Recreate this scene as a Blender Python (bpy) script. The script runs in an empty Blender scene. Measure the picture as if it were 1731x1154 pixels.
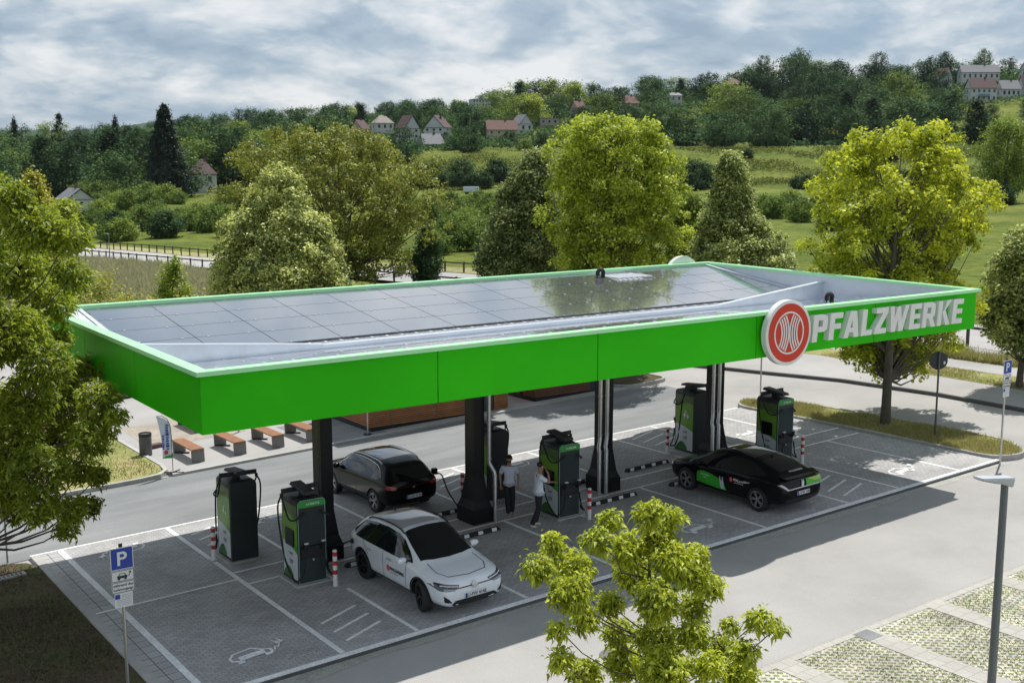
import bpy, bmesh, math, random
import numpy as np
from mathutils import Vector, Matrix, Euler
from mathutils.bvhtree import BVHTree
R = math.radians
random.seed(7)
RS = np.random.RandomState(11)
scene = bpy.context.scene
COL = scene.collection

# ------------------------------------------------------------------ camera, world, sun, exposure
CAM = (-7.2157, -20.3623, 10.0); YAW = -0.6122; PITCH = -0.1548; FPX = 1972.5
cam_d = bpy.data.cameras.new('camera'); cam = bpy.data.objects.new('camera', cam_d); COL.objects.link(cam)
cam.location = CAM; cam.rotation_euler = (math.pi/2 + PITCH, 0, YAW)
cam_d.sensor_width = 36; cam_d.lens = FPX/1731*36; cam_d.clip_end = 9000; cam_d.clip_start = 0.3
scene.camera = cam
SUNV = Vector((0.468, 0.248, 1.0)).normalized()
sd = bpy.data.lights.new('sun', 'SUN'); sd.energy = 4.6; sd.angle = R(0.55); sd.color = (1.0, 0.965, 0.90)
so = bpy.data.objects.new('sun', sd); COL.objects.link(so); so.location = (0, 0, 60)
so.rotation_euler = SUNV.to_track_quat('Z', 'Y').to_euler()
SUN_EL = math.asin(SUNV.z); SUN_AZ = math.atan2(SUNV.x, SUNV.y)

def build_world():
    w = bpy.data.worlds.new('World'); scene.world = w; w.use_nodes = True
    nt = w.node_tree; nt.nodes.clear(); N = nt.nodes.new; L = nt.links.new
    out = N('ShaderNodeOutputWorld')
    sky = N('ShaderNodeTexSky'); sky.sky_type = 'NISHITA'; sky.sun_disc = False
    sky.sun_elevation = SUN_EL; sky.sun_rotation = SUN_AZ; sky.altitude = 200
    bg1 = N('ShaderNodeBackground'); bg1.inputs[1].default_value = 0.10; L(sky.outputs[0], bg1.inputs[0])
    # clouds on a flat layer overhead: direction / height
    tc = N('ShaderNodeTexCoord'); sep = N('ShaderNodeSeparateXYZ'); L(tc.outputs['Generated'], sep.inputs[0])
    def m(op, a, b=None, c=None):
        n = N('ShaderNodeMath'); n.operation = op
        for i, v in enumerate((a, b, c)):
            if v is None: continue
            if isinstance(v, (int, float)): n.inputs[i].default_value = v
            else: L(v, n.inputs[i])
        return n.outputs[0]
    z = m('ADD', m('MAXIMUM', sep.outputs[2], 0.0), 0.30)
    cx = m('DIVIDE', sep.outputs[0], z); cy = m('DIVIDE', sep.outputs[1], z)
    cmb = N('ShaderNodeCombineXYZ'); L(cx, cmb.inputs[0]); L(cy, cmb.inputs[1])
    def noise(scale, detail, off=0, rough=0.55, dist=0.0):
        mp = N('ShaderNodeMapping'); mp.inputs['Location'].default_value = (off, off*0.7, off*1.3); mp.inputs['Scale'].default_value = (1, 1, 1)
        L(cmb.outputs[0], mp.inputs[0])
        n = N('ShaderNodeTexNoise'); n.inputs['Scale'].default_value = scale; n.inputs['Detail'].default_value = detail
        n.inputs['Roughness'].default_value = rough; n.inputs['Distortion'].default_value = dist
        L(mp.outputs[0], n.inputs['Vector']); return n.outputs['Fac']
    def ramp(fac, stops):
        r = N('ShaderNodeValToRGB'); r.color_ramp.elements.remove(r.color_ramp.elements[1])
        r.color_ramp.elements[0].position = stops[0][0]; r.color_ramp.elements[0].color = (*stops[0][1], 1)
        for p, c in stops[1:]:
            e = r.color_ramp.elements.new(p); e.color = (*c, 1)
        L(fac, r.inputs[0]); return r.outputs[0]
    base = noise(1.1, 9, CLOUD[0], 0.6, 0.15)
    shade = noise(1.9, 12, CLOUD[1], 0.60, 0.35)
    vor = N('ShaderNodeTexVoronoi'); vor.feature = 'F1'; vor.inputs['Scale'].default_value = 3.4; vor.inputs['Detail'].default_value = 1.5; vor.inputs['Roughness'].default_value = 0.55
    wn = N('ShaderNodeTexNoise'); wn.inputs['Scale'].default_value = 4.0; wn.inputs['Detail'].default_value = 4; L(cmb.outputs[0], wn.inputs['Vector'])
    wv = N('ShaderNodeVectorMath'); wv.operation = 'MULTIPLY_ADD'; wv.inputs[1].default_value = (0.5, 0.5, 0.5); L(wn.outputs['Color'], wv.inputs[0]); L(cmb.outputs[0], wv.inputs[2]); L(wv.outputs[0], vor.inputs['Vector'])
    shade = m('ADD', m('MULTIPLY', vor.outputs['Distance'], -0.26), m('ADD', shade, VOFF))
    cover = ramp(base, [(0.33, (0, 0, 0)), (0.43, (1, 1, 1))])
    col = ramp(shade, [(0.36, (0.34, 0.45, 0.58)), (0.46, (0.48, 0.58, 0.69)), (0.54, (0.72, 0.78, 0.84)), (0.64, (0.96, 0.97, 0.99))])
    mixc = N('ShaderNodeMix'); mixc.data_type = 'RGBA'
    mixc.inputs['A'].default_value = (0.34, 0.47, 0.62, 1)
    L(cover, mixc.inputs['Factor']); L(col, mixc.inputs['B'])
    bg2 = N('ShaderNodeBackground'); bg2.inputs[1].default_value = 0.86; L(mixc.outputs['Result'], bg2.inputs[0])
    mx = N('ShaderNodeMixShader'); mx.inputs[0].default_value = 0.86
    L(bg1.outputs[0], mx.inputs[1]); L(bg2.outputs[0], mx.inputs[2]); L(mx.outputs[0], out.inputs[0])
CLOUD = (8.2, 2.5); VOFF = 0.235
build_world()
vs = scene.view_settings; vs.view_transform = 'Standard'; vs.look = 'None'; vs.gamma = 1; vs.use_curve_mapping = False; vs.exposure = 0.07
scene.render.resolution_x = 1024; scene.render.resolution_y = 682
scene.cycles.max_bounces = 6; scene.cycles.transparent_max_bounces = 8
scene.cycles.use_denoising = True

# ------------------------------------------------------------------ terrain heights
SA, SB = 0.0286, -0.0192
def zg(x, y): return SA*x + SB*y
FW = (math.sin(-YAW), math.cos(YAW)); RT = (math.cos(YAW), -math.sin(-YAW))
def W(u, t):
    """world x, y of a place t metres ahead of the viewpoint in the direction u (units of the survey)"""
    s = (u-865.5)/FPX*t
    return CAM[0]+FW[0]*t+RT[0]*s, CAM[1]+FW[1]*t+RT[1]*s
def ut(x, y):
    dx, dy = x-CAM[0], y-CAM[1]
    t = dx*FW[0]+dy*FW[1]; s = dx*RT[0]+dy*RT[1]
    return 865.5+s/np.maximum(t, 1e-3)*FPX, t
TU = np.array([-400, 0, 300, 640, 740, 900, 1300, 1731, 2200.])
TT = np.array([110, 180, 250, 320, 345, 395, 450, 550, 650, 800, 1200, 3000.])
TZ = np.array([
 [-2.3, -1.6, -0.9, -0.2, 0.0, 0.4, 1.5, 2.2, 3.0],
 [-3.5, -3.0, -2.2, -0.8, -0.3, 0.4, 1.8, 2.0, 2.6],
 [-3, -2.5, -1.5, 0, 0.3, 1.0, 2.2, 2.6, 3],
 [-2, -1.5, -0.5, 1.0, 1.3, 1.8, 2.8, 3.5, 4],
 [-1.5, -1, 0, 2, 3, 3.3, 4.5, 5, 6],
 [0, 1, 2.5, 5.5, 11.5, 12.6, 13.6, 14.2, 15],
 [2, 3, 6, 11, 13, 14, 15.5, 18, 19],
 [5, 7, 11, 22, 22, 25, 30, 36, 38],
 [8, 11, 17, 30, 31, 36, 46, 53, 56],
 [8, 13, 24, 33, 35, 40, 52, 60, 62],
 [0, 8, 22, 28, 30, 34, 46, 50, 50],
 [-20, -20, -10, -5, 0, 0, 0, 0, 0.]])
def smooth(a): return a*a*(3-2*a)
def zfar(u, t):
    u = np.clip(u, TU[0], TU[-1]); t = np.clip(t, TT[0], TT[-1])
    i = np.clip(np.searchsorted(TU, u)-1, 0, len(TU)-2); j = np.clip(np.searchsorted(TT, t)-1, 0, len(TT)-2)
    a = smooth((u-TU[i])/(TU[i+1]-TU[i])); b = (t-TT[j])/(TT[j+1]-TT[j])
    return (TZ[j, i]*(1-a)+TZ[j, i+1]*a)*(1-b)+(TZ[j+1, i]*(1-a)+TZ[j+1, i+1]*a)*b
def zt(x, y):
    x = np.asarray(x, float); y = np.asarray(y, float)
    u, t = ut(x, y)
    u = np.where(t < 5, 865, u)
    k = np.clip((t-95)/60, 0, 1); k = smooth(k)
    zn = SA*np.clip(x, -80, 110)+SB*np.clip(y, -60, 150)
    return zn*(1-k)+zfar(u, t)*k
def ztf(x, y): return float(zt(x, y))

# ------------------------------------------------------------------ materials
MATS = {}
def _nt(name):
    m = bpy.data.materials.new(name); m.use_nodes = True; nt = m.node_tree
    return m, nt, nt.nodes['Principled BSDF']
def mat(name, col, rough=0.6, var=0.0, scale=3.0, bump=0.0, bscale=None, metal=0.0, spec=0.5, coat=0.0, emit=None, var2=None):
    if name in MATS: return MATS[name]
    m, nt, b = _nt(name); N = nt.nodes.new; L = nt.links.new
    b.inputs['Base Color'].default_value = (*col, 1); b.inputs['Roughness'].default_value = rough
    b.inputs['Metallic'].default_value = metal; b.inputs['Specular IOR Level'].default_value = spec
    b.inputs['Coat Weight'].default_value = coat
    if var or bump:
        tc = N('ShaderNodeTexCoord')
        n = N('ShaderNodeTexNoise'); n.inputs['Scale'].default_value = scale; n.inputs['Detail'].default_value = 8; n.inputs['Roughness'].default_value = 0.62
        L(tc.outputs['Object'], n.inputs['Vector'])
    if var:
        r = N('ShaderNodeMapRange'); r.inputs[1].default_value = 0.28; r.inputs[2].default_value = 0.72
        r.inputs[3].default_value = 1-var; r.inputs[4].default_value = 1+var
        L(n.outputs['Fac'], r.inputs[0])
        mul = N('ShaderNodeVectorMath'); mul.operation = 'SCALE'; mul.inputs[0].default_value = col
        L(r.outputs[0], mul.inputs['Scale'])
        last = mul.outputs[0]
        if var2:   # (amount, scale)
            n3 = N('ShaderNodeTexNoise'); n3.inputs['Scale'].default_value = var2[1]; n3.inputs['Detail'].default_value = 3
            L(tc.outputs['Object'], n3.inputs['Vector'])
            r3 = N('ShaderNodeMapRange'); r3.inputs[1].default_value = 0.3; r3.inputs[2].default_value = 0.7
            r3.inputs[3].default_value = 1-var2[0]; r3.inputs[4].default_value = 1+var2[0]; L(n3.outputs['Fac'], r3.inputs[0])
            mul2 = N('ShaderNodeVectorMath'); mul2.operation = 'SCALE'; L(last, mul2.inputs[0]); L(r3.outputs[0], mul2.inputs['Scale']); last = mul2.outputs[0]
        L(last, b.inputs['Base Color'])
    if bump:
        n2 = N('ShaderNodeTexNoise'); n2.inputs['Scale'].default_value = bscale or scale*6; n2.inputs['Detail'].default_value = 4
        L(tc.outputs['Object'], n2.inputs['Vector'])
        bp = N('ShaderNodeBump'); bp.inputs['Strength'].default_value = bump; bp.inputs['Distance'].default_value = 0.02
        L(n2.outputs['Fac'], bp.inputs['Height']); L(bp.outputs[0], b.inputs['Normal'])
    if emit:
        b.inputs['Emission Color'].default_value = (*col, 1); b.inputs['Emission Strength'].default_value = emit
    MATS[name] = m; return m
def mat_brick(name, c1, c2, cm, bw, rh, mortar, rot=0.0, rough=0.8, noise=(0.25, 1.2), fine=0.2, offset=0.5, bump=0.3):
    m, nt, b = _nt(name); N = nt.nodes.new; L = nt.links.new
    tc = N('ShaderNodeTexCoord'); mp = N('ShaderNodeMapping'); mp.inputs['Rotation'].default_value = (0, 0, rot)
    L(tc.outputs['Object'], mp.inputs[0])
    br = N('ShaderNodeTexBrick'); br.inputs['Color1'].default_value = (*c1, 1); br.inputs['Color2'].default_value = (*c2, 1); br.inputs['Mortar'].default_value = (*cm, 1)
    br.inputs['Scale'].default_value = 1; br.inputs['Brick Width'].default_value = bw; br.inputs['Row Height'].default_value = rh
    br.inputs['Mortar Size'].default_value = mortar; br.inputs['Mortar Smooth'].default_value = 0.3; br.offset = offset; br.inputs['Bias'].default_value = 0
    L(mp.outputs[0], br.inputs['Vector'])
    last = br.outputs['Color']
    for amt, sc in (noise, (fine, 28.0)):
        n = N('ShaderNodeTexNoise'); n.inputs['Scale'].default_value = sc; n.inputs['Detail'].default_value = 6; n.inputs['Roughness'].default_value = 0.65
        L(tc.outputs['Object'], n.inputs['Vector'])
        r = N('ShaderNodeMapRange'); r.inputs[1].default_value = 0.3; r.inputs[2].default_value = 0.7; r.inputs[3].default_value = 1-amt; r.inputs[4].default_value = 1+amt
        L(n.outputs['Fac'], r.inputs[0])
        v = N('ShaderNodeVectorMath'); v.operation = 'SCALE'; L(last, v.inputs[0]); L(r.outputs[0], v.inputs['Scale']); last = v.outputs[0]
    L(last, b.inputs['Base Color']); b.inputs['Roughness'].default_value = rough
    bp = N('ShaderNodeBump'); bp.inputs['Strength'].default_value = bump; bp.inputs['Distance'].default_value = 0.01; bp.invert = True
    L(br.outputs['Fac'], bp.inputs['Height']); L(bp.outputs[0], b.inputs['Normal'])
    MATS[name] = m; return m
def mat_blend(name, cols, scale, rough=0.95, bump=0.6, detail=10, stretch=(1, 1, 1), fine=(0.25, 25), big=(0.15, 0.06)):
    """several colours blended through a noise ramp: soil, grass, asphalt wear"""
    m, nt, b = _nt(name); N = nt.nodes.new; L = nt.links.new
    tc = N('ShaderNodeTexCoord'); mp = N('ShaderNodeMapping'); mp.inputs['Scale'].default_value = stretch; L(tc.outputs['Object'], mp.inputs[0])
    n = N('ShaderNodeTexNoise'); n.inputs['Scale'].default_value = scale; n.inputs['Detail'].default_value = detail; n.inputs['Roughness'].default_value = 0.6
    L(mp.outputs[0], n.inputs['Vector'])
    r = N('ShaderNodeValToRGB'); r.color_ramp.elements.remove(r.color_ramp.elements[1])
    r.color_ramp.elements[0].position = 0.3; r.color_ramp.elements[0].color = (*cols[0], 1)
    for i, c in enumerate(cols[1:]):
        e = r.color_ramp.elements.new(0.3+0.4*(i+1)/(len(cols)-1)); e.color = (*c, 1)
    L(n.outputs['Fac'], r.inputs[0]); last = r.outputs[0]
    for amt, sc in (fine, big):
        n2 = N('ShaderNodeTexNoise'); n2.inputs['Scale'].default_value = sc; n2.inputs['Detail'].default_value = 5
        L(tc.outputs['Object'], n2.inputs['Vector'])
        q = N('ShaderNodeMapRange'); q.inputs[1].default_value = 0.3; q.inputs[2].default_value = 0.7; q.inputs[3].default_value = 1-amt; q.inputs[4].default_value = 1+amt
        L(n2.outputs['Fac'], q.inputs[0])
        v = N('ShaderNodeVectorMath'); v.operation = 'SCALE'; L(last, v.inputs[0]); L(q.outputs[0], v.inputs['Scale']); last = v.outputs[0]
    L(last, b.inputs['Base Color']); b.inputs['Roughness'].default_value = rough; b.inputs['Specular IOR Level'].default_value = 0.2
    bp = N('ShaderNodeBump'); bp.inputs['Strength'].default_value = bump; bp.inputs['Distance'].default_value = 0.03
    n4 = N('ShaderNodeTexNoise'); n4.inputs['Scale'].default_value = fine[1]*1.5; n4.inputs['Detail'].default_value = 4; L(tc.outputs['Object'], n4.inputs['Vector'])
    L(n4.outputs['Fac'], bp.inputs['Height']); L(bp.outputs[0], b.inputs['Normal'])
    MATS[name] = m; return m
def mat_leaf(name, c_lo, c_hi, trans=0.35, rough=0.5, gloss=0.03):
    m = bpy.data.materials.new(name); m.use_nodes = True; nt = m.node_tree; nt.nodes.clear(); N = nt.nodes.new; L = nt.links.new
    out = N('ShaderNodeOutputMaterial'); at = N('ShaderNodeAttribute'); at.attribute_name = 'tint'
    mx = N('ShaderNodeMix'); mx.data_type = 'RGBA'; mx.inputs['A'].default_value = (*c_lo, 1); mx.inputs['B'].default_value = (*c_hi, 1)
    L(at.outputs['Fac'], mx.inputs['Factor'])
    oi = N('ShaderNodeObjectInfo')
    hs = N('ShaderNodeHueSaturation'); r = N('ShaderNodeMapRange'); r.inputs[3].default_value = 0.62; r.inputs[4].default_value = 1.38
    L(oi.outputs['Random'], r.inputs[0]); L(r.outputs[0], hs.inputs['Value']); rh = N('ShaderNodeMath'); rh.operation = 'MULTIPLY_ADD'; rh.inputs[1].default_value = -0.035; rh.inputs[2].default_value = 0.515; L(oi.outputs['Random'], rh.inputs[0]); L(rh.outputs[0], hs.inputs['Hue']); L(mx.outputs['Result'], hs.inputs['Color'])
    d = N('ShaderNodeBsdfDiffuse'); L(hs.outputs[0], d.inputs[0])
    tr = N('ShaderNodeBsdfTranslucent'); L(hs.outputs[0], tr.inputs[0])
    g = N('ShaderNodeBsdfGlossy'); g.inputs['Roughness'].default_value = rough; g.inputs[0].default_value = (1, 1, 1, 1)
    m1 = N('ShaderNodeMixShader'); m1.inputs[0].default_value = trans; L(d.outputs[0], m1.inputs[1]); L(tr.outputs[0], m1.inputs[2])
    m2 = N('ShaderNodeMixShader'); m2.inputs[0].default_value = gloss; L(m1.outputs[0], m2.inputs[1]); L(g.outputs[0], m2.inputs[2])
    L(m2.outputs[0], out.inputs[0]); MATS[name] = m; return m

# ------------------------------------------------------------------ mesh tools
def setp(o, label=None, cat=None, group=None, kind=None):
    if label: o['label'] = label
    if cat: o['category'] = cat
    if group: o['group'] = group
    if kind: o['kind'] = kind
    return o
def link(name, me, mats, parent=None):
    o = bpy.data.objects.new(name, me); COL.objects.link(o)
    for m in (mats if isinstance(mats, (list, tuple)) else [mats]): me.materials.append(m)
    if parent: o.parent = parent
    return o
def thing(name, label, cat, loc=(0, 0, 0), rz=0.0, group=None, tilt=False):
    o = bpy.data.objects.new(name, None); COL.objects.link(o); o.location = loc; o.empty_display_size = 0.3
    if tilt:
        n = Vector((-SA, -SB, 1)).normalized()
        q = Vector((0, 0, 1)).rotation_difference(n)
        o.rotation_euler = (q.to_matrix() @ Matrix.Rotation(rz, 3, 'Z')).to_euler()
    else: o.rotation_euler = (0, 0, rz)
    return setp(o, label, cat, group)
def copy_tree(o, parent=None):
    c = o.copy(); COL.objects.link(c)
    if parent: c.parent = parent
    for ch in list(o.children): copy_tree(ch, c)
    return c
class MB:
    def __init__(s): s.v = []; s.f = []; s.mi = []; s.cur = 0
    def add(s, vs, fs):
        n = len(s.v); s.v += [tuple(p) for p in vs]; s.f += [tuple(n+i for i in f) for f in fs]; s.mi += [s.cur]*len(fs); return s
    def box(s, x0, x1, y0, y1, z0, z1, M=None):
        P = [(x, y, z) for z in (z0, z1) for y in (y0, y1) for x in (x0, x1)]
        if M: P = [M @ Vector(p) for p in P]
        return s.add(P, [(0, 2, 3, 1), (4, 5, 7, 6), (0, 1, 5, 4), (2, 6, 7, 3), (0, 4, 6, 2), (1, 3, 7, 5)])
    def bar(s, a, b, w, h=None, up=(0, 0, 1)):
        h = h or w; a = Vector(a); b = Vector(b); d = (b-a).normalized(); u = Vector(up)
        if abs(d.dot(u)) > 0.98: u = Vector((1, 0, 0))
        r = d.cross(u).normalized()*w/2; u2 = r.cross(d).normalized()*h/2
        P = [p+i*r+j*u2 for p in (a, b) for i, j in ((-1, -1), (1, -1), (1, 1), (-1, 1))]
        return s.add(P, [(3, 2, 1, 0), (4, 5, 6, 7), (0, 1, 5, 4), (1, 2, 6, 5), (2, 3, 7, 6), (3, 0, 4, 7)])
    def tube(s, pts, rad, n=8, caps=True):
        pts = [Vector(p) for p in pts]; k = len(pts)
        rad = rad if isinstance(rad, (list, tuple, np.ndarray)) else [rad]*k
        V = []; ref = None
        for i, p in enumerate(pts):
            d = (pts[min(i+1, k-1)]-pts[max(i-1, 0)]).normalized()
            if ref is None: ref = Vector((0, 0, 1)) if abs(d.z) < 0.9 else Vector((1, 0, 0))
            a = d.cross(ref).normalized(); b = d.cross(a).normalized(); ref = b.cross(d) if False else ref
            if abs(d.dot(ref)) > 0.97:
                a = d.cross(Vector((0, 1, 0))).normalized(); b = d.cross(a)
            for j in range(n):
                t = 2*math.pi*j/n; V.append(p+a*math.cos(t)*rad[i]+b*math.sin(t)*rad[i])
        F = [(i*n+j, i*n+(j+1) % n, (i+1)*n+(j+1) % n, (i+1)*n+j) for i in range(k-1) for j in range(n)]
        if caps: F += [tuple(range(n))[::-1], tuple((k-1)*n+j for j in range(n))]
        return s.add(V, F)
    def lathe(s, prof, n=24, M=None, close=False, caps=True):
        """prof: (r, z) pairs turned about z"""
        V = [(r*math.cos(2*math.pi*j/n), r*math.sin(2*math.pi*j/n), z) for r, z in prof for j in range(n)]
        if M: V = [M @ Vector(p) for p in V]
        k = len(prof)
        F = [(i*n+j, i*n+(j+1) % n, ((i+1) % k)*n+(j+1) % n, ((i+1) % k)*n+j) for i in range(k if close else k-1) for j in range(n)]
        if not close and caps: F += [tuple(range(n))[::-1], tuple((k-1)*n+j for j in range(n))]
        return s.add(V, F)
    def prism(s, poly, z0, z1, M=None, zf=None):
        """poly in x, y extruded z0..z1; zf(x, y) adds a ground height"""
        n = len(poly)
        P = [(x, y, z0+(zf(x, y) if zf else 0)) for x, y in poly]+[(x, y, z1+(zf(x, y) if zf else 0)) for x, y in poly]
        if M: P = [M @ Vector(p) for p in P]
        return s.add(P, [tuple(range(n))[::-1], tuple(range(n, 2*n))]+[(i, (i+1) % n, n+(i+1) % n, n+i) for i in range(n)])
    def mesh(s, name, smooth=False, bevel=0):
        me = bpy.data.meshes.new(name); me.from_pydata(s.v, [], s.f); me.validate(clean_customdata=False)
        if any(s.mi) and len(me.polygons) == len(s.mi): me.polygons.foreach_set('material_index', s.mi)
        if bevel:
            bm = bmesh.new(); bm.from_mesh(me); bmesh.ops.recalc_face_normals(bm, faces=bm.faces)
            bmesh.ops.bevel(bm, geom=[e for e in bm.edges if len(e.link_faces) == 2 and e.calc_face_angle(0) > 0.5], offset=bevel, segments=2, affect='EDGES', clamp_overlap=True)
            bm.to_mesh(me); bm.free()
        else:
            bm = bmesh.new(); bm.from_mesh(me); bmesh.ops.recalc_face_normals(bm, faces=bm.faces); bm.to_mesh(me); bm.free()
        if smooth:
            me.polygons.foreach_set('use_smooth', [True]*len(me.polygons))
            try: me.set_sharp_from_angle(angle=R(38))
            except Exception: pass
        me.update(); return me
    def build(s, name, mats, parent=None, smooth=False, bevel=0): return link(name, s.mesh(name, smooth, bevel), mats, parent)
def fmesh(name, V, F, mats, parent=None, tint=None, smooth=False, mi=None):
    """fast mesh from numpy arrays, F (n, k)"""
    V = np.asarray(V, np.float32); F = np.asarray(F, np.int32); n, k = F.shape
    me = bpy.data.meshes.new(name); me.vertices.add(len(V)); me.vertices.foreach_set('co', V.ravel())
    me.loops.add(n*k); me.loops.foreach_set('vertex_index', F.ravel())
    me.polygons.add(n); me.polygons.foreach_set('loop_start', np.arange(0, n*k, k, dtype=np.int32)); me.polygons.foreach_set('loop_total', np.full(n, k, np.int32))
    if tint is not None:
        a = me.attributes.new('tint', 'FLOAT', 'FACE'); a.data.foreach_set('value', np.asarray(tint, np.float32))
    if mi is not None: me.polygons.foreach_set('material_index', np.asarray(mi, np.int32))
    if smooth: me.polygons.foreach_set('use_smooth', np.ones(n, bool))
    me.update(calc_edges=True)
    return link(name, me, mats, parent)
def sheet(name, poly, h, m, kind='structure', thick=0.0, skirt=False):
    """flat piece lying on the sloping ground, its top h above the survey plane"""
    if thick:
        b = MB().prism(poly, h-thick, h, zf=zg)
    else:
        b = MB().add([(x, y, zg(x, y)+h) for x, y in poly], [tuple(range(len(poly)))])
    o = b.build(name, m); 
    if kind: o['kind'] = kind
    return o
def text_mesh(s, size, ext=0.002, font_shear=0.0, bold=0.0, space=1.0, align='CENTER'):
    c = bpy.data.curves.new('t', 'FONT'); c.body = s; c.size = size; c.extrude = ext; c.shear = font_shear; c.offset = bold
    c.align_x = align; c.align_y = 'CENTER'; c.space_character = space; c.resolution_u = 3
    o = bpy.data.objects.new('t', c); COL.objects.link(o)
    dg = bpy.context.evaluated_depsgraph_get(); dg.update()
    me = bpy.data.meshes.new_from_object(o.evaluated_get(dg)); bpy.data.objects.remove(o); bpy.data.curves.remove(c)
    return me
def put_text(name, s, size, M, m, parent, **k):
    me = text_mesh(s, size, **k); me.transform(M); return link(name, me, m, parent)
def marks_row(name, w, h, M, m, parent, seed=1):
    """small print too fine to read in the photograph: a row of uneven strokes"""
    r_ = random.Random(seed); b = MB(); x = -w/2
    while x < w/2:
        k = h*r_.uniform(0.25, 0.6); z0 = -h/2*r_.uniform(0.6, 1); z1 = h/2*r_.uniform(0.5, 1); b.add([M @ Vector(p) for p in ((x, z0, 0), (x+k, z0, 0), (x+k, z1, 0), (x, z1, 0))], [(0, 1, 2, 3)]); x += k+h*r_.uniform(0.12, 0.4)
    return b.build(name, m, parent)
def frame(ox, right, up, origin):
    """matrix whose x is right, y is up, z out of the face"""
    r = Vector(right).normalized(); u = Vector(up).normalized(); n = r.cross(u)
    return Matrix(((r.x, u.x, n.x, origin[0]), (r.y, u.y, n.y, origin[1]), (r.z, u.z, n.z, origin[2]), (0, 0, 0, 1)))
# ------------------------------------------------------------------ shared materials
M_asph = mat_blend('light_asphalt', [(0.34, 0.328, 0.315), (0.385, 0.372, 0.358), (0.415, 0.402, 0.388)], 0.35, rough=0.9, bump=0.3, fine=(0.12, 60), big=(0.08, 0.25))
M_asph2 = mat_blend('grey_asphalt', [(0.18, 0.186, 0.19), (0.235, 0.242, 0.246), (0.29, 0.295, 0.30)], 0.5, rough=0.85, bump=0.25, fine=(0.14, 45), big=(0.1, 0.12), stretch=(0.35, 1.6, 1))
M_pave = mat_brick('parking_pavers', (0.46, 0.45, 0.447), (0.37, 0.365, 0.362), (0.17, 0.168, 0.168), 0.2, 0.1, 0.006, noise=(0.24, 0.45), fine=0.24)
M_pave_l = mat_brick('plaza_pavers', (0.50, 0.47, 0.43), (0.42, 0.40, 0.37), (0.30, 0.28, 0.25), 0.4, 0.2, 0.008, noise=(0.12, 0.5), fine=0.1)
M_slab = mat_brick('edge_slabs', (0.44, 0.435, 0.43), (0.38, 0.375, 0.37), (0.12, 0.12, 0.12), 0.32, 0.33, 0.012, noise=(0.12, 0.7), fine=0.12, offset=0)
M_conc = mat('kerb_concrete', (0.42, 0.41, 0.39), 0.9, 0.14, 2.5, 0.3, 30, var2=(0.12, 0.4))
M_concd = mat('dark_kerb_stone', (0.10, 0.10, 0.10), 0.9, 0.2, 3, 0.3, 30)
M_paint = mat('white_road_paint', (0.84, 0.84, 0.84), 0.7, 0.22, 16, 0.15, 60, var2=(0.1, 1.3))
M_green = mat('green_cladding', (0.030, 0.50, 0.004), 0.42, 0.05, 0.8, 0.0, spec=0.12, var2=(0.07, 0.3))
M_greenl = mat('green_flashing', (0.42, 0.85, 0.46), 0.35, 0.04, 1.5, spec=0.6)
M_black = mat('black_powder_coat', (0.010, 0.012, 0.013), 0.42, 0.15, 4, spec=0.22)
M_blackm = mat('black_matt_plastic', (0.018, 0.019, 0.02), 0.55, 0.15, 6)
M_rubber = mat('black_rubber', (0.02, 0.02, 0.02), 0.8, 0.2, 8)
M_galv = mat('galvanised_steel', (0.55, 0.56, 0.57), 0.35, 0.12, 8, metal=0.85)
M_alu = mat('brushed_aluminium', (0.70, 0.74, 0.80), 0.4, 0.08, 2, metal=0.35)
M_sheet = mat('pale_sheet_metal', (0.72, 0.76, 0.82), 0.3, 0.06, 1.2, metal=0.3)
M_white = mat('white_plastic', (0.78, 0.78, 0.77), 0.4, 0.04, 2)
M_red = mat('red_sign_face', (0.62, 0.03, 0.012), 0.4, 0.03, 2)
M_redp = mat('red_reflective_band', (0.52, 0.03, 0.03), 0.4, 0.08, 8)
M_navy = mat('sign_blue', (0.008, 0.045, 0.35), 0.35, 0.05, 3)
M_ink = mat('black_lettering', (0.02, 0.02, 0.022), 0.5)
M_wood = mat('bench_timber', (0.34, 0.16, 0.08), 0.6, 0.25, 5, 0.2, 40)
M_steelg = mat('dark_grey_steel', (0.10, 0.10, 0.105), 0.5, 0.2, 4, metal=0.3)

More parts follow.
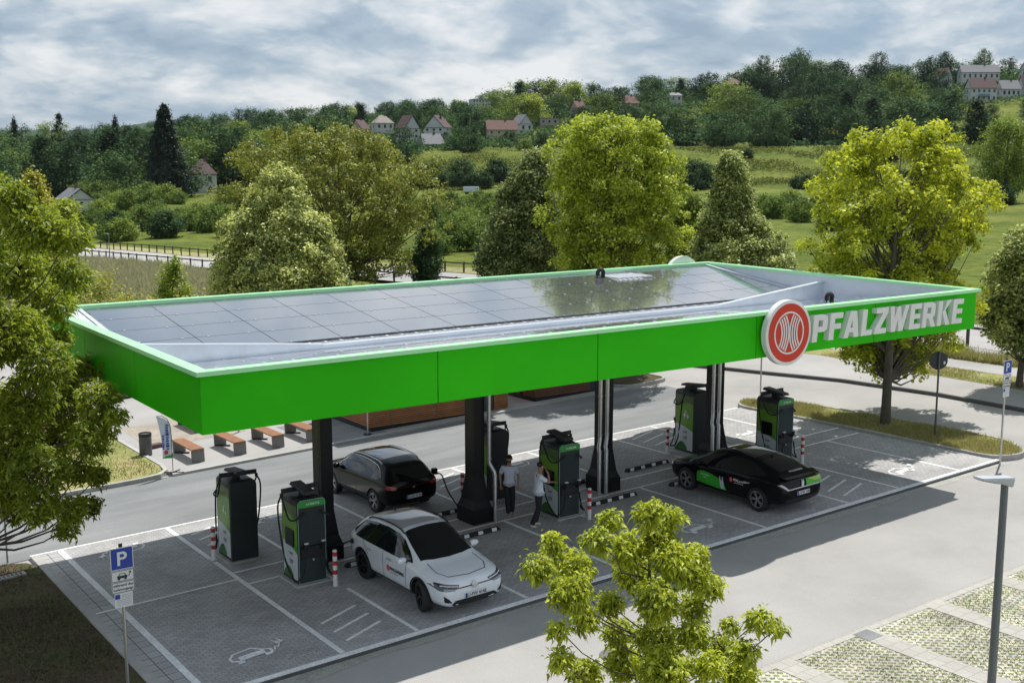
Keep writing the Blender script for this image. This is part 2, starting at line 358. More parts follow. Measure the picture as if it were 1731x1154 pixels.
# ------------------------------------------------------------------ terrain sheet to the horizon
def terrain():
    az = np.concatenate([np.linspace(-180, -62, 30)[:-1], np.linspace(-62, 62, 180), np.linspace(62, 180, 30)[1:]])
    rr = np.concatenate([[2, 30, 60], np.linspace(80, 330, 60), np.linspace(338, 460, 45), np.linspace(480, 900, 40), [1000, 1200, 1500, 2000, 2800, 4000, 6500]])
    A, Rr = np.meshgrid(np.radians(az), rr)
    X = CAM[0]+Rr*(np.cos(A)*FW[0]+np.sin(A)*RT[0]); Y = CAM[1]+Rr*(np.cos(A)*FW[1]+np.sin(A)*RT[1])
    Z = zt(X, Y)
    nz = np.sin(X*0.11+1.3)*np.sin(Y*0.09)*0.5+np.sin(X*0.31+Y*0.2)*0.22
    Z = Z+nz*np.clip((Rr-130)/200, 0, 1)-0.16-0.25*np.clip((95-Rr)/60, 0, 1)
    V = np.stack([X, Y, Z], -1).reshape(-1, 3); n = len(az)
    i, j = np.meshgrid(np.arange(len(rr)-1), np.arange(n-1), indexing='ij')
    F = np.stack([i*n+j, i*n+j+1, (i+1)*n+j+1, (i+1)*n+j], -1).reshape(-1, 4)
    m, nt, b = _nt('meadow_grass'); N = nt.nodes.new; L = nt.links.new
    tc = N('ShaderNodeTexCoord')
    def nz_(sc, det, st=(1, 1, 1)):
        mp = N('ShaderNodeMapping'); mp.inputs['Scale'].default_value = st; L(tc.outputs['Object'], mp.inputs[0])
        q = N('ShaderNodeTexNoise'); q.inputs['Scale'].default_value = sc; q.inputs['Detail'].default_value = det; q.inputs['Roughness'].default_value = 0.65
        L(mp.outputs[0], q.inputs['Vector']); return q.outputs['Fac']
    r = N('ShaderNodeValToRGB'); e = r.color_ramp.elements
    e[0].position = 0.33; e[0].color = (0.080, 0.115, 0.020, 1); e[1].position = 0.68; e[1].color = (0.210, 0.215, 0.05, 1)
    k = e.new(0.5); k.color = (0.135, 0.170, 0.030, 1)
    L(nz_(0.035, 9), r.inputs[0])
    q = N('ShaderNodeMapRange'); q.inputs[1].default_value = 0.3; q.inputs[2].default_value = 0.7; q.inputs[3].default_value = 0.62; q.inputs[4].default_value = 1.35
    L(nz_(0.6, 8), q.inputs[0])
    v = N('ShaderNodeVectorMath'); v.operation = 'SCALE'; L(r.outputs[0], v.inputs[0]); L(q.outputs[0], v.inputs['Scale']); L(v.outputs[0], b.inputs['Base Color'])
    b.inputs['Roughness'].default_value = 0.95; b.inputs['Specular IOR Level'].default_value = 0.1
    bp = N('ShaderNodeBump'); bp.inputs['Strength'].default_value = 1.0; bp.inputs['Distance'].default_value = 0.5
    L(nz_(0.9, 6), bp.inputs['Height']); L(bp.outputs[0], b.inputs['Normal'])
    o = fmesh('ground', V, F, m, smooth=True); o['kind'] = 'structure'
terrain()

# ------------------------------------------------------------------ paving, roads, kerbs
sheet('asphalt_lot', [(-60, -45), (32.45, -45), (32.45, 2.9), (32.75, 7.1), (32.4, 11.6), (31.5, 14.9), (29.5, 22), (26, 31), (22, 40), (-2, 48), (-60, 48)], -0.09, M_asph)
sheet('back_road', [(-60, 10.76), (20.5, 10.76), (24.2, 10.9), (26.2, 13.5), (26.6, 16.2), (24.8, 16.75), (23, 16.65), (4.9, 16.35), (-60, 16.2)], -0.075, M_asph2)
sheet('parking_paving', [(-0.06, 0.0), (25.55, 0.0), (25.5, 7.9), (25.4, 10.72), (-0.06, 10.72)], 0.0, M_pave, thick=0.3)
sheet('paver_strip', [(-0.5, -6), (-0.066, -6), (-0.066, 10.72), (-0.5, 10.72)], 0.0, M_slab, thick=0.3)
sheet('edge_band', [(-0.72, -6), (-0.504, -6), (-0.504, 10.72), (-0.72, 10.72)], 0.012, M_conc, thick=0.3)
# front kerb: painted top, dark drop
k = MB(); k.box(0, 1, 0, 1, 0, 1) if False else None
sheet('front_kerb', [(-0.06, -0.13), (25.6, -0.13), (25.6, -0.004), (-0.06, -0.004)], 0.006, M_paint, thick=0.03)
sheet('front_kerb_face', [(-0.06, -0.17), (25.6, -0.17), (25.6, -0.004), (-0.06, -0.004)], -0.0245, M_concd, thick=0.3)
M_mortar = mat_blend('patched_mortar', [(0.33, 0.33, 0.29), (0.40, 0.40, 0.36), (0.30, 0.30, 0.27)], 1.5, bump=0.4)
pts = []
rr_ = random.Random(4)
for i in range(90):
    x = -0.06+i*0.29; pts.append((x, -0.30-0.12*math.sin(x*0.9)**2-0.16*max(0, math.sin(x*0.37+1.2))-rr_.random()*0.07))
sheet('kerb_mortar', [(-0.06, -0.172)]+pts+[(25.8, -0.172)], -0.084, M_mortar)
# far edge line and painted marks
def stripe(x0, y0, x1, y1, w, h=0.005):
    d = Vector((x1-x0, y1-y0, 0)).normalized(); n = Vector((-d.y, d.x, 0))*w/2
    return [(x0-n.x, y0-n.y), (x1-n.x, y1-n.y), (x1+n.x, y1+n.y), (x0+n.x, y0+n.y)]
def marks(name, polys, h=0.005, m=None, label=None):
    b = MB()
    for p in polys: b.add([(x, y, zg(x, y)+h) for x, y in p], [tuple(range(len(p)))])
    o = b.build(name, m or M_paint); o['kind'] = 'structure'; return o
XS = [0.03, 2.89, 4.65, 7.52, 10.35, 12.24, 15.25, 18.56, 20.78, 23.67]
YN, YM = 5.05, 6.01
L_ = []
L_.append(stripe(XS[0], 0.02, XS[0], 10.7, 0.15)); L_.append(stripe(XS[1], 0.02, XS[1], 3.3, 0.12)); L_.append(stripe(XS[1], 3.3, XS[1], 7.1, 0.12)); L_.append(stripe(XS[1], 7.4, XS[1], 10.7, 0.12))
for i in (2, 3, 4, 5, 6, 7, 8, 9):
    a = 0.02; b_ = YN-0.04
    if i in (2, 5, 8): L_.append(stripe(XS[i], a, XS[i], 3.25, 0.10)); L_.append(stripe(XS[i], 3.8, XS[i], b_, 0.10))
    else: L_.append(stripe(XS[i], a, XS[i], b_, 0.10))
    if i in (4, 7): L_.append(stripe(XS[i], YM+0.04, XS[i], 7.1, 0.10)); L_.append(stripe(XS[i], 7.5, XS[i], 10.7, 0.10))
    else: L_.append(stripe(XS[i], YM+0.04, XS[i], 10.7, 0.10))
marks('bay_lines', L_)
marks('bay_lines_across', [stripe(XS[1], YN, 25.3, YN, 0.10), stripe(XS[1], YM, 25.4, YM, 0.10), stripe(-0.62, 5.52, XS[1], 5.52, 0.09), stripe(-0.72, 10.76, 25.3, 10.76, 0.09)], 0.010)
H_ = []
for x0, x1 in ((3.23, 4.3), (19.0, 20.38)):
    for y in (1.70, 1.10, 0.53): H_.append(stripe(x0, y, x1, y+0.48, 0.085)); H_.append(stripe(x0, 10.75-y-1.05+0.5, x1, 10.75-y-0.55+0.5, 0.085))
for y in (1.70, 1.10, 0.53): H_.append(stripe(10.8, y, 11.95, y+0.48, 0.085)); H_.append(stripe(10.8, 10.2-y, 11.95, 10.7-y, 0.085))
marks('hatch_marks', H_)
def ev_symbol(x, y, flip=1):
    S = 1.0; P = []
    def q(pts): P.append([(x+px*S*flip, y+py*S*flip) for px, py in pts])
    def ln(a, b, w): P.append([(x+px*flip, y+py*flip) for px, py in stripe(*a, *b, w)])
    ln((0.0, 0.28), (0.13, 0.47), 0.05); ln((0.12, 0.46), (0.55, 0.55), 0.05); ln((0.54, 0.55), (0.72, 0.33), 0.05)
    ln((0.0, 0.10), (0.0, 0.30), 0.06); ln((0.0, 0.12), (0.16, 0.02), 0.06); ln((0.70, 0.34), (0.86, 0.26), 0.05)
    q([(0.14, 0.05), (0.72, 0.12), (0.74, 0.32), (0.16, 0.26)]); q([(0.06, -0.09), (0.20, -0.07), (0.21, 0.04), (0.07, 0.03)]); q([(0.66, -0.03), (0.82, 0.0), (0.84, 0.12), (0.68, 0.10)])
    ln((0.84, 0.05), (0.86, 0.26), 0.06)
    ln((0.92, 0.14), (0.98, 0.30), 0.035); ln((0.98, 0.30), (1.04, 0.22), 0.035); ln((1.03, 0.22), (1.12, 0.40), 0.035)
    q([(1.06, 0.38), (1.24, 0.44), (1.20, 0.56), (1.04, 0.50)]); ln((1.06, 0.52), (1.03, 0.62), 0.03); ln((1.18, 0.55), (1.15, 0.65), 0.03)
    for i, p in enumerate(P):
        yield p
for i, (x, y, f) in enumerate([(0.95, 0.92, 1), (13.42, 0.92, 1), (21.9, 0.85, 1), (1.9, 9.9, -1), (6.2, 9.9, -1), (14.5, 9.9, -1), (22.9, 7.75, -1)]):
    b = MB()
    for n_, p in enumerate(ev_symbol(x, y, f)): b.add([(px, py, zg(px, py)+0.005+0.0012*n_) for px, py in p], [tuple(range(len(p)))])
    o = b.build('charging_symbol', M_paint); o['kind'] = 'structure'
# kerbed left ground, dark soil with thin grass
M_soil = mat_blend('dark_soil_grass', [(0.065, 0.047, 0.03), (0.10, 0.075, 0.048), (0.085, 0.088, 0.034), (0.14, 0.108, 0.062)], 0.7, bump=0.8, fine=(0.35, 14), big=(0.2, 0.3))
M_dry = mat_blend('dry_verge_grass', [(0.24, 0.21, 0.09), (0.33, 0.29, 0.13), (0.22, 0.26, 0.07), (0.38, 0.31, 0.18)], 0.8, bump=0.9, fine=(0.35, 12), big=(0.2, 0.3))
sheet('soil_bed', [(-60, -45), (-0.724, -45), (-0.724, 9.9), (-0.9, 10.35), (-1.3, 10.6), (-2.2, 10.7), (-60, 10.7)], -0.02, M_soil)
def kerb(name, path, w=0.12, h=0.10, down=0.25, m=None, closed=False):
    b = MB(); n = len(path)
    P = [Vector((*p, 0)) for p in path]; L0 = []; L1 = []
    for i, p in enumerate(P):
        a = P[i-1] if (i > 0 or closed) else p; c = P[(i+1) % n] if (i < n-1 or closed) else p
        d = (c-a).normalized(); nn = Vector((-d.y, d.x, 0))*w/2; L0.append(p-nn); L1.append(p+nn)
    V = []; F = []
    for q0, q1 in zip(L0, L1):
        g0 = zg(q0.x, q0.y); g1 = zg(q1.x, q1.y)
        V += [(q0.x, q0.y, g0-down), (q0.x, q0.y, g0+h), (q1.x, q1.y, g1+h), (q1.x, q1.y, g1-down)]
    for i in range(n if closed else n-1):
        j = (i+1) % n
        for k_ in range(3): F.append((i*4+k_, i*4+k_+1, j*4+k_+1, j*4+k_))
    b.add(V, F); o = b.build(name, m or M_conc); o['kind'] = 'structure'; return o
# right kerbed island
def rounded(pts, r=0.5, n=5):
    out = []; k_ = len(pts)
    for i in range(k_):
        p = Vector((*pts[i], 0)); a = (Vector((*pts[i-1], 0))-p); c = (Vector((*pts[(i+1) % k_], 0))-p)
        ra = min(r, a.length*0.45, c.length*0.45); A = p+a.normalized()*ra; C = p+c.normalized()*ra
        for j in range(n+1):
            t = j/n; q = A*(1-t)**2+p*2*t*(1-t)+C*t*t; out.append((q.x, q.y))
    return out
ISL = rounded([(25.60, 0.05), (26.7, -0.35), (27.85, 1.0), (27.8, 5.4), (27.5, 9.6), (26.4, 11.6), (25.45, 10.9), (25.62, 6.0)], 0.8)
kerb('island_kerb', ISL, 0.13, 0.085, closed=True)
sheet('island_grass', ISL, 0.06, M_dry)
BED = rounded([(23.9, 20.6), (24.85, 16.85), (27.5, 17.0), (27.5, 19.0), (26.5, 23.5), (24.5, 24.2)], 0.7)
kerb('bed_kerb', BED, 0.13, 0.06, closed=True)
sheet('bed_soil', BED, 0.03, M_soil)
# plaza with benches, kerb to the back road
sheet('plaza_paving', [(4.95, 16.45), (24.75, 16.9), (23.7, 20.7), (22, 30), (9, 45), (5.0, 45), (3.0, 40), (6.3, 29), (5.5, 25.2), (4.98, 22.6), (5.1, 20)], 0.0, M_asph, thick=0.2)
sheet('plaza_edge', [(5.0, 16.30), (24.9, 16.72), (24.85, 16.9), (5.0, 16.46)], 0.008, M_conc, thick=0.3)
sheet('shade_patch', [(10.6, 16.45), (13.2, 16.55), (13.0, 20.5), (10.4, 20.4)], 0.006, M_asph2)  # shade on the paving left of the kiosk, painted as a darker sheet
M_field = mat_brick('cobbles', (0.42, 0.37, 0.30), (0.33, 0.29, 0.24), (0.22, 0.19, 0.15), 0.16, 0.10, 0.012, noise=(0.2, 1.2))
sheet('cobble_patch', [(5.5, 20.3), (9.3, 20.6), (9.2, 24.6), (5.75, 24.6)], 0.006, M_field)
LG = [(-60, 16.35), (3.9, 16.42), (4.75, 16.6), (4.98, 17.6), (4.98, 22.4), (5.4, 25), (6.2, 29), (2.5, 41), (-60, 47)]
sheet('left_verge', LG, 0.03, M_dry, thick=0.2)
kerb('verge_kerb', [(-60, 16.28), (3.9, 16.35), (4.6, 16.48), (4.95, 16.9), (5.05, 17.6), (5.05, 22.4)], 0.14, 0.06)
# crossing road side: kerb, sidewalk, verge, far path, strip
KP = [(31.0, 17.0), (31.5, 14.9), (32.4, 11.6), (32.75, 7.1), (32.5, 3.0), (32.45, -45)]
KP = [(29.3, 22.8)] + KP
kerb('pavement_kerb', KP, 0.14, 0.05, m=M_concd)
def band(x_in, x_out, y0, y1, inn): return inn
sheet('pavement', [(p[0]+0.07, p[1]) for p in KP]+[(35.8, -45), (35.5, 5.1), (35.9, 11.5), (36.4, 16.2), (35.5, 23), (30, 29)], 0.03, M_asph, thick=0.2)
sheet('dry_verge', [(35.85, -45), (35.55, 5.1), (35.95, 11.5), (36.45, 16.2), (35.6, 23), (37.2, 23), (38.2, 16.2), (37.9, 12), (37.7, 5), (37.9, -45)], 0.035, M_dry, thick=0.2)
sheet('foot_path', [(37.95, -45), (37.75, 5), (37.95, 12), (38.2, 17), (37.2, 24), (39.2, 24.5), (40.1, 17), (39.7, 11.3), (39.6, 5), (39.8, -45)], 0.03, M_asph, thick=0.2)
M_lush = mat_blend('rough_green_verge', [(0.16, 0.19, 0.04), (0.24, 0.26, 0.05), (0.30, 0.30, 0.09), (0.18, 0.22, 0.05)], 0.9, bump=1.0, fine=(0.3, 10))
sheet('grass_strip', [(39.85, -45), (39.65, 5), (39.75, 11.3), (40.15, 17), (39.2, 25), (41, 25), (41.9, 17), (41.5, 9), (41.6, -45)], 0.04, M_lush, thick=0.2)
sheet('cycle_path', [(41.65, -45), (41.55, 9), (41.95, 17), (41.2, 26), (49, 30), (50, 9), (50, -45)], 0.0, M_asph, thick=0.2)
# country path winding to the far left
def strip_path(name, left, right, m, h=0.05):
    V = []; n = len(left)
    for a, b in zip(left, right): V += [(*a, ztf(*a)+h), (*b, ztf(*b)+h)]
    F = [(2*i, 2*i+1, 2*i+3, 2*i+2) for i in range(n-1)]
    o = MB().add(V, F).build(name, m); o['kind'] = 'structure'; return o
def densify(p, n=6):
    out = []
    for a, b in zip(p[:-1], p[1:]):
        for i in range(n): t = i/n; out.append((a[0]*(1-t)+b[0]*t, a[1]*(1-t)+b[1]*t))
    out.append(p[-1]); return out
PL = densify([(28, 175), (32.3, 122), (33.3, 108), (34.7, 92), (39.6, 68.5), (41.2, 52), (41.4, 26)]); PR = densify([(34, 178), (37.9, 143), (39.2, 126), (40.3, 109), (45.4, 75), (47.5, 63), (48.8, 30)])
M_path = mat_blend('pale_path', [(0.36, 0.35, 0.34), (0.42, 0.41, 0.40)], 0.4, bump=0.2)
strip_path('country_path', PL, PR, M_path, 0.12)
M_mead = mat_blend('tall_meadow', [(0.22, 0.21, 0.09), (0.34, 0.31, 0.16), (0.27, 0.27, 0.11), (0.38, 0.34, 0.20)], 0.25, bump=1.0, fine=(0.3, 3.0), big=(0.2, 0.05))
strip_path('tall_grass_meadow', densify([(2, 70), (4, 110), (14, 160)][::-1], 12), densify([(34.0, 66), (33.0, 106), (26, 165)][::-1], 12), M_mead, 0.06)
strip_path('bare_verge', [(p[0]+0.4, p[1]) for p in PR], [(p[0]+3.6, p[1]+2) for p in PR], M_mead, 0.10)
# front car park: grass pavers between pale slab bands
M_gp = mat_brick('grass_paver_grid', (0.25, 0.215, 0.10), (0.15, 0.19, 0.045), (0.46, 0.44, 0.39), 0.16, 0.13, 0.033, noise=(0.42, 1.3), fine=0.35, rot=R(45), offset=0.5, bump=0.5)
M_slabl = mat_brick('pale_slabs', (0.44, 0.42, 0.38), (0.40, 0.38, 0.345), (0.30, 0.28, 0.25), 0.3, 0.3, 0.01, noise=(0.1, 0.8), fine=0.1)
YF = -5.66
sheet('grass_pavers', [(-25, YF-0.22), (33, YF-0.22), (33, -45), (-25, -45)], -0.075, M_gp)
sheet('paver_kerb', [(-25, YF), (33, YF), (33, YF-0.22), (-25, YF-0.22)], -0.068, M_slabl)
for i in range(-8, 9):
    x = 9.45+2.38*i
    sheet('slab_band', [(x-0.27, YF-0.221), (x+0.27, YF-0.221), (x+0.27, -20), (x-0.27, -20)], -0.066, M_slabl)
sheet('gutter_line', [(-25, YF+0.03), (33, YF+0.03), (33, YF+0.005), (-25, YF+0.005)], -0.084, M_concd)

sheet('tar_patch', [(11.58, -6.2), (12.0, -6.2), (12.0, -5.78), (11.58, -5.78)], -0.061, M_asph2)
o_ = MB().lathe([(0.30, 0.0), (0.30, 0.004)], 28, Matrix.Translation((7.2, -3.4, zg(7.2, -3.4)-0.088))).build('manhole_cover', mat('cast_iron', (0.14, 0.135, 0.13), 0.7, 0.3, 12, 0.4, 40)); setp(o_, 'round iron manhole cover in the pale asphalt in front of the bays', 'manhole cover')
# ------------------------------------------------------------------ the green canopy
CX0, CX1, CY0, CY1, CT, CB = 0.01, 23.96, -0.19, 11.25, 6.205, 5.02
M_glass_pv = mat('solar_glass', (0.125, 0.135, 0.155), 0.12, 0.12, 0.4, spec=1.0, coat=1.0)
MATS['solar_glass'].node_tree.nodes['Principled BSDF'].inputs['IOR'].default_value = 2.9
M_clip = mat('silver_clip', (0.62, 0.63, 0.65), 0.4)
M_soff = mat('soffit_sheet', (0.30, 0.31, 0.31), 0.5, 0.05, 1)
def canopy():
    t = thing('charging_canopy', 'long bright green canopy roof with solar panels over the charging bays', 'canopy', ((CX0+CX1)/2, (CY0+CY1)/2, 0))
    ox, oy = (CX0+CX1)/2, (CY0+CY1)/2
    Mi = Matrix.Translation((-ox, -oy, 0))
    def B(b, n, m, p=t, **k):
        me_ = b.mesh(n, **k); me_.transform(Mi); return link(n, me_, m, p)
    wx0, wx1, wy0, wy1 = CX0+0.1, CX1-0.1, CY0+0.1, CY1-0.1; th = 0.05; zt_ = 6.115
    # fascia panels, one each between the joints
    gap = 0.013
    for xs in ([wx0, 5.15, 9.4, 14.55, 19.2, wx1],):
        for i in range(5):
            a, b_ = xs[i]+(gap if i else 0), xs[i+1]-(gap if i < 4 else 0)
            B(MB().box(a, b_, wy0, wy0+th, CB, zt_), 'fascia_panel', M_green); B(MB().box(a, b_, wy1-th, wy1, CB, zt_), 'fascia_panel', M_green)
    ys = [wy0+th+0.001, 3.75, 7.5, wy1-th-0.001]
    for i in range(3):
        a, b_ = ys[i]+(gap if i else 0), ys[i+1]-(gap if i < 2 else 0)
        B(MB().box(wx0, wx0+th, a, b_, CB, zt_), 'fascia_panel', M_green); B(MB().box(wx1-th, wx1, a, b_, CB, zt_), 'fascia_panel', M_green)
    bk = MB()
    for x in (5.15, 9.4, 14.55, 19.2): bk.box(x-0.03, x+0.03, wy0+th+0.002, wy0+th+0.01, CB+0.01, zt_-0.01)
    for y in (3.75, 7.5): bk.box(wx0+th+0.002, wx0+th+0.01, y-0.03, y+0.03, CB+0.01, zt_-0.01)
    B(bk, 'joint_backing', M_ink)
    # drip edge: sloped flashing under a flat cap, all round
    fl = MB(); w = 0.26
    for (a, b_, c, d) in ((CX0, CX1, CY0, CY0+w), (CX0, CX1, CY1-w, CY1), (CX0, CX0+w, CY0+w, CY1-w), (CX1-w, CX1, CY0+w, CY1-w)):
        fl.box(a, b_, c, d, 6.118, 6.205)
    B(fl, 'roof_edge_flashing', M_greenl)
    # inner lining, pale sheet
    li = MB(); q = 0.14
    li.box(CX0+q, CX0+q+0.03, CY0+q, CY1-q, 5.30, 6.112); li.box(CX1-q-0.03, CX1-q, CY0+q, CY1-q, 5.30, 6.112)
    li.box(CX0+q+0.031, CX1-q-0.031, CY0+q, CY0+q+0.03, 5.30, 6.112); li.box(CX0+q+0.031, CX1-q-0.031, CY1-q-0.03, CY1-q, 5.30, 6.112)
    B(li, 'inner_lining', M_sheet)
    # roof deck: two slopes falling to a valley at y 5.6
    VY = 5.62; ZV, ZF, ZBk = 5.42, 5.98, 6.02
    dk = MB(); n = 120; x0, x1 = CX0+q+0.03, CX1-q-0.03
    for i in range(n):
        xa = x0+(x1-x0)*i/n; xb = x0+(x1-x0)*(i+1)/n; r_ = 0.0
        dk.add([(xa, CY0+q+.03, ZF-0.12+r_), (xb, CY0+q+.03, ZF-0.12+r_), (xb, VY, ZV-0.06+r_), (xa, VY, ZV-0.06+r_)], [(0, 1, 2, 3)])
        dk.add([(xa, VY, ZV-0.06+r_), (xb, VY, ZV-0.06+r_), (xb, CY1-q-.03, ZBk-0.06+r_), (xa, CY1-q-.03, ZBk-0.06+r_)], [(0, 1, 2, 3)])
    B(dk, 'roof_deck', M_sheet)
    # soffit, recessed
    sf = MB(); sf.box(wx0+th+0.02, wx1-th-0.02, wy0+th+0.02, wy1-th-0.02, CB+0.12, CB+0.16)
    B(sf, 'soffit', M_soff)
    # wedge shaped upstands rising from the valley to both ends, capped in bright metal
    for s in (0, 1):
        w_ = MB(); xb = 5.3 if s == 0 else 18.9; xe = x0 if s == 0 else x1
        w_.add([(xb, VY-0.05, 5.36), (xe, VY-0.05, 5.36), (xe, VY-0.05, 5.93), (xb, VY-0.05, 5.48), (xb, VY, 5.36), (xe, VY, 5.36), (xe, VY, 5.93), (xb, VY, 5.48)],
               [(0, 1, 2, 3), (4, 5, 6, 7), (0, 1, 5, 4), (1, 2, 6, 5), (2, 3, 7, 6), (3, 0, 4, 7)])
        B(w_, 'end_upstand', M_alu)
        c = MB(); c.bar((xb, VY-0.03, 5.50), (xe, VY-0.03, 5.955), 0.16, 0.03); B(c, 'upstand_cap', M_sheet)
    c = MB(); c.box(5.3, 18.9, VY-0.11, VY+0.05, 5.47, 5.50); c.box(5.3, 18.9, VY-0.05, VY-0.01, 5.36, 5.469); B(c, 'valley_rail', M_sheet)
    g = MB(); g.box(3.0, 21.2, 6.12, 6.24, 5.44, 5.455); B(g, 'valley_gap', M_ink)
    br = MB()
    for i in range(40):
        x = 3.4+i*0.44; br.box(x, x+0.05, 5.70, 6.16, 5.452, 5.478)
    br.box(3.0, 21.3, 5.84, 5.87, 5.46, 5.50)
    B(br, 'mounting_rail', M_clip)
    # solar panels
    pv = []; clip = MB()
    def P(x, y, front):   # height of panel plane
        return (5.50+(y-6.35)*(6.10-5.50)/(10.85-6.35)) if not front else (5.50+(4.75-y)*(6.03-5.50)/(4.75-0.22))
    for front in (0, 1):
        y_in, y_out = (6.35, 10.85) if not front else (4.75, 0.22)
        for i in range(13):
            xa = 1.06+i*1.722; xb = xa+1.70
            if xb > 23.5: continue
            for j in range(4):
                ya = y_in+(y_out-y_in)*j/4; yb = y_in+(y_out-y_in)*(j+1)/4
                if ya > yb: ya, yb = yb, ya
                ya += 0.012; yb -= 0.012
                if not front and i == 10 and j == 3: continue
                b_ = MB(); V = []
                for dz in (-0.03, 0.0):
                    for (x, y) in ((xa, ya), (xb, ya), (xb, yb), (xa, yb)): V.append((x, y, P(x, y, front)+dz))
                b_.add(V, [(3, 2, 1, 0), (4, 5, 6, 7), (0, 1, 5, 4), (1, 2, 6, 5), (2, 3, 7, 6), (3, 0, 4, 7)])
                for cx in (xa+0.32, xb-0.32):
                    
                    for y in (ya+0.012, yb-0.012): z = P(cx, y, front); b_.cur = 1; b_.box(cx-0.026, cx+0.026, y-0.018, y+0.018, z+0.001, z+0.010)
                B(b_, 'solar_panel', [M_glass_pv, M_clip])
    for ex_, wd, dz in ((23.60, 0.08, 0), (0.93, 0.10, 0), (0.62, 0.35, 0.05)): B(MB().bar((ex_, 6.2, 5.53+dz), (ex_, 10.95, 6.13+dz*0.5), wd, 0.03), 'edge_rail', M_alu)
    # deck seen where one panel is left out, ribbed
    rb = MB()
    for i in range(7): rb.box(18.38+i*0.23, 18.50+i*0.23, 9.75, 10.95, 5.985+0.0, 6.03)
    B(rb, 'ribbed_deck', M_clip)
    for (x, y, z) in ((18.15, 10.35, 6.0), (21.6, 3.4, 5.6)):
        h = MB(); pts = [(x, y, z-0.1), (x, y, z+0.16)]+[(x-0.13+0.13*math.cos(a), y-0.02, z+0.16+0.13*math.sin(a)) for a in np.linspace(0.2, math.pi*1.15, 9)]
        h.tube(pts, 0.07, 12); h.tube([(x-0.26, y-0.02, z+0.12), (x-0.3, y-0.05, z+0.05), (x-0.42, y-0.1, z-0.05)], 0.02, 6)
        B(h, 'cable_gooseneck', M_rubber, smooth=True)
    # front lettering
    def letter(polys, x, sc=1.0):
        b_ = MB()
        for p in polys:
            pp = [(x+(px+0.07*py)*sc, 5.28+py*0.70) for px, py in p]
            n = len(pp); V = [(a, -0.26, c) for a, c in pp]+[(a, wy0-0.001, c) for a, c in pp]
            b_.add(V, [tuple(range(n)), tuple(range(n, 2*n))[::-1]]+[(i, (i+1) % n, n+(i+1) % n, n+i) for i in range(n)])
        return b_
    def box(x0, y0, x1, y1): return [(x0, y0), (x1, y0), (x1, y1), (x0, y1)]
    k = 0.19
    Pc = lambda w: [[(0, 0), (k, 0), (k, 1), (0, 1)], [(k, .80), (w-.1, .80), (w, .84), (w-.02, .93), (w-.12, 1), (k, 1)], [(k, .36), (w-.12, .36), (w-.02, .43), (w, .52), (w-.14, .56), (k, .56)], [(w-k, .55), (w, .52), (w, .84), (w-k, .81)]]
    G = {'P': (Pc(.55), .55), 'F': ([box(0, 0, k, 1), box(k, .80, .50, 1), box(k, .40, .45, .60)], .50),
         'A': ([[(0, 0), (k, 0), (.30, .72), (.34, 1), (.20, 1)], [(.34, 1), (.30, .72), (.42, 0), (.62, 0), (.46, 1)], box(.20, .20, .42, .38)], .62),
         'L': ([box(0, 0, k, 1), box(k, 0, .45, .20)], .46), 'Z': ([box(.02, .80, .52, 1), box(0, 0, .50, .20), [(0, .20), (.22, .20), (.52, .80), (.30, .80)]], .52),
         'W': ([[(.10, 0), (.26, 0), (.16, 1), (0, 1)], [(.10, 0), (.28, 0), (.44, 1), (.30, 1)], [(.42, 0), (.58, 0), (.44, 1), (.30, 1)], [(.42, 0), (.60, 0), (.80, 1), (.64, 1)]], .80),
         'E': ([box(0, 0, k, 1), box(k, .80, .48, 1), box(k, .41, .45, .60), box(k, 0, .48, .20)], .48),
         'R': (Pc(.55)+[[(.28, .36), (.42, 0), (.62, 0), (.46, .38)]], .60), 'K': ([box(0, 0, k, 1), [(k, .40), (.40, 1), (.60, 1), (k+.06, .52)], [(.20, .55), (.40, 0), (.60, 0), (.32, .66)]], .60)}
    word = 'PFALZWERKE'; tot = sum(G[c][1] for c in word); sp = (6.50-tot*1.0)/9; x = 16.45
    for c in word:
        # overlapping strokes merge into one body: give each a hair more depth
        polys, w = G[c]; b_ = MB()
        for j, p in enumerate(polys):
            d = 0.26+0.0015*j
            pp = [(x+(px+0.07*py), 5.28+py*0.70) for px, py in p]; n = len(pp)
            b_.add([(a, -d, c2) for a, c2 in pp]+[(a, wy0-0.001, c2) for a, c2 in pp], [tuple(range(n)), tuple(range(n, 2*n))[::-1]]+[(i, (i+1) % n, n+(i+1) % n, n+i) for i in range(n)])
        B(b_, 'sign_letter', M_white); x += w+sp
    # round emblem on the front and on the back
    for (ex, ey, s) in ((15.47, -0.34, -1), (22.72, CY1+0.16, 1)):
        M_ = Matrix.Translation((ex, ey, 5.63)) @ Matrix.Rotation(math.pi/2 if s < 0 else -math.pi/2, 4, 'X')
        d = MB().lathe([(0.84, -0.17), (0.84, -0.01), (0.825, 0.0)], 64, M_)
        o = B(d, 'round_emblem', M_white, smooth=True); o2 = MB().lathe([(0.755, 0.0), (0.755, 0.006)], 64, M_); f = B(o2, 'emblem_red_disc', M_red); f.parent = o
        r_ = MB(); ring = []
        for rr0, rr1 in ((0.505, 0.55),):
            n = 64; V = [(rr*math.cos(2*math.pi*j/n), rr*math.sin(2*math.pi*j/n), 0.010) for rr in (rr0, rr1) for j in range(n)]
            r_.add([M_ @ Vector(p) for p in V], [(j, (j+1) % n, n+(j+1) % n, n+j) for j in range(n)])
        zc = 0
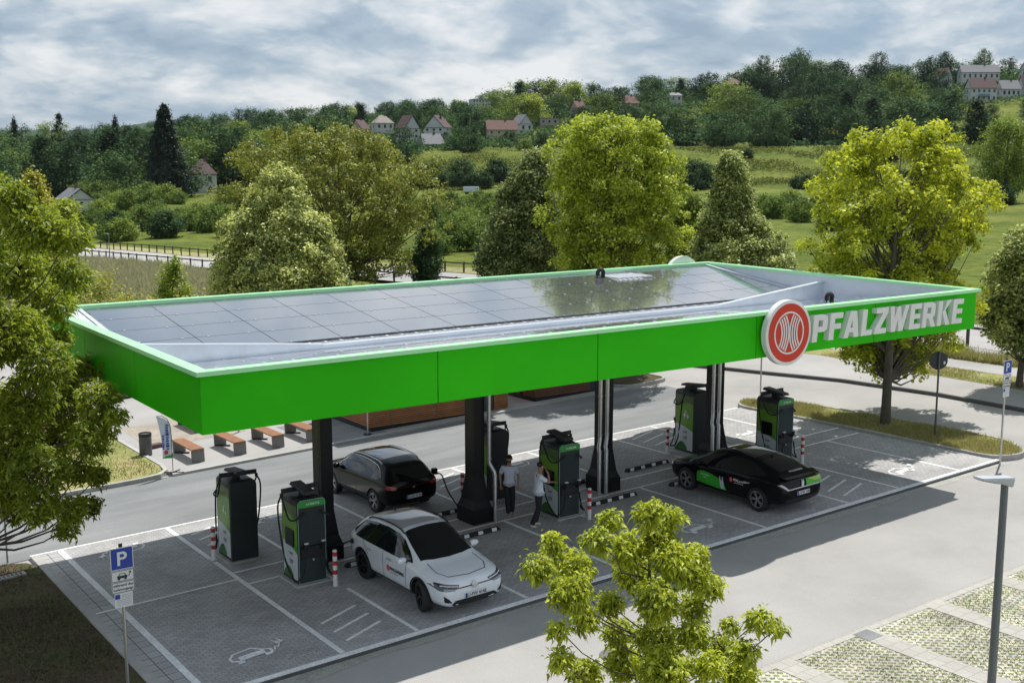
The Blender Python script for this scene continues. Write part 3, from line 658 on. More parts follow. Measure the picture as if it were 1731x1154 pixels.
        for sgn in (-1, 1):
            for kx in range(4):
                cx_ = sgn*(0.78+kx*0.0); rad = 0.70-0.0*kx; rad = 0.78-0.075-kx*0.085+0.16
                cx_ = sgn*0.88
                pts_ = []
                for a in np.linspace(-1, 1, 22):
                    yy = a*0.46; xx = cx_-sgn*math.sqrt(max(rad*rad-yy*yy, 0.0))
                    if xx*xx+yy*yy < 0.51**2: pts_.append((xx, yy))
                if len(pts_) < 3: continue
                zc += 1; zz = 0.011+0.001*zc; hw = 0.024
                V = []
                for i, (xx, yy) in enumerate(pts_):
                    nx, ny = (xx-cx_)/rad, yy/rad; V += [(xx-nx*hw, yy-ny*hw, zz), (xx+nx*hw, yy+ny*hw, zz)]
                r_.add([M_ @ Vector(p) for p in V], [(2*i, 2*i+1, 2*i+3, 2*i+2) for i in range(len(pts_)-1)])
        e_ = B(r_, 'emblem_lines', M_white); e_.parent = o
        st = MB().box(ex-0.5, ex+0.5, (ey+0.17 if s < 0 else wy1), (wy0 if s < 0 else ey-0.17), 5.4, 5.85); B(st, 'emblem_bracket', M_galv)
    # columns
    for cxp in (5.25, 9.80, 14.36, 18.92):
        g0 = zg(cxp, 5.65); c = MB(); hw, hd = 0.165, 0.23
        prof = [(g0-0.3, 0.32, 0.42), (g0+0.42, 0.32, 0.42), (g0+0.43, 0.30, 0.40), (g0+0.62, 0.24, 0.33), (g0+1.15, 0.18, 0.245), (g0+1.3, hw, hd), (CB+0.11, hw, hd)]
        for a, b_ in zip(prof[:-1], prof[1:]):
            V = [(cxp+sx*p[1], 5.65+sy*p[2], p[0]) for p in (a, b_) for sx, sy in ((-1, -1), (1, -1), (1, 1), (-1, 1))]
            c.add(V, [(0, 1, 5, 4), (1, 2, 6, 5), (2, 3, 7, 6), (3, 0, 4, 7)])
        o = B(c, 'column', M_black)
        rc = MB(); rc.box(cxp-hw-0.03, cxp+hw+0.03, 5.65-hd-0.03, 5.65-hd+0.01, 4.55, CB+0.11); rc.box(cxp-hw-0.004, cxp-hw+0.01, 5.65-hd+0.08, 5.65+hd-0.08, g0+1.4, 4.6)
        B(rc, 'column_head', M_black)
        if cxp > 6:
            for px in ([cxp-0.02] if cxp < 12 else [cxp-0.42, cxp-0.16]):
                px = px+(0.26 if cxp < 12 else 0)
                p = MB(); yb = 5.65-hd-0.12; dx = 0.10 if cxp < 12 else -0.13
                p.tube([(px, yb, CB+0.1), (px, yb, g0+1.75), (px, yb, g0+1.65), (px+dx, yb-0.1, g0+1.42), (px+dx, yb-0.14, g0+1.32), (px+dx, yb-0.14, g0+0.02)], 0.055, 12)
                for z in (g0+1.0, g0+1.3, g0+1.75, g0+2.9, g0+4.0):
                    q_ = (dx, -0.14) if z < g0+1.4 else (0, 0); p.lathe([(0.066, z), (0.066, z+0.035)], 12, Matrix.Translation((px+q_[0], yb+q_[1], 0)))
                B(p, 'drain_pipe', M_galv, smooth=True)
canopy()

# ------------------------------------------------------------------ charging stations
M_chg = mat('charger_graphite', (0.022, 0.027, 0.028), 0.45, 0.1, 5)
M_grille = mat('charger_grille', (0.035, 0.05, 0.052), 0.5, 0.1, 8)
M_chgreen = mat('charger_green_print', (0.16, 0.36, 0.02), 0.35, 0.06, 4)
M_chgreen2 = mat('charger_dark_green_print', (0.03, 0.16, 0.02), 0.35, 0.1, 3)
M_brightg = mat('charger_bright_band', (0.03, 0.34, 0.05), 0.35)
M_screen = mat('dark_screen', (0.008, 0.009, 0.01), 0.15)
M_lite = mat('pale_print', (0.62, 0.66, 0.68), 0.4, 0.05, 4)
def charger(x, y, rz, label):
    """narrow end with the grille and plugs faces local -Y; printed side faces local -X"""
    t = thing('charging_station', label, 'charging station', (x, y, zg(x, y)), rz, 'charging stations under the canopy')
    w, d, h = 0.36, 0.46, 2.08
    pl = MB().box(-w-0.1, w+0.1, -d-0.08, d+0.08, -0.1, 0.05).build('plinth', M_conc, t)
    def outline(g, inset=0): # rounded top in x-z
        pts = [(-w+inset, 0.05+inset), (w-inset, 0.05+inset)]
        r_ = 0.10
        for a in np.linspace(0, math.pi/2, 5): pts.append((w-inset-r_+r_*math.cos(a), h-inset-r_+r_*math.sin(a)))
        for a in np.linspace(math.pi/2, math.pi, 5): pts.append((-w+inset+r_+r_*math.cos(a), h-inset-r_+r_*math.sin(a)))
        return pts
    # cabinet: body prism along y, slightly waisted
    P = outline(0); n = len(P); b = MB()
    def ring(y0, k=1.0, zk=1.0): return [(px*k, y0, pz*zk) for px, pz in P]
    V = ring(-d+0.02, 0.97, 0.99)+ring(-d+0.05)+ring(d-0.05)+ring(d, 0.97, 0.99); F = []
    for r_ in range(3): F += [(r_*n+i, r_*n+(i+1) % n, (r_+1)*n+(i+1) % n, (r_+1)*n+i) for i in range(n)]
    F += [tuple(range(n))[::-1], tuple(range(3*n, 4*n))]
    cab = b.add(V, F).build('cabinet', M_chg, t, smooth=True)
    # bright frame line round the front face
    f = MB(); Pi = outline(0, 0.0); Po = outline(0, 0.02)
    V = [(px*0.99, -d+0.012, pz) for px, pz in Pi]+[(px*0.99, -d+0.012, pz) for px, pz in Po]
    f.add(V, [(i, (i+1) % n, n+(i+1) % n, n+i) for i in range(n)]); f.build('front_frame', mat('pale_teal_edge', (0.22, 0.40, 0.34), 0.4), t)
    tb = MB().box(-w+0.03, w-0.03, -d-0.002, -d+0.016, 1.90, 2.05).build('header_band', M_brightg, t)
    marks_row('header_print', 0.30, 0.06, frame(0, (1, 0, 0), (0, 0, 1), (0.02, -d-0.006, 1.975)), M_lite, tb, 3)
    for (z0, z1) in ((0.98, 1.84), (0.12, 0.66)):
        g = MB()
        k_ = int((z1-z0)/0.048)
        for i in range(k_):
            z = z0+i*0.048; g.add([(-w+0.04, -d-0.012, z), (w-0.04, -d-0.012, z), (w-0.04, -d+0.014, z+0.034), (-w+0.04, -d+0.014, z+0.034), (-w+0.04, -d+0.016, z), (w-0.04, -d+0.016, z)], [(0, 1, 2, 3), (0, 1, 5, 4)])
        g.build('grille', M_grille, t)
    hp = MB().box(-w+0.05, w-0.05, -d-0.03, -d+0.016, 0.68, 0.95).build('holster_plate', M_blackm, t, bevel=0.01)
    for sx in (-0.22, 0.22):
        hd_ = MB(); hd_.tube([(sx, -d-0.05, 0.88), (sx, -d-0.12, 0.93), (sx-0.0, -d-0.14, 1.02)], [0.05, 0.04, 0.035], 10); hd_.box(sx-0.05, sx+0.05, -d-0.16, -d-0.11, 1.0, 1.06)
        cp = hd_.build('charging_plug', M_blackm, t, smooth=True)
        MB().box(sx-0.045, sx+0.045, -d-0.165, -d-0.10, 1.06, 1.085).build('plug_trim', M_white, cp)
    lp = MB().box(-0.015, 0.015, -d-0.05, -d-0.02, 0.60, 0.64).build('status_lamp', M_lite, t)
    # printed sides: -X and +X
    for s in (-1, 1):
        X = s*(w+0.004); up = MB()
        def wave(y): return 0.98-0.25*(y+d)/(2*d)+0.05*math.sin(3*(y+d))
        ys = np.linspace(-d+0.06, d-0.06, 12)
        V = [(X, yy, wave(s*yy)) for yy in ys]+[(X, yy, 1.93) for yy in ys]; up.add(V, [(i, i+1, 12+i+1, 12+i) for i in range(11)])
        pg = up.build('green_side_print', M_chgreen, t)
        lo = MB(); V = [(X, yy, 0.12) for yy in ys]+[(X, yy, wave(s*yy)-0.004) for yy in ys]; lo.add(V, [(i, i+1, 12+i+1, 12+i) for i in range(11)])
        lo.build('pale_side_print', M_lite, t)
        hill = MB(); ys2 = np.linspace(-d+0.08, 0.15, 10)
        V = [(X+s*0.003, s*yy, 0.11) for yy in ys2]+[(X+s*0.003, s*yy, 0.12+0.26*math.sin(math.pi*(i+0.6)/10.5)) for i, yy in enumerate(ys2)]
        hill.add(V, [(i, i+1, 10+i+1, 10+i) for i in range(9)]); hill.build('green_hill_print', M_chgreen2, t)
        up2 = MB(); zz = [(1.58, 1.93)]
        V = [(X+s*0.003, yy, 1.62+0.08*math.sin(4*yy+1)) for yy in ys]+[(X+s*0.003, yy, 1.925) for yy in ys]; up2.add(V, [(i, i+1, 12+i+1, 12+i) for i in range(11)])
        up2.build('brown_green_print', mat('moss_print', (0.10, 0.16, 0.05), 0.4, 0.25, 3), t)
        bz = []
        for q in ([(0.05, 1.44), (-0.06, 1.24), (0.0, 1.25), (-0.04, 1.10), (0.09, 1.32), (0.03, 1.31), (0.10, 1.44)], [(0.16, 1.38), (0.10, 1.22), (0.15, 1.22), (0.14, 1.14), (0.22, 1.27), (0.17, 1.27)]):
            if s > 0 or True: bz.append(q)
        if s == CH_BOLT:
            lb = MB()
            for j, q in enumerate(bz): lb.add([(X+s*(0.005+0.001*j), yy, z) for yy, z in q], [tuple(range(len(q)))])
            lb.build('lightning_bolt_print', M_white, t)
        else:
            MB().box(X-0.0 if s > 0 else X-0.03, X+0.03 if s > 0 else X, -0.24, 0.22, 0.90, 1.32).build('display_screen', M_screen, t, bevel=0.006)
            cr = MB().box(X if s > 0 else X-0.035, X+0.035 if s > 0 else X, -0.38, -0.28, 0.86, 0.96).build('card_reader', M_brightg, t)
        for k_, zz_ in enumerate((0.72, 0.55, 0.50)): marks_row('small_print', 0.16, 0.045 if k_ else 0.07, frame(0, (0, s, 0), (0, 0, 1), (X+s*0.006, 0.05*s, zz_)), M_steelg, t, 5+k_)
    # cable arms: a flat cap along y and a cross bar carrying the hoses
    cap = MB(); cap.add([(-0.16, -0.42, 2.18), (0.16, -0.42, 2.18), (0.16, 0.42, 2.26), (-0.16, 0.42, 2.26), (-0.13, -0.40, 2.25), (0.13, -0.40, 2.25), (0.13, 0.40, 2.33), (-0.13, 0.40, 2.33)],
        [(0, 1, 5, 4), (1, 2, 6, 5), (2, 3, 7, 6), (3, 0, 4, 7), (4, 5, 6, 7), (0, 3, 2, 1)])
    cap.box(-0.06, 0.06, -0.12, 0.12, h-0.02, 2.24)
    cap.build('cable_arm_cover', M_blackm, t)
    arm = MB(); ye = 0.16; za = 2.20
    arm.bar((-w-0.12, ye, za), (w+0.14, ye, za+0.03), 0.05, 0.11); arm.bar((-w-0.12, ye, za-0.05), (-w-0.12, ye, za-0.14), 0.06); arm.bar((w+0.14, ye, za-0.02), (w+0.14, ye, za-0.14), 0.06)
    arm.build('cable_arm', M_blackm, t)
    for s in (-1, 1):
        x0 = s*(w+0.13)
        hose = MB(); pts_ = [(x0, ye, za-0.1)]
        ctrl = [(x0, ye, za-0.1), (x0+s*0.10, ye-0.02, za-0.35), (x0+s*0.10, ye-0.10, 1.3), (x0+s*0.05, ye-0.25, 0.60), (x0-s*0.02, -0.30, 0.24), (x0-s*0.02, -d-0.06, 0.16), (s*(w-0.05), -d-0.12, 0.34), (s*0.24, -d-0.12, 0.72)]
        hose.tube(bez(ctrl, 26), 0.022, 8); hose.build('charging_cable', M_rubber, t, smooth=True)
        lp_ = MB(); lp_.tube(bez([(x0, ye, za-0.12), (x0-s*0.02, ye-0.1, 1.9), (x0-s*0.03, -0.14, 1.62), (x0-s*0.04, -d+0.05, 1.62), (s*(w-0.06), -d-0.05, 1.72), (s*0.2, -d-0.04, 1.80)], 16), 0.02, 8); lp_.build('short_cable', M_rubber, t, smooth=True)
    return t
def bez(c, n):
    """smooth curve through control points (Catmull-Rom)"""
    c = [Vector(p) for p in c]; c = [c[0]*2-c[1]]+c+[c[-1]*2-c[-2]]; out = []; segs = len(c)-3; per = max(2, n//segs)
    for i in range(segs):
        p0, p1, p2, p3 = c[i:i+4]
        for j in range(per):
            t = j/per; out.append(0.5*((2*p1)+(-p0+p2)*t+(2*p0-5*p1+4*p2-p3)*t*t+(-p0+3*p1-3*p2+p3)*t**3))
    out.append(c[-2]); return out
CH_BOLT = 1
charger(4.17, 4.52, 0, 'charging station with grille and plugs facing out, beside the white car')
charger(11.89, 4.55, 0, 'charging station with grille facing out, operated by the man in white')
charger(20.45, 4.50, 0, 'charging station partly behind the black hatchback, grille facing out')
charger(3.55, 7.15, math.pi, 'leftmost charging station, plain dark end towards the car park')
charger(11.34, 7.22, math.pi, 'charging station behind the second black column, mostly dark end showing')
charger(19.38, 7.12, math.pi, 'charging station beside the last column, white bolt on green side')

# ------------------------------------------------------------------ bollards, wheel stops
def bollard(x, y, label):
    t = thing('bollard', label, 'bollard', (x, y, zg(x, y)), 0, 'red and white bollards')
    MB().lathe([(0.055, -0.05), (0.055, 0.86), (0.045, 0.885)], 20).build('post', M_white, t, smooth=True)
    for z in (0.30, 0.52, 0.74): MB().lathe([(0.0565, z), (0.0565, z+0.105)], 20).build('red_band', M_redp, t, smooth=True)
    MB().lathe([(0.09, -0.02), (0.09, 0.012)], 16).build('base_plate', M_galv, t)
for x, y, l in ((4.50, 3.57, 'between the white car and the charger beside it'), (12.19, 3.60, 'beside the charger the man in white uses'), (20.83, 3.66, 'behind the black hatchback, by its charger'),
                (2.93, 7.26, 'left of the leftmost charging station'), (10.45, 7.3, 'beside the charger behind the second column'), (18.53, 7.38, 'left of the charger at the last column')):
    bollard(x, y, 'red and white banded bollard '+l)
def stop(x0, x1, y, label):
    t = thing('wheel_stop', label, 'wheel stop', ((x0+x1)/2, y, zg((x0+x1)/2, y)), 0, 'black wheel stops', tilt=True)
    L = (x1-x0)/2; b = MB(); b.add([(-L, -0.08, 0), (L, -0.08, 0), (L, 0.08, 0), (-L, 0.08, 0), (-L+0.05, -0.055, 0.10), (L-0.05, -0.055, 0.10), (L-0.05, 0.055, 0.10), (-L+0.05, 0.055, 0.10)],
        [(3, 2, 1, 0), (4, 5, 6, 7), (0, 1, 5, 4), (1, 2, 6, 5), (2, 3, 7, 6), (3, 0, 4, 7)])
    b.build('rubber_block', M_rubber, t, bevel=0.012)
    for i in range(4):
        x = -L+L*2*(i+0.5)/4; MB().add([(x-0.075, -0.0815, 0.02), (x+0.075, -0.0815, 0.02), (x+0.075, -0.0600, 0.096), (x-0.075, -0.0600, 0.096), (x+0.075, -0.04, 0.1035), (x-0.075, -0.04, 0.1035)], [(0, 1, 2, 3), (3, 2, 4, 5)]).build('reflector', M_white, t)
for a in ((5.25, 6.95, 4.56, 'black wheel stop behind the white car'), (8.1, 9.85, 4.51, 'black wheel stop at the empty bay beside the white car'), (13.0, 14.70, 4.53, 'black wheel stop in front of the third column'), (16.0, 17.7, 4.53, 'black wheel stop under the nose of the black hatchback'),
          (8.15, 9.85, 6.62, 'black wheel stop behind the black car being charged'), (12.95, 14.65, 6.56, 'black wheel stop behind the third column'), (16.05, 17.85, 6.60, 'black wheel stop in the empty far bay between the last columns')): stop(*a)

# ------------------------------------------------------------------ benches, bin, flag, kiosks
def bench(x, y, label):
    t = thing('bench', label, 'bench', (x, y, zg(x, y)), 0, 'timber benches on the plaza', tilt=True)
    for s in (-1, 1):
        MB().box(-0.22, 0.22, s*0.93-0.04, s*0.93+0.04, -0.02, 0.42).build('leg', mat('bench_concrete', (0.19, 0.185, 0.18), 0.85, 0.12, 4), t, bevel=0.008)
    sl = MB()
    for i in range(6): sl.box(-0.215+i*0.074, -0.215+i*0.074+0.058, -0.99, 0.99, 0.425, 0.475)
    sl.build('seat', M_wood, t)
    MB().bar((-0.2, 0.93, 0.03), (0.2, 0.5, 0.03), 0.05).build('foot_bar', M_blackm, t)
for x, y, l in ((6.20, 18.2, 'leftmost bench with timber slats, nearest the feather flag'), (7.70, 18.2, 'second bench from the flag, timber slats'), (9.12, 18.2, 'third bench from the flag, timber slats'), (10.45, 18.25, 'timber bench just left of the first black column'), (7.9, 22.6, 'timber bench further back, mostly hidden by the canopy')): bench(x, y, l)
t = thing('litter_bin', 'dark grey round litter bin on the plaza left of the flag', 'litter bin', (5.13, 19.5, zg(5.13, 19.5)))
MB().lathe([(0.20, 0), (0.215, 0.02), (0.215, 0.74), (0.20, 0.76)], 24).build('body', M_steelg, t, smooth=True)
MB().lathe([(0.222, 0.70), (0.222, 0.80), (0.19, 0.80), (0.19, 0.72)], 24).build('rim', M_blackm, t, smooth=True)
t = thing('stone_block', 'low dark block on the paving between bin and flag', 'block', (5.75, 20.4, zg(5.75, 20.4)), 0.2)
MB().box(-0.3, 0.3, -0.15, 0.15, 0, 0.14).build('body', mat('rusty_block', (0.10, 0.06, 0.05), 0.8, 0.2, 4), t, bevel=0.02)
t = thing('feather_flag', 'white feather flag with blue writing standing at the plaza kerb', 'flag', (5.06, 16.5, zg(5.06, 16.5)))
MB().tube([(0, 0, 0), (0, 0, 1.2), (-0.03, 0, 1.6), (-0.12, 0, 1.82), (-0.30, 0, 1.95), (-0.46, 0, 1.95)], 0.012, 8).build('pole', M_blackm, t, smooth=True)
fl = MB(); zs = np.linspace(0.52, 1.94, 16)
V = []
for i, z in enumerate(zs):
    xr = -0.005-0.33*max(0, (z-1.45)/0.5)**2.2; xl = -0.32-0.16*max(0, (z-1.0)/0.95)**1.5
    if i == 15: xr = -0.42
    w_ = 0.015*math.sin(z*6); V += [(xl, w_, z), (xr, 0, z)]
fl.add(V, [(2*i, 2*i+1, 2*i+3, 2*i+2) for i in range(15)]); cl = fl.build('flag_cloth', mat('white_flag_cloth', (0.72, 0.76, 0.84), 0.7, 0.08, 5), t, smooth=True)
marks_row('flag_print', 0.80, 0.12, frame(0, (0, 0, -1), (1, 0, 0), (-0.14, -0.02, 1.24)), M_navy, cl, 11)
marks_row('flag_print', 0.45, 0.09, frame(0, (0, 0, -1), (1, 0, 0), (-0.28, -0.02, 1.08)), M_navy, cl, 12)
MB().lathe([(0.07, -0.001), (0.07, 0.003)], 20, Matrix.Translation((-0.2, -0.02, 0.72)) @ Matrix.Rotation(math.pi/2, 4, 'X')).build('flag_emblem', M_red, cl)
MB().add([(-0.33, -0.012, 0.53), (-0.01, -0.012, 0.50), (-0.01, -0.012, 0.62), (-0.2, -0.022, 0.60)], [(0, 1, 2, 3)]).build('green_stripe', M_brightg, cl)
b = MB(); b.bar((-0.3, -0.2, 0.02), (0.3, 0.2, 0.02), 0.03); b.bar((-0.3, 0.2, 0.021), (0.3, -0.2, 0.021), 0.03); b.build('base', M_blackm, t)
M_clad = mat_brick('timber_cladding', (0.36, 0.155, 0.06), (0.30, 0.125, 0.05), (0.05, 0.02, 0.012), 4.0, 0.075, 0.012, noise=(0.22, 1.5), fine=0.12, bump=0.8)
def wallmat(name, c1, c2):
    m = mat_brick(name, c1, c2, (0.04, 0.018, 0.01), 4.0, 0.075, 0.011, noise=(0.2, 1.5), fine=0.12, bump=0.8)
    nt = m.node_tree; mp = [n for n in nt.nodes if n.type == 'MAPPING'][0]; tc = [n for n in nt.nodes if n.type == 'TEX_COORD'][0]
    sp = nt.nodes.new('ShaderNodeSeparateXYZ'); cb = nt.nodes.new('ShaderNodeCombineXYZ'); ad = nt.nodes.new('ShaderNodeMath'); ad.operation = 'ADD'
    nt.links.new(tc.outputs['Object'], sp.inputs[0]); nt.links.new(sp.outputs[0], ad.inputs[0]); nt.links.new(sp.outputs[1], ad.inputs[1])
    nt.links.new(ad.outputs[0], cb.inputs[0]); nt.links.new(sp.outputs[2], cb.inputs[1]); nt.links.new(cb.outputs[0], mp.inputs[0]); return m
M_cladA = wallmat('larch_cladding', (0.40, 0.17, 0.07), (0.33, 0.135, 0.055)); M_cladB = wallmat('dark_larch_cladding', (0.20, 0.085, 0.045), (0.16, 0.07, 0.04))
def kiosk(x0, x1, y0, y1, label, m, door):
    g0 = zg(x0, y0)-0.05; t = thing('timber_kiosk', label, 'kiosk', ((x0+x1)/2, (y0+y1)/2, g0), 0)
    a, d = (x1-x0)/2, (y1-y0)/2
    MB().box(-a+0.06, a-0.06, -d+0.06, d-0.06, 0, 3.1).build('plinth_and_core', M_blackm, t)
    sk = MB(); dx0, dx1 = door
    sk.box(-a, dx0, -d, -d+0.04, 0.22, 3.0); sk.box(dx1, a, -d, -d+0.04, 0.22, 3.0); sk.box(-a, -a+0.04, -d+0.041, -d+1.0, 0.22, 3.0); sk.box(-a, -a+0.04, -d+1.0, d-1.2, 0.22, 1.05); sk.box(-a, -a+0.04, d-1.2, d, 0.22, 3.0)
    sk.box(a-0.04, a, -d+0.041, d, 0.22, 3.0); sk.box(-a+0.041, a-0.041, d-0.04, d, 0.22, 3.0)
    sk.build('cladding', m, t)
    MB().box(dx0+0.02, dx1-0.02, -d+0.03, -d+0.055, 0.15, 2.6).build('door', mat('anthracite_door', (0.03, 0.04, 0.045), 0.4), t)
    MB().box(-a-0.25, a+0.2, -d-0.2, d+0.2, 3.1, 3.28).build('roof', M_steelg, t)
    return t, a, d
t, a_, d_ = kiosk(12.65, 18.85, 17.05, 20.6, 'orange brown timber kiosk behind the first two columns', M_cladA, (1.35, 2.45))
MB().box(-a_-0.14, -a_-0.02, -1.1, 0.5, 1.06, 1.12).build('counter', mat('ply', (0.5, 0.36, 0.2), 0.6), t)
pp = MB().box(-a_-0.03, -a_-0.012, -d_+0.1, -d_+0.62, 1.1, 1.75).build('poster', M_white, t)
MB().lathe([(0.1, 0), (0.1, 0.004)], 16, Matrix.Translation((-a_-0.032, -d_+0.34, 1.45)) @ Matrix.Rotation(-math.pi/2, 4, 'Y')).build('poster_emblem', M_red, pp)
t2, a_, d_ = kiosk(20.25, 24.1, 17.15, 19.2, 'darker brown timber kiosk behind the third column', M_cladB, (0.95, 1.5))
t = thing('marker_pole', 'thin white pole standing at the left corner of the orange kiosk', 'pole', (12.45, 16.85, zg(12.45, 16.85)))
MB().tube([(0, 0, 0), (0, 0, 2.6)], 0.025, 8).build('pole', M_galv, t, smooth=True); MB().lathe([(0.16, 0), (0.16, 0.03)], 16).build('foot', M_blackm, t)
t = thing('post', 'slim grey post among the plaza benches', 'post', (9.0, 20.6, zg(9.0, 20.6))); MB().tube([(0, 0, 0), (0, 0, 1.1)], 0.05, 10).build('post', M_galv, t, smooth=True); MB().lathe([(0.055, 1.1), (0.05, 1.12)], 12).build('cap', M_blackm, t)

# ------------------------------------------------------------------ signs and lamps
M_signw = mat('sign_white', (0.72, 0.74, 0.74), 0.4, 0.03, 3)
def parking_sign(x, y, top, label, rz=0.0):
    g0 = zg(x, y); t = thing('parking_sign', label, 'parking sign', (x, y, g0), rz, 'parking signs for charging cars')
    H = top-g0
    MB().tube([(0, 0, -0.1), (0, 0, H-0.02)], 0.03, 12).build('pole', M_galv, t, smooth=True); MB().lathe([(0.038, H-0.03), (0.038, H+0.02)], 12).build('pole_cap', M_ink, t)
    z = H-0.03
    def plate(name, w, h, m, zt_, border=None):
        p = MB().box(-w/2, w/2, -0.052, -0.04, zt_-h, zt_).build(name, m, t, bevel=0.004)
        return p
    p = plate('parking_panel', 0.42, 0.42, M_signw, z); MB().box(-0.195, 0.195, -0.0545, -0.0515, z-0.405, z-0.015).build('blue_field', M_navy, p)
    lt = MB(); Y = -0.057; zc = z-0.21
    lt.box(-0.085, -0.035, Y-0.001, Y, zc-0.13, zc+0.13)
    n = 10; V = []
    for a in np.linspace(math.pi/2, -math.pi/2, n): V += [(0.02+0.075*math.cos(a), Y-0.0005, zc+0.055+0.075*math.sin(a)), (0.015+0.03*math.cos(a), Y-0.0005, zc+0.055+0.03*math.sin(a))]
    lt.add(V, [(2*i, 2*i+1, 2*i+3, 2*i+2) for i in range(n-1)]); lt.add([(-0.036, Y-0.0007, zc+0.085), (0.02, Y-0.0007, zc+0.085), (0.02, Y-0.0007, zc+0.13), (-0.036, Y-0.0007, zc+0.13)], [(0, 1, 2, 3)]); lt.add([(-0.036, Y-0.0007, zc-0.02), (0.02, Y-0.0007, zc-0.02), (0.02, Y-0.0007, zc+0.025), (-0.036, Y-0.0007, zc+0.025)], [(0, 1, 2, 3)])
    lt.build('letter_p', M_signw, p)
    def framed(name, w, h, zt_):
        p = plate(name, w, h, M_signw, zt_); f = MB(); e = 0.008
        for (a, b_, c, d) in ((-w/2+.006, w/2-.006, zt_-.006-e, zt_-.006), (-w/2+.006, w/2-.006, zt_-h+.006, zt_-h+.006+e), (-w/2+.006, -w/2+.006+e, zt_-h+.006+e, zt_-.006-e), (w/2-.006-e, w/2-.006, zt_-h+.006+e, zt_-.006-e)): f.box(a, b_, -0.0545, -0.0515, c, d)
        f.build('black_border', M_ink, p); return p
    z -= 0.435; p = framed('car_panel', 0.42, 0.21, z); zc = z-0.12; c = MB(); q = lambda pts, dy=0: c.add([(a, -0.0555-dy, zc+b_) for a, b_ in pts], [tuple(range(len(pts)))])
    q([(-0.10, -0.03), (0.08, -0.03), (0.08, 0.02), (-0.10, 0.02)]); q([(-0.09, -0.06), (-0.05, -0.06), (-0.05, -0.03), (-0.09, -0.03)], .0004); q([(0.03, -0.06), (0.07, -0.06), (0.07, -0.03), (0.03, -0.03)], .0004)
    q([(-0.08, 0.02), (-0.065, 0.02), (-0.045, 0.055), (-0.055, 0.065)], .0006); q([(0.045, 0.02), (0.06, 0.02), (0.04, 0.065), (0.028, 0.055)], .0006); q([(-0.055, 0.055), (0.038, 0.055), (0.038, 0.065), (-0.055, 0.065)], .0008)
    q([(0.08, -0.01), (0.12, 0.0), (0.14, 0.05), (0.13, 0.05), (0.11, 0.01), (0.08, 0.0)], .001); q([(0.12, 0.05), (0.155, 0.05), (0.155, 0.085), (0.12, 0.085)], .0012)
    c.build('car_pictogram', M_ink, p)
    z -= 0.215; p = framed('text_panel', 0.42, 0.21, z)
    put_text('panel_text', 'während des', 0.072, frame(0, (1, 0, 0), (0, 0, 1), (0, -0.056, z-0.065)), M_ink, p, ext=0.0006, bold=0.001); put_text('panel_text', 'Ladevorgangs', 0.066, frame(0, (1, 0, 0), (0, 0, 1), (0, -0.056, z-0.145)), M_ink, p, ext=0.0006, bold=0.001)
    z -= 0.215; p = plate('disc_panel', 0.33, 0.28, M_signw, z)
    MB().box(-0.155, -0.065, -0.0550, -0.0515, z-0.11, z-0.02).build('blue_pictogram', M_navy, p)
    tx = MB()
    for i in range(7): tx.box(-0.13+(0.09 if i < 3 else 0), 0.14, -0.0535, -0.0515, z-0.045-i*0.031, z-0.04-i*0.031)
    tx.build('small_print', M_steelg, p)
parking_sign(-1.27, 0.62, 3.05+zg(-1.0, 0.6), 'parking sign on a pole at the left edge of the bays')
parking_sign(25.47, -0.22, 3.22+zg(25.5, -.2), 'parking sign on a pole at the tip of the grassy island')
t = thing('traffic_sign', 'round traffic sign seen from its dark back on the grassy island', 'traffic sign', (26.66, 2.96, zg(26.66, 2.96)), R(-35))
MB().tube([(0, 0, 0), (0, 0, 2.95)], 0.033, 12).build('pole', M_steelg, t, smooth=True)
MB().lathe([(0.31, -0.01), (0.315, 0.0), (0.31, 0.012)], 32, Matrix.Translation((0, 0.06, 2.62)) @ Matrix.Rotation(math.pi/2, 4, 'X')).build('sign_disc', mat('dark_sign_back', (0.03, 0.035, 0.04), 0.5), t)
MB().box(0.17, 0.23, 0.035, 0.0465, 2.50, 2.60).build('sticker', M_signw, t)
t = thing('sign_pole', 'thin grey pole rising behind the round emblem', 'pole', (26.9, 11.1, zg(26.9, 11.1)))
MB().tube([(0, 0, 0), (0, 0, 2.6)], 0.03, 10).build('pole', M_galv, t, smooth=True); MB().box(-0.2, 0.2, -0.05, -0.04, 2.2, 2.6).build('sign_plate', M_signw, t)
t = thing('post', 'thin grey post on the corner of the left verge', 'post', (-1.30, 10.62, zg(-1.3, 10.6)))
MB().tube([(0, 0, 0), (0, 0, 2.6)], 0.028, 10).build('pole', M_galv, t, smooth=True); MB().lathe([(0.035, 2.6), (0.03, 2.63)], 12).build('pole_cap', M_ink, t)
t = thing('drain_grate', 'small concrete drain grate in the soil at the left edge', 'drain', (-1.62, 9.45, zg(-1.6, 9.4)+0.0), 0.1, tilt=True)
MB().box(-0.5, 0.5, -0.12, 0.12, -0.05, 0.03).build('frame', M_conc, t)
b = MB()
for i in range(9): b.box(-0.44+i*0.1, -0.38+i*0.1, -0.08, 0.08, 0.031, 0.034)
b.build('slots', M_ink, t)
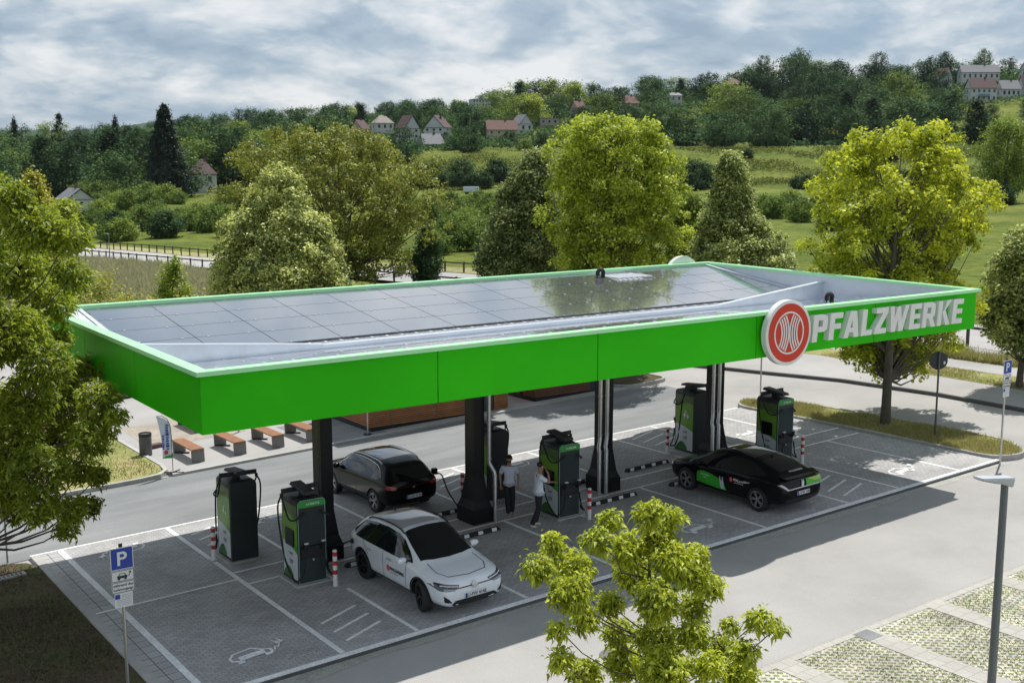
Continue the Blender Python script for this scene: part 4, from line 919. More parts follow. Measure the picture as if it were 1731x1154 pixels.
def street_lamp(x, y, H, rz, label, zbase=None, small=False):
    g0 = zg(x, y) if zbase is None else zbase
    t = thing('street_lamp', label, 'street lamp', (x, y, g0), rz, None)
    MB().tube([(0, 0, 0), (0, 0, H*0.35), (0, 0, H)], [0.062, 0.055, 0.042], 14).build('pole', mat('grey_lamp_pole', (0.16, 0.18, 0.20), 0.45, 0.08, 3, metal=0.4), t, smooth=True)
    hd_ = MB(); hd_.add([(-0.07, -0.07, H-0.08), (0.07, -0.07, H-0.08), (0.08, 0.10, H-0.02), (-0.08, 0.10, H-0.02), (-0.08, -0.09, H+0.04), (0.08, -0.09, H+0.04), (0.085, 0.44, H+0.09), (-0.085, 0.44, H+0.09), (-0.08, 0.44, H+0.065), (0.08, 0.44, H+0.065)],
        [(0, 1, 5, 4), (4, 5, 6, 7), (0, 3, 2, 1), (3, 8, 9, 2), (8, 7, 6, 9), (1, 2, 9, 6, 5), (0, 4, 7, 8, 3)])
    hd_.build('lamp_head', mat('lamp_grey', (0.45, 0.48, 0.52), 0.4, 0.06, 3), t, bevel=0.012)
    MB().add([(-0.065, 0.13, H-0.018), (0.065, 0.13, H-0.018), (0.065, 0.42, H+0.056), (-0.065, 0.42, H+0.056)], [(0, 1, 2, 3)]).build('lamp_lens', mat('lens', (0.7, 0.72, 0.7), 0.2), t)
    MB().add([(-0.03, -0.093, H-0.02), (0.03, -0.093, H-0.02), (0.03, -0.096, H+0.03), (-0.03, -0.096, H+0.03)], [(0, 1, 2, 3)]).build('cover_plate', M_ink, t)
    return t
# ------------------------------------------------------------------ vegetation
def PX(px, py, t):
    """surveyed point t metres ahead"""
    a = (px-865.5)/FPX; b = -(py-577)/FPX
    cp, sp = math.cos(PITCH), math.sin(PITCH)
    fh = cp-b*sp; fz = sp+b*cp; k = t/fh
    return (CAM[0]+FW[0]*t+RT[0]*a*k, CAM[1]+FW[1]*t+RT[1]*a*k, CAM[2]+fz*k)
HY = 577-FPX*math.tan(-PITCH)
def zy(y, t): return 10+(HY-y)/FPX*t
def unit(a): return a/np.maximum(np.linalg.norm(a, axis=1, keepdims=True), 1e-9)
def leaves(C, size, rs, up=0.5, out=None, asp=0.55, tri=False, droop=0.0, dirs=None):
    n = len(C); N_ = rs.normal(size=(n, 3)); N_[:, 2] = np.abs(N_[:, 2])+up
    if out is not None: N_ += out*0.7
    N_ = unit(N_)
    A = dirs if dirs is not None else rs.normal(size=(n, 3))
    A = unit(A-N_*(A*N_).sum(1, keepdims=True)); B_ = np.cross(N_, A)
    s = (size*rs.uniform(0.65, 1.3, n))[:, None]
    if not tri:
        P = np.stack([C-A*s*0.5, C+B_*s*asp*0.5+N_*s*0.06, C+A*s*0.5, C-B_*s*asp*0.5+N_*s*0.06], 1).reshape(-1, 3)
        F = np.arange(4*n).reshape(n, 4)
    else:   # pointed leaflet folded along its midrib and bent down at the tip
        dn = np.array([0, 0, -1.0])*s*droop
        P = np.stack([C, C+A*s*0.42+B_*s*asp*0.5+N_*s*0.10, C+A*s*0.5-N_*s*0.02, C+A*s*0.42-B_*s*asp*0.5+N_*s*0.10, C+A*s+dn], 1).reshape(-1, 3)
        k = np.arange(n)[:, None]*5
        F = np.concatenate([k+np.array([[0, 1, 2]]), k+np.array([[0, 2, 3]]), k+np.array([[1, 4, 2]]), k+np.array([[2, 4, 3]])], 1).reshape(-1, 3)
    return P, F
def lump(rs, k=6, amp=0.2):
    ph = rs.uniform(0, 6.28, (k, 2)); fr = rs.uniform(1, 4.5, (k, 2)).round(); am = rs.uniform(0.3, 1, k)*amp/ math.sqrt(k)*1.6
    return lambda az, zf: 1+sum(am[i]*np.sin(fr[i, 0]*az+ph[i, 0])*np.cos(fr[i, 1]*3*zf+ph[i, 1]) for i in range(k))
def tree_meshes(seed, H, env, zb, n_br, n_leaf, leaf, spread, asc=0.6, asp=0.55, amp=0.25, trunk_r=0.16, tip_bias=0.5, up=0.5, start=0.35, nlimb=60, gap=0.0):
    """env(zf) -> crown radius; zb crown base height. Returns (trunk MB, crown V, F, tint)"""
    rs = np.random.RandomState(seed); L_ = lump(rs, 7, amp)
    zf = rs.beta(1.15, 1.15, n_br); az = rs.uniform(0, 2*math.pi, n_br)
    rr_ = env(zf)*L_(az, zf)*(rs.uniform(0, 1, n_br)**tip_bias*0.55+0.45)
    T = np.stack([rr_*np.cos(az), rr_*np.sin(az), zb+zf*(H-zb)], 1)
    O = np.stack([rs.normal(0, 0.04, n_br), rs.normal(0, 0.04, n_br), np.maximum(T[:, 2]-rr_*asc-0.4, zb*0.75)], 1)
    if gap:
        g = np.sin(T[:, 0]*1.7+seed)+np.sin(T[:, 1]*1.9+seed*2)+np.sin(T[:, 2]*1.5+seed*3); keep = g > -gap; T, O, rr_ = T[keep], O[keep], rr_[keep]; n_br = len(T)
    bi = rs.randint(0, n_br, n_leaf); t = start+(1-start)*rs.uniform(0, 1, n_leaf)**0.7
    mid = (O+T)/2; mid[:, 2] += -0.1*rr_
    a, m_, c = O[bi], mid[bi], T[bi]; tt = t[:, None]
    Cc = a*(1-tt)**2+m_*2*tt*(1-tt)+c*tt*tt
    Cc = Cc+rs.normal(0, 1, (n_leaf, 3))*spread*(0.5+0.6*t[:, None]); Cc[:, 2] += spread*0.2
    out = unit(Cc-np.array([0, 0, zb+(H-zb)*0.4]))
    P, F = leaves(Cc, leaf, rs, up, out, asp)
    rad = np.linalg.norm(Cc[:, :2], axis=1)/np.maximum(env(np.clip((Cc[:, 2]-zb)/(H-zb), 0, 1)), 0.3)
    tint = np.clip(0.5+rs.normal(0, 0.22, n_leaf)+0.25*(rs.uniform(0, 1, n_br)[bi]-0.5), 0, 1)
    tr = MB(); hs = np.linspace(0, 1, 8); top = H*0.93
    tr.tube([(0.05*math.sin(3*h*seed), 0.05*math.cos(2*h*seed), -0.3+h*(top+0.3)) for h in hs], [trunk_r*(1.25-0.0 if h == 0 else 1)*(1-h)**0.8+0.012 for h in hs], 9)
    for i in rs.permutation(n_br)[:nlimb]:
        r0 = max(0.012, trunk_r*0.28*(rr_[i]/max(rr_.max(), .1))); tr.tube([O[i], mid[i], T[i]], [r0, r0*0.6, 0.006+r0*0.1], 5, caps=False)
    return tr, P, F, tint
M_bark = mat('grey_brown_bark', (0.10, 0.085, 0.065), 0.9, 0.35, 6, 0.8, 30)
ML = {
 'horn': mat_leaf('hornbeam_leaves', (0.028, 0.075, 0.010), (0.78, 0.84, 0.26), 0.30),
 'maple': mat_leaf('yellow_green_leaves', (0.07, 0.14, 0.004), (0.80, 0.85, 0.06), 0.5),
 'ash': mat_leaf('olive_yellow_leaves', (0.07, 0.10, 0.010), (0.60, 0.60, 0.08), 0.35),
 'mid': mat_leaf('fresh_green_leaves', (0.055, 0.11, 0.006), (0.48, 0.60, 0.05), 0.38),
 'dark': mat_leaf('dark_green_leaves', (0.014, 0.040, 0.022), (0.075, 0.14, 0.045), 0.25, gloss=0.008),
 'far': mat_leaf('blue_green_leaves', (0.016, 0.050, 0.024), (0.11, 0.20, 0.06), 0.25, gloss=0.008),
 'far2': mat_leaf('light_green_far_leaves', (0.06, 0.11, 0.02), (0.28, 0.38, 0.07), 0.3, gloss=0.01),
 'conifer': mat_leaf('conifer_needles', (0.008, 0.022, 0.012), (0.022, 0.045, 0.022), 0.1),
 'grass': mat_leaf('grass_blades', (0.20, 0.22, 0.05), (0.56, 0.50, 0.22), 0.4)}
def cone(r, k=0.75, base=0.25): return lambda z: r*np.minimum(1, (z/base+0.5)/1.5)*(1-np.clip(z, 0, 1)**1.5)**k+0.12
def oval(r, lo=0.5): return lambda z: r*np.sqrt(np.clip(1-((z-0.45)/0.58)**2, 0.02, 1))*(lo+(1-lo)*np.minimum(1, z*3+0.3))
def put_tree(name, label, cat, loc, meshes, m_leaf, rz=0.0, sc=1.0, group=None, trunk_m=None):
    tr, P, F, tint = meshes
    t = thing(name, label, cat, loc, rz, group); t.scale = (sc, sc, sc)
    tr.build('trunk', trunk_m or M_bark, t, smooth=True)
    fmesh('crown', P, F, m_leaf, t, tint=tint); return t
def at_u(u, t, dz=0.0):
    x, y = W(u, t); return (x, y, ztf(x, y)+dz)
# tree row round the car park: crowns grown from leafy clumps inside a surveyed outline, round in plan
def sil_tree(name, label, u0, base, rows, t0, seed, m_leaf, lobes, lr, per, leaf, trunk_r, cat='tree', group=None, top=None, bare=0.0, squash=0.8, asp=0.6, pale=0.0, bal=0.25, dfac=1.0, nl=70, shl=0):
    """rows: (y, left, right) of the outline; lr clump radius in survey units"""
    rs = np.random.RandomState(seed); rows = sorted((r_[0], r_[1]+shl, r_[2]) for r_ in rows); Y = np.array([r_[0] for r_ in rows], float); XL = np.array([r_[1] for r_ in rows], float); XR = np.array([r_[2] for r_ in rows], float)
    t = thing(name, label, cat, base, 0, group); bx, by, bz = base; area = (XR-XL); cum = np.interp(np.linspace(0, 1, 400), np.linspace(0, 1, len(Y)), area)
    ys = np.linspace(Y[0]+lr*0.75, Y[-1], 400); wd = np.interp(ys, Y, XR-XL)**1.35; cs = np.cumsum(wd)/wd.sum(); tr = MB(); CC = []; DD = []; TI = []; top_z = PX(u0, rows[0][0]+lr, t0)[2]; H = top_z-bz
    hs = np.linspace(0, 1, 9); tr.tube([(0.06*math.sin(5*h+seed), 0.06*math.cos(4*h), -0.3+h*(H*0.84)) for h in hs], [trunk_r*(1.2 if h == 0 else 1)*(1-h)**0.75+0.012 for h in hs], 10)
    cvals = []
    for i in range(lobes):
        y = float(np.interp(rs.uniform(), cs, ys)); xl, xr = float(np.interp(y, Y, XL)), float(np.interp(y, Y, XR)); cx_, hw = (xl+xr)/2, (xr-xl)/2
        a = rs.uniform(0, 2*math.pi); rad = (0.35+0.65*rs.uniform()**0.45)*(1+rs.uniform(-bal, bal)*0.5); k_ = min(lr*rs.uniform(0.65, 1.35), hw*0.7+3.5); rr_ = max(hw-k_*0.95, 2)*rad
        px = cx_+rr_*math.cos(a); dt = rr_*math.sin(a)/FPX*t0*dfac
        c = np.array(PX(px, y, t0+dt))-np.array([bx, by, bz]); R_ = k_/FPX*t0; cvals.append((c, R_))
        ax = unit(np.array([[c[0], c[1], 0.0001]]))[0]; n = max(20, int(per*(k_/lr)**2))
        d_ = rs.normal(size=(n, 3)); d_[:, 2] = d_[:, 2]*0.9+0.45; d_ = unit(d_+ax*0.5)
        q = c+d_*R_*(0.35+1.0*rs.beta(2.2, 1.6, (n, 1)))*np.array([1, 1, squash])+rs.normal(0, 0.10*R_+0.02, (n, 3)); bri = rs.normal(0, 0.10)
        CC.append(q); DD.append(d_); TI.append(np.clip(0.5+bri+pale*(d_[:, 2] > 0.5)*rs.uniform(-0.1, 0.6, n)+rs.normal(0, 0.20, n)-pale*0.2, 0, 1))  # clump tops tinted paler: fruit tips plus sunlit highlight put into the colour
        if i < nl:
            h = math.hypot(c[0], c[1]); O = np.array([0, 0, max(c[2]-h*1.2-0.2, H*0.16)]); r0 = trunk_r*0.26
            tr.tube([O, O*0.6+c*0.4+np.array([0, 0, -0.1*h]), O*0.2+c*0.8+np.array([0, 0, -0.06*h]), c], [r0, r0*0.7, r0*0.4, 0.01], 5, caps=False)
            for j in rs.randint(0, n, 4): tr.tube([c, q[j]], [0.01, 0.005], 4, caps=False)
    C_ = np.concatenate(CC); D = np.concatenate(DD); P, F = leaves(C_, leaf, rs, 0.55, D*1.2, asp)
    tr.build('trunk', M_bark, t, smooth=True); fmesh('crown', P, F, m_leaf, t, tint=np.concatenate(TI)); return t
GH = 'hornbeams beyond the canopy'
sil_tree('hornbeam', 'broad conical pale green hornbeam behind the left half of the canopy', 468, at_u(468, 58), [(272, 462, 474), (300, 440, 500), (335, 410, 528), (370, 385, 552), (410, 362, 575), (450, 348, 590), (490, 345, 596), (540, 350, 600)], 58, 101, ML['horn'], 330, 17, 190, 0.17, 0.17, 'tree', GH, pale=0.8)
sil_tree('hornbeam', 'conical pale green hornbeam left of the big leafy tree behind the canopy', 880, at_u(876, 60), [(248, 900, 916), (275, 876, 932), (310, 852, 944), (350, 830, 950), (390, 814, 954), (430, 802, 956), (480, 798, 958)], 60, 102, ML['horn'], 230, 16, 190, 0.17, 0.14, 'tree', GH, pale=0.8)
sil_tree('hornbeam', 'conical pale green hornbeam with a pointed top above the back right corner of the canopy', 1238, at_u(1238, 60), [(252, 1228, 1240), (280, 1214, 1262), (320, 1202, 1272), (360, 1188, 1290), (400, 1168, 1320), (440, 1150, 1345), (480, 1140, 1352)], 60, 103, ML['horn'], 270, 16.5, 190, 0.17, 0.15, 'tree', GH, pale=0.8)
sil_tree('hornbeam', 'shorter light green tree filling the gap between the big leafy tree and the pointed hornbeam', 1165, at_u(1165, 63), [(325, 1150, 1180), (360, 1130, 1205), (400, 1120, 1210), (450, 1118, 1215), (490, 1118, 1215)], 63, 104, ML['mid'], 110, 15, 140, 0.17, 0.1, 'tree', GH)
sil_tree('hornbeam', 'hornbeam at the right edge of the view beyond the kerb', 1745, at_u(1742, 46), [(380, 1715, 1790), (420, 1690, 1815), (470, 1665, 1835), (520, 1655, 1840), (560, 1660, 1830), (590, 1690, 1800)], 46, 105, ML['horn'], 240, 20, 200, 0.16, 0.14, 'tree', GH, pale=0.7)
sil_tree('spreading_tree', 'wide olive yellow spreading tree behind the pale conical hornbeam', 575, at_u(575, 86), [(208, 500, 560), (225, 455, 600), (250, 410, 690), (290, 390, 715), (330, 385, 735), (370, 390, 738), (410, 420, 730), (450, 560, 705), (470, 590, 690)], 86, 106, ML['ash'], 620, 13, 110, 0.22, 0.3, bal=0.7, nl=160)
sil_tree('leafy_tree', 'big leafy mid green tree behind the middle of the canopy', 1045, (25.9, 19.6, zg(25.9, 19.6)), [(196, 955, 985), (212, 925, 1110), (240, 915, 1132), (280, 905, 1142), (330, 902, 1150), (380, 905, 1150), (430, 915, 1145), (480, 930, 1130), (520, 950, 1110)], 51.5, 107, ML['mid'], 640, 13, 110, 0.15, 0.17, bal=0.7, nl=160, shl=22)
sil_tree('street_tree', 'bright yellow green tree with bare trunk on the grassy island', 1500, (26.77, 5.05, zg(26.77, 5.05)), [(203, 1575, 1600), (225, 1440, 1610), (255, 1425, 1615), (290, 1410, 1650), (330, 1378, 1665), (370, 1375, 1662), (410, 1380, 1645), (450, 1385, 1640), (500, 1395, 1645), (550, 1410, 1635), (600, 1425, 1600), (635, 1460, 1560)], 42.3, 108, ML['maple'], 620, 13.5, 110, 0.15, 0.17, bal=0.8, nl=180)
# trees built up lobe by lobe: the two nearest
def lobed_tree(name, label, base, lobes, t0, seed, m_leaf, n_k, leaf, depth, trunk_r, top, droop=0.35, ros=6, fork=0.35, lean=(0, 0)):
    rs = np.random.RandomState(seed); t = thing(name, label, 'tree', base)
    bx, by, bz = base; tr = MB(); CC = []; DD = []; TI = []
    topz = top
    tr.tube([(lean[0]*h**1.5, lean[1]*h**1.5, h*(topz-bz)) for h in np.linspace(0, 1, 9)], [trunk_r*(1-h)**0.7+0.01 for h in np.linspace(0, 1, 9)], 10)
    for (px, py, r_) in lobes:
        rad = r_/FPX*t0; dt = rs.uniform(-1, 1)*depth
        c = np.array(PX(865.5+(px-865.5), py, t0+dt))-np.array([bx, by, bz])
        zo = max(0.25*(topz-bz)*fork*2, c[2]-math.hypot(c[0], c[1])*0.62-0.1); h = min(zo/(topz-bz), 1)
        O = np.array([lean[0]*h**1.5, lean[1]*h**1.5, zo]); hl = np.linalg.norm(c[:2]); m1 = O*0.62+c*0.38+np.array([rs.normal(0, .04), rs.normal(0, .04), -0.10*hl]); m2 = O*0.25+c*0.75+np.array([rs.normal(0, .05), rs.normal(0, .05), -0.10*hl])
        tr.tube([O, m1, m2, c], [trunk_r*0.26, trunk_r*0.18, trunk_r*0.12, 0.008], 6, caps=False)
        nk = int(n_k*(r_/30.0)**2)+4
        d = unit(rs.normal(size=(nk, 3))); q = c+d*rad*rs.uniform(0.25, 1, nk)[:, None]**0.5*np.array([1, 1, 0.9]); bri = rs.uniform(-0.12, 0.15)
        for i in range(0, nk, 3):
            tr.tube([c, (c+q[i])/2+np.array([0, 0, -0.03]), q[i]], [0.008, 0.006, 0.003], 4, caps=False)
        for j in range(ros):
            CC.append(q+rs.normal(0, leaf*0.35, q.shape)); dd = rs.normal(size=(nk, 3)); dd[:, 2] = dd[:, 2]*0.5-0.15; DD.append(dd+d*0.35); TI.append(np.clip(0.55+bri+rs.normal(0, 0.2, nk), 0, 1))
    Cc = np.concatenate(CC); D = unit(np.concatenate(DD)); TI = np.concatenate(TI)
    P, F = leaves(Cc, leaf, rs, 0.7, None, 0.42, True, droop, D)
    tr.build('trunk', M_bark, t, smooth=True); fmesh('crown', P, F, m_leaf, t, tint=np.repeat(TI, 4)); return t
LC = [(1098, 870, 25), (1032, 881, 20), (1133, 873, 20), (934, 919, 22), (910, 960, 25), (970, 960, 36), (1008, 913, 22), (1065, 930, 33), (1114, 911, 30), (1138, 949, 36), (1177, 938, 17), (1174, 971, 28), (1201, 992, 22), (1070, 968, 33), (962, 1003, 35), (1032, 1020, 22), (1111, 1014, 38), (1174, 1025, 25), (945, 1063, 14), (989, 1047, 22), (1043, 1066, 29), (1111, 1080, 38), (1171, 1074, 28), (948, 1115, 20), (989, 1137, 28), (1054, 1120, 36), (1125, 1134, 44), (1220, 1093, 22), (1261, 1101, 22), (1234, 1058, 15), (1283, 1047, 20), (1313, 1060, 14), (1247, 1137, 33), (1201, 1126, 25), (1100, 1200, 60), (1000, 1205, 48), (1210, 1205, 48), (1060, 1290, 60), (1150, 1290, 60)]
x, y = W(1108, 13.5)
lobed_tree('young_tree', 'young bright yellow green tree in the foreground, cut by the bottom edge', (x, y, zg(x, y)-0.07), LC, 13.5, 5, ML['maple'], 120, 0.088, 0.9, 0.055, PX(1108, 885, 13.5)[2], 0.4)
LL = [(22, 333, 28), (55, 383, 44), (111, 355, 24), (116, 400, 33), (122, 466, 33), (33, 455, 60), (78, 510, 50), (28, 566, 55), (100, 572, 22), (78, 616, 44), (139, 627, 33), (188, 627, 22), (200, 655, 16), (166, 677, 36), (111, 677, 46), (44, 677, 52), (194, 705, 18), (155, 738, 36), (89, 744, 50), (22, 755, 48), (139, 794, 30), (66, 799, 48), (166, 805, 18), (11, 827, 40), (66, 855, 34), (122, 860, 28), (150, 855, 20), (111, 893, 22), (22, 866, 24), (-30, 330, 50), (-50, 430, 70), (-50, 560, 80), (-50, 700, 80), (-60, 820, 60), (-120, 450, 80), (-130, 600, 90), (-130, 740, 80), (-200, 520, 80), (-200, 680, 80)]
x, y = W(-75, 25)
lobed_tree('tree', 'large yellow green tree reaching in from the left edge', (x, y, zg(x, y)), LL, 25, 9, ML['maple'], 120, 0.135, 2.0, 0.14, PX(-60, 330, 25)[2], 0.3, ros=6)
# shrubs and smaller trees in the middle distance
tS = tree_meshes(51, 3.6, oval(2.1, 0.9), 0.1, 120, 9000, 0.17, 0.22, asc=0.8, amp=0.35, trunk_r=0.06, nlimb=14)
sh0 = put_tree('shrub', 'loose olive green shrub behind the left end of the canopy', 'shrub', at_u(175, 58), tS, ML['ash'], 0, 1.0, 'shrubs behind the canopy')
for i, (u, t_, s, l) in enumerate([(225, 62, 1.0, None), (262, 57, 0.9, None), (330, 60, 0.95, None), (375, 52, 1.1, None), (600, 56, 0.75, None), (140, 70, 1.15, None), (420, 64, 1.1, None), (530, 60, 0.95, None)]):
    c = copy_tree(sh0); c.location = at_u(u, t_); c.scale = (s, s, s*RS.uniform(0.9, 1.1)); c.rotation_euler.z = i*1.3
sh1 = put_tree('conical_shrub', 'small dark green conical tree beside the fenced path, left of the pale hornbeam', 'tree', at_u(290, 61), tree_meshes(52, 5.4, cone(1.7, 0.8, 0.3), 0.2, 160, 13000, 0.15, 0.15, asc=0.9, amp=0.2, trunk_r=0.07, nlimb=10), ML['mid'])
put_tree('dark_shrub', 'dark green small tree beside the lamp behind the canopy', 'tree', at_u(722, 93), tree_meshes(53, 4.6, cone(1.7, 0.7, 0.3), 0.1, 150, 9000, 0.2, 0.2, asc=0.9, trunk_r=0.07, nlimb=10), ML['dark'])
put_tree('conifer_tree', 'olive green narrow tree above the yellow green tree at the left edge', 'tree', at_u(62, 95), tree_meshes(54, 9.8, cone(2.6, 0.7, 0.3), 0.2, 260, 16000, 0.26, 0.3, asc=0.6, amp=0.3, trunk_r=0.12, nlimb=20), ML['ash'])
put_tree('dark_tree', 'dark round tree rising behind the left edge tree', 'tree', at_u(5, 150), tree_meshes(55, 10, oval(5, 0.9), 0.2, 260, 12000, 0.4, 0.4, trunk_r=0.2, nlimb=20), ML['far'])
put_tree('open_tree', 'dark open crowned tree standing alone in the right meadow', 'tree', at_u(1692, 215), tree_meshes(56, 15.5, oval(6.6, 0.85), 2.0, 260, 15000, 0.45, 0.45, asc=0.7, amp=0.3, trunk_r=0.35, nlimb=70), ML['mid'])
# orchard bushes and hedges
tB = tree_meshes(61, 3.6, oval(2.4, 0.95), 0.0, 90, 3600, 0.34, 0.3, amp=0.4, trunk_r=0.07, nlimb=8)
ob = put_tree('orchard_bush', 'bushy orchard tree in the field behind the fenced path', 'bush', at_u(150, 205), tB, ML['far2'], 0, 1, 'bushes in the orchard field')
rs = np.random.RandomState(3)
spots = [(u+rs.uniform(-6, 6), rs.uniform(178, 245), rs.uniform(0.75, 1.25)) for u in range(165, 395, 9)]
spots += [(u+rs.uniform(-6, 6), rs.uniform(120, 175), rs.uniform(0.7, 1.1)) for u in range(742, 835, 10)]
spots += [(u+rs.uniform(-6, 6), rs.uniform(190, 240), rs.uniform(0.7, 1.2)) for u in range(640, 840, 14)]
spots += [(u+rs.uniform(-6, 6), rs.uniform(255, 325), rs.uniform(0.9, 1.6)) for u in range(150, 420, 10) if not 312 < u < 382]
spots += [(u+rs.uniform(-8, 8), rs.uniform(140, 260), rs.uniform(0.6, 1.0)) for u in range(1180, 1420, 22)]
for i, (u, t_, s) in enumerate(spots):
    c = copy_tree(ob); c.location = at_u(u, t_); c.scale = (s, s, s*0.9); c.rotation_euler.z = i
    if i % 3 == 0: c.children[1].data = c.children[1].data
tB2 = tree_meshes(62, 4.2, oval(2.4, 0.9), 0.0, 110, 4200, 0.34, 0.26, amp=0.25, trunk_r=0.07, nlimb=8)
db = put_tree('dark_bush', 'dark bush on the slope of the grassy embankment', 'bush', at_u(193, 190), tB2, ML['dark'], 0, 1, 'dark bushes dotted over the meadow')
for i, (u, t_, s) in enumerate([(280, 185, 1.15), (782, 345, 1.9), (842, 345, 1.9), (775, 332, 1.2), (800, 332, 1.1), (820, 334, 1.1), (731, 335, 1.9), (705, 330, 1.6), (720, 330, 1.3), (1148, 300, 1.7), (1172, 296, 2.1), (1190, 300, 1.5), (1160, 290, 1.2), (1345, 300, 0.9), (1362, 296, 1.0), (1380, 298, 1.0), (1398, 296, 0.9), (1330, 180, 0.6), (1350, 176, 0.7), (1372, 180, 0.6), (1690, 205, 0.9), (1520, 300, 1.2), (1260, 378, 0.8), (1500, 372, 0.8), (960, 372, 0.7)]):
    c = copy_tree(db); c.location = at_u(u, t_); c.scale = (s*1.15, s*1.15, s*0.85); c.rotation_euler.z = i*2.1
# ------------------------------------------------------------------ houses on the hillside
M_wallw = mat('white_render', (0.46, 0.48, 0.50), 0.85, 0.08, 0.6); M_wallt = mat('tan_render', (0.30, 0.26, 0.23), 0.85, 0.08, 0.6); M_wally = mat('cream_render', (0.38, 0.33, 0.25), 0.85, 0.08, 0.6)
M_rr = mat('red_roof_tiles', (0.15, 0.075, 0.06), 0.8, 0.2, 1.5); M_rb = mat('brown_roof_tiles', (0.10, 0.055, 0.055), 0.8, 0.2, 1.5); M_rg = mat('grey_roof_tiles', (0.17, 0.175, 0.19), 0.75, 0.15, 1.5)
M_win = mat('window_glass', (0.03, 0.04, 0.05), 0.12); M_winf = mat('white_window_frame', (0.7, 0.7, 0.7), 0.5)
def house(u, yb, t, w, d, h, rh, label, wall, roof, rz=0.0, hip=0.0, wins=(3, 2), name='house', cat='house', chim=True, gable='x'):
    """h eaves height, rh roof rise, hip 0 gable .. 1 full hip; rz turned from facing the car park"""
    x, y = W(u, t); z = zy(yb, t); dz_ = z-ztf(x, y); w *= 0.9; h *= 0.92; z = z if abs(dz_) < 1.5 else z-dz_*0.6; print('house', u, round(dz_, 1)); t_ = thing(name, label, cat, (x, y, z), YAW+rz)
    a, e = w/2, d/2
    MB().box(-a, a, -e, e, -5, h).build('walls', wall, t_)
    if rh > 0.1:
        k = hip*min(a, e)*0.9; o = 0.35; lng = (a+o, e+o)
        if gable == 'x': R0, R1 = (-a-o+k*1.1, 0, h+rh), (a+o-k*1.1, 0, h+rh)
        else: R0, R1 = (0, -e-o+k*1.1, h+rh), (0, e+o-k*1.1, h+rh)
        V = [(-lng[0], -lng[1], h-0.1), (lng[0], -lng[1], h-0.1), (lng[0], lng[1], h-0.1), (-lng[0], lng[1], h-0.1), R0, R1]
        V2 = [(vx, vy, vz+0.22) for vx, vy, vz in V]
        sides = [(0, 1, 5, 4), (2, 3, 4, 5)] if gable == 'x' else [(1, 2, 5, 4), (3, 0, 4, 5)]
        ends = [(1, 2, 5), (3, 0, 4)] if gable == 'x' else [(0, 1, 4), (2, 3, 5)]
        m_ = MB(); F = [tuple(6+i for i in f) for f in sides]+[tuple(reversed(f)) for f in sides]
        if hip > 0: F += [tuple(6+i for i in f) for f in ends]
        F += [(i, (i+1) % 4, 6+(i+1) % 4, 6+i) for i in range(4)]
        rf = m_.add(V+V2, F).build('roof', roof, t_)
        if hip == 0:
            gb = MB()
            if gable == 'x':
                for s in (-a, a): gb.add([(s, -e, h), (s, e, h), (s, 0, h+rh*0.96)], [(0, 1, 2)])
            else:
                for s in (-e, e): gb.add([(-a, s, h), (a, s, h), (0, s, h+rh*0.96)], [(0, 1, 2)])
            gb.build('gable', wall, t_)
        if chim: MB().box(a*0.3-0.35, a*0.3+0.35, -0.3, 0.3, h+rh*0.5, h+rh+0.9).build('chimney', M_rb, rf)
    else: MB().box(-a-0.2, a+0.2, -e-0.2, e+0.2, h, h+0.35).build('roof', roof, t_)
    nx, nz = wins; fh = h/nz
    for i in range(nx):
        for j in range(nz):
            wx = -a+w*(i+0.5)/nx; wz = fh*j+fh*0.42; ww = min(0.55, w/nx*0.3)
            f_ = MB().box(wx-ww-0.08, wx+ww+0.08, -e-0.05, -e+0.02, wz-0.08, wz+fh*0.42+0.08).build('window', M_winf, t_)
            MB().box(wx-ww, wx+ww, -e-0.07, -e-0.045, wz, wz+fh*0.42).build('pane', M_win, f_)
    for j in range(nz):
        for s in (-1, 1):
            X = s*a; wz = fh*j+fh*0.42; f_ = MB().box(min(X, X+s*0.05), max(X, X+s*0.05), -0.6, 0.6, wz-0.05, wz+fh*0.42).build('window', M_winf, t_)
            MB().box(min(X+s*0.045, X+s*0.07), max(X+s*0.045, X+s*0.07), -0.5, 0.5, wz+0.05, wz+fh*0.42-0.08).build('pane', M_win, f_)
    return t_
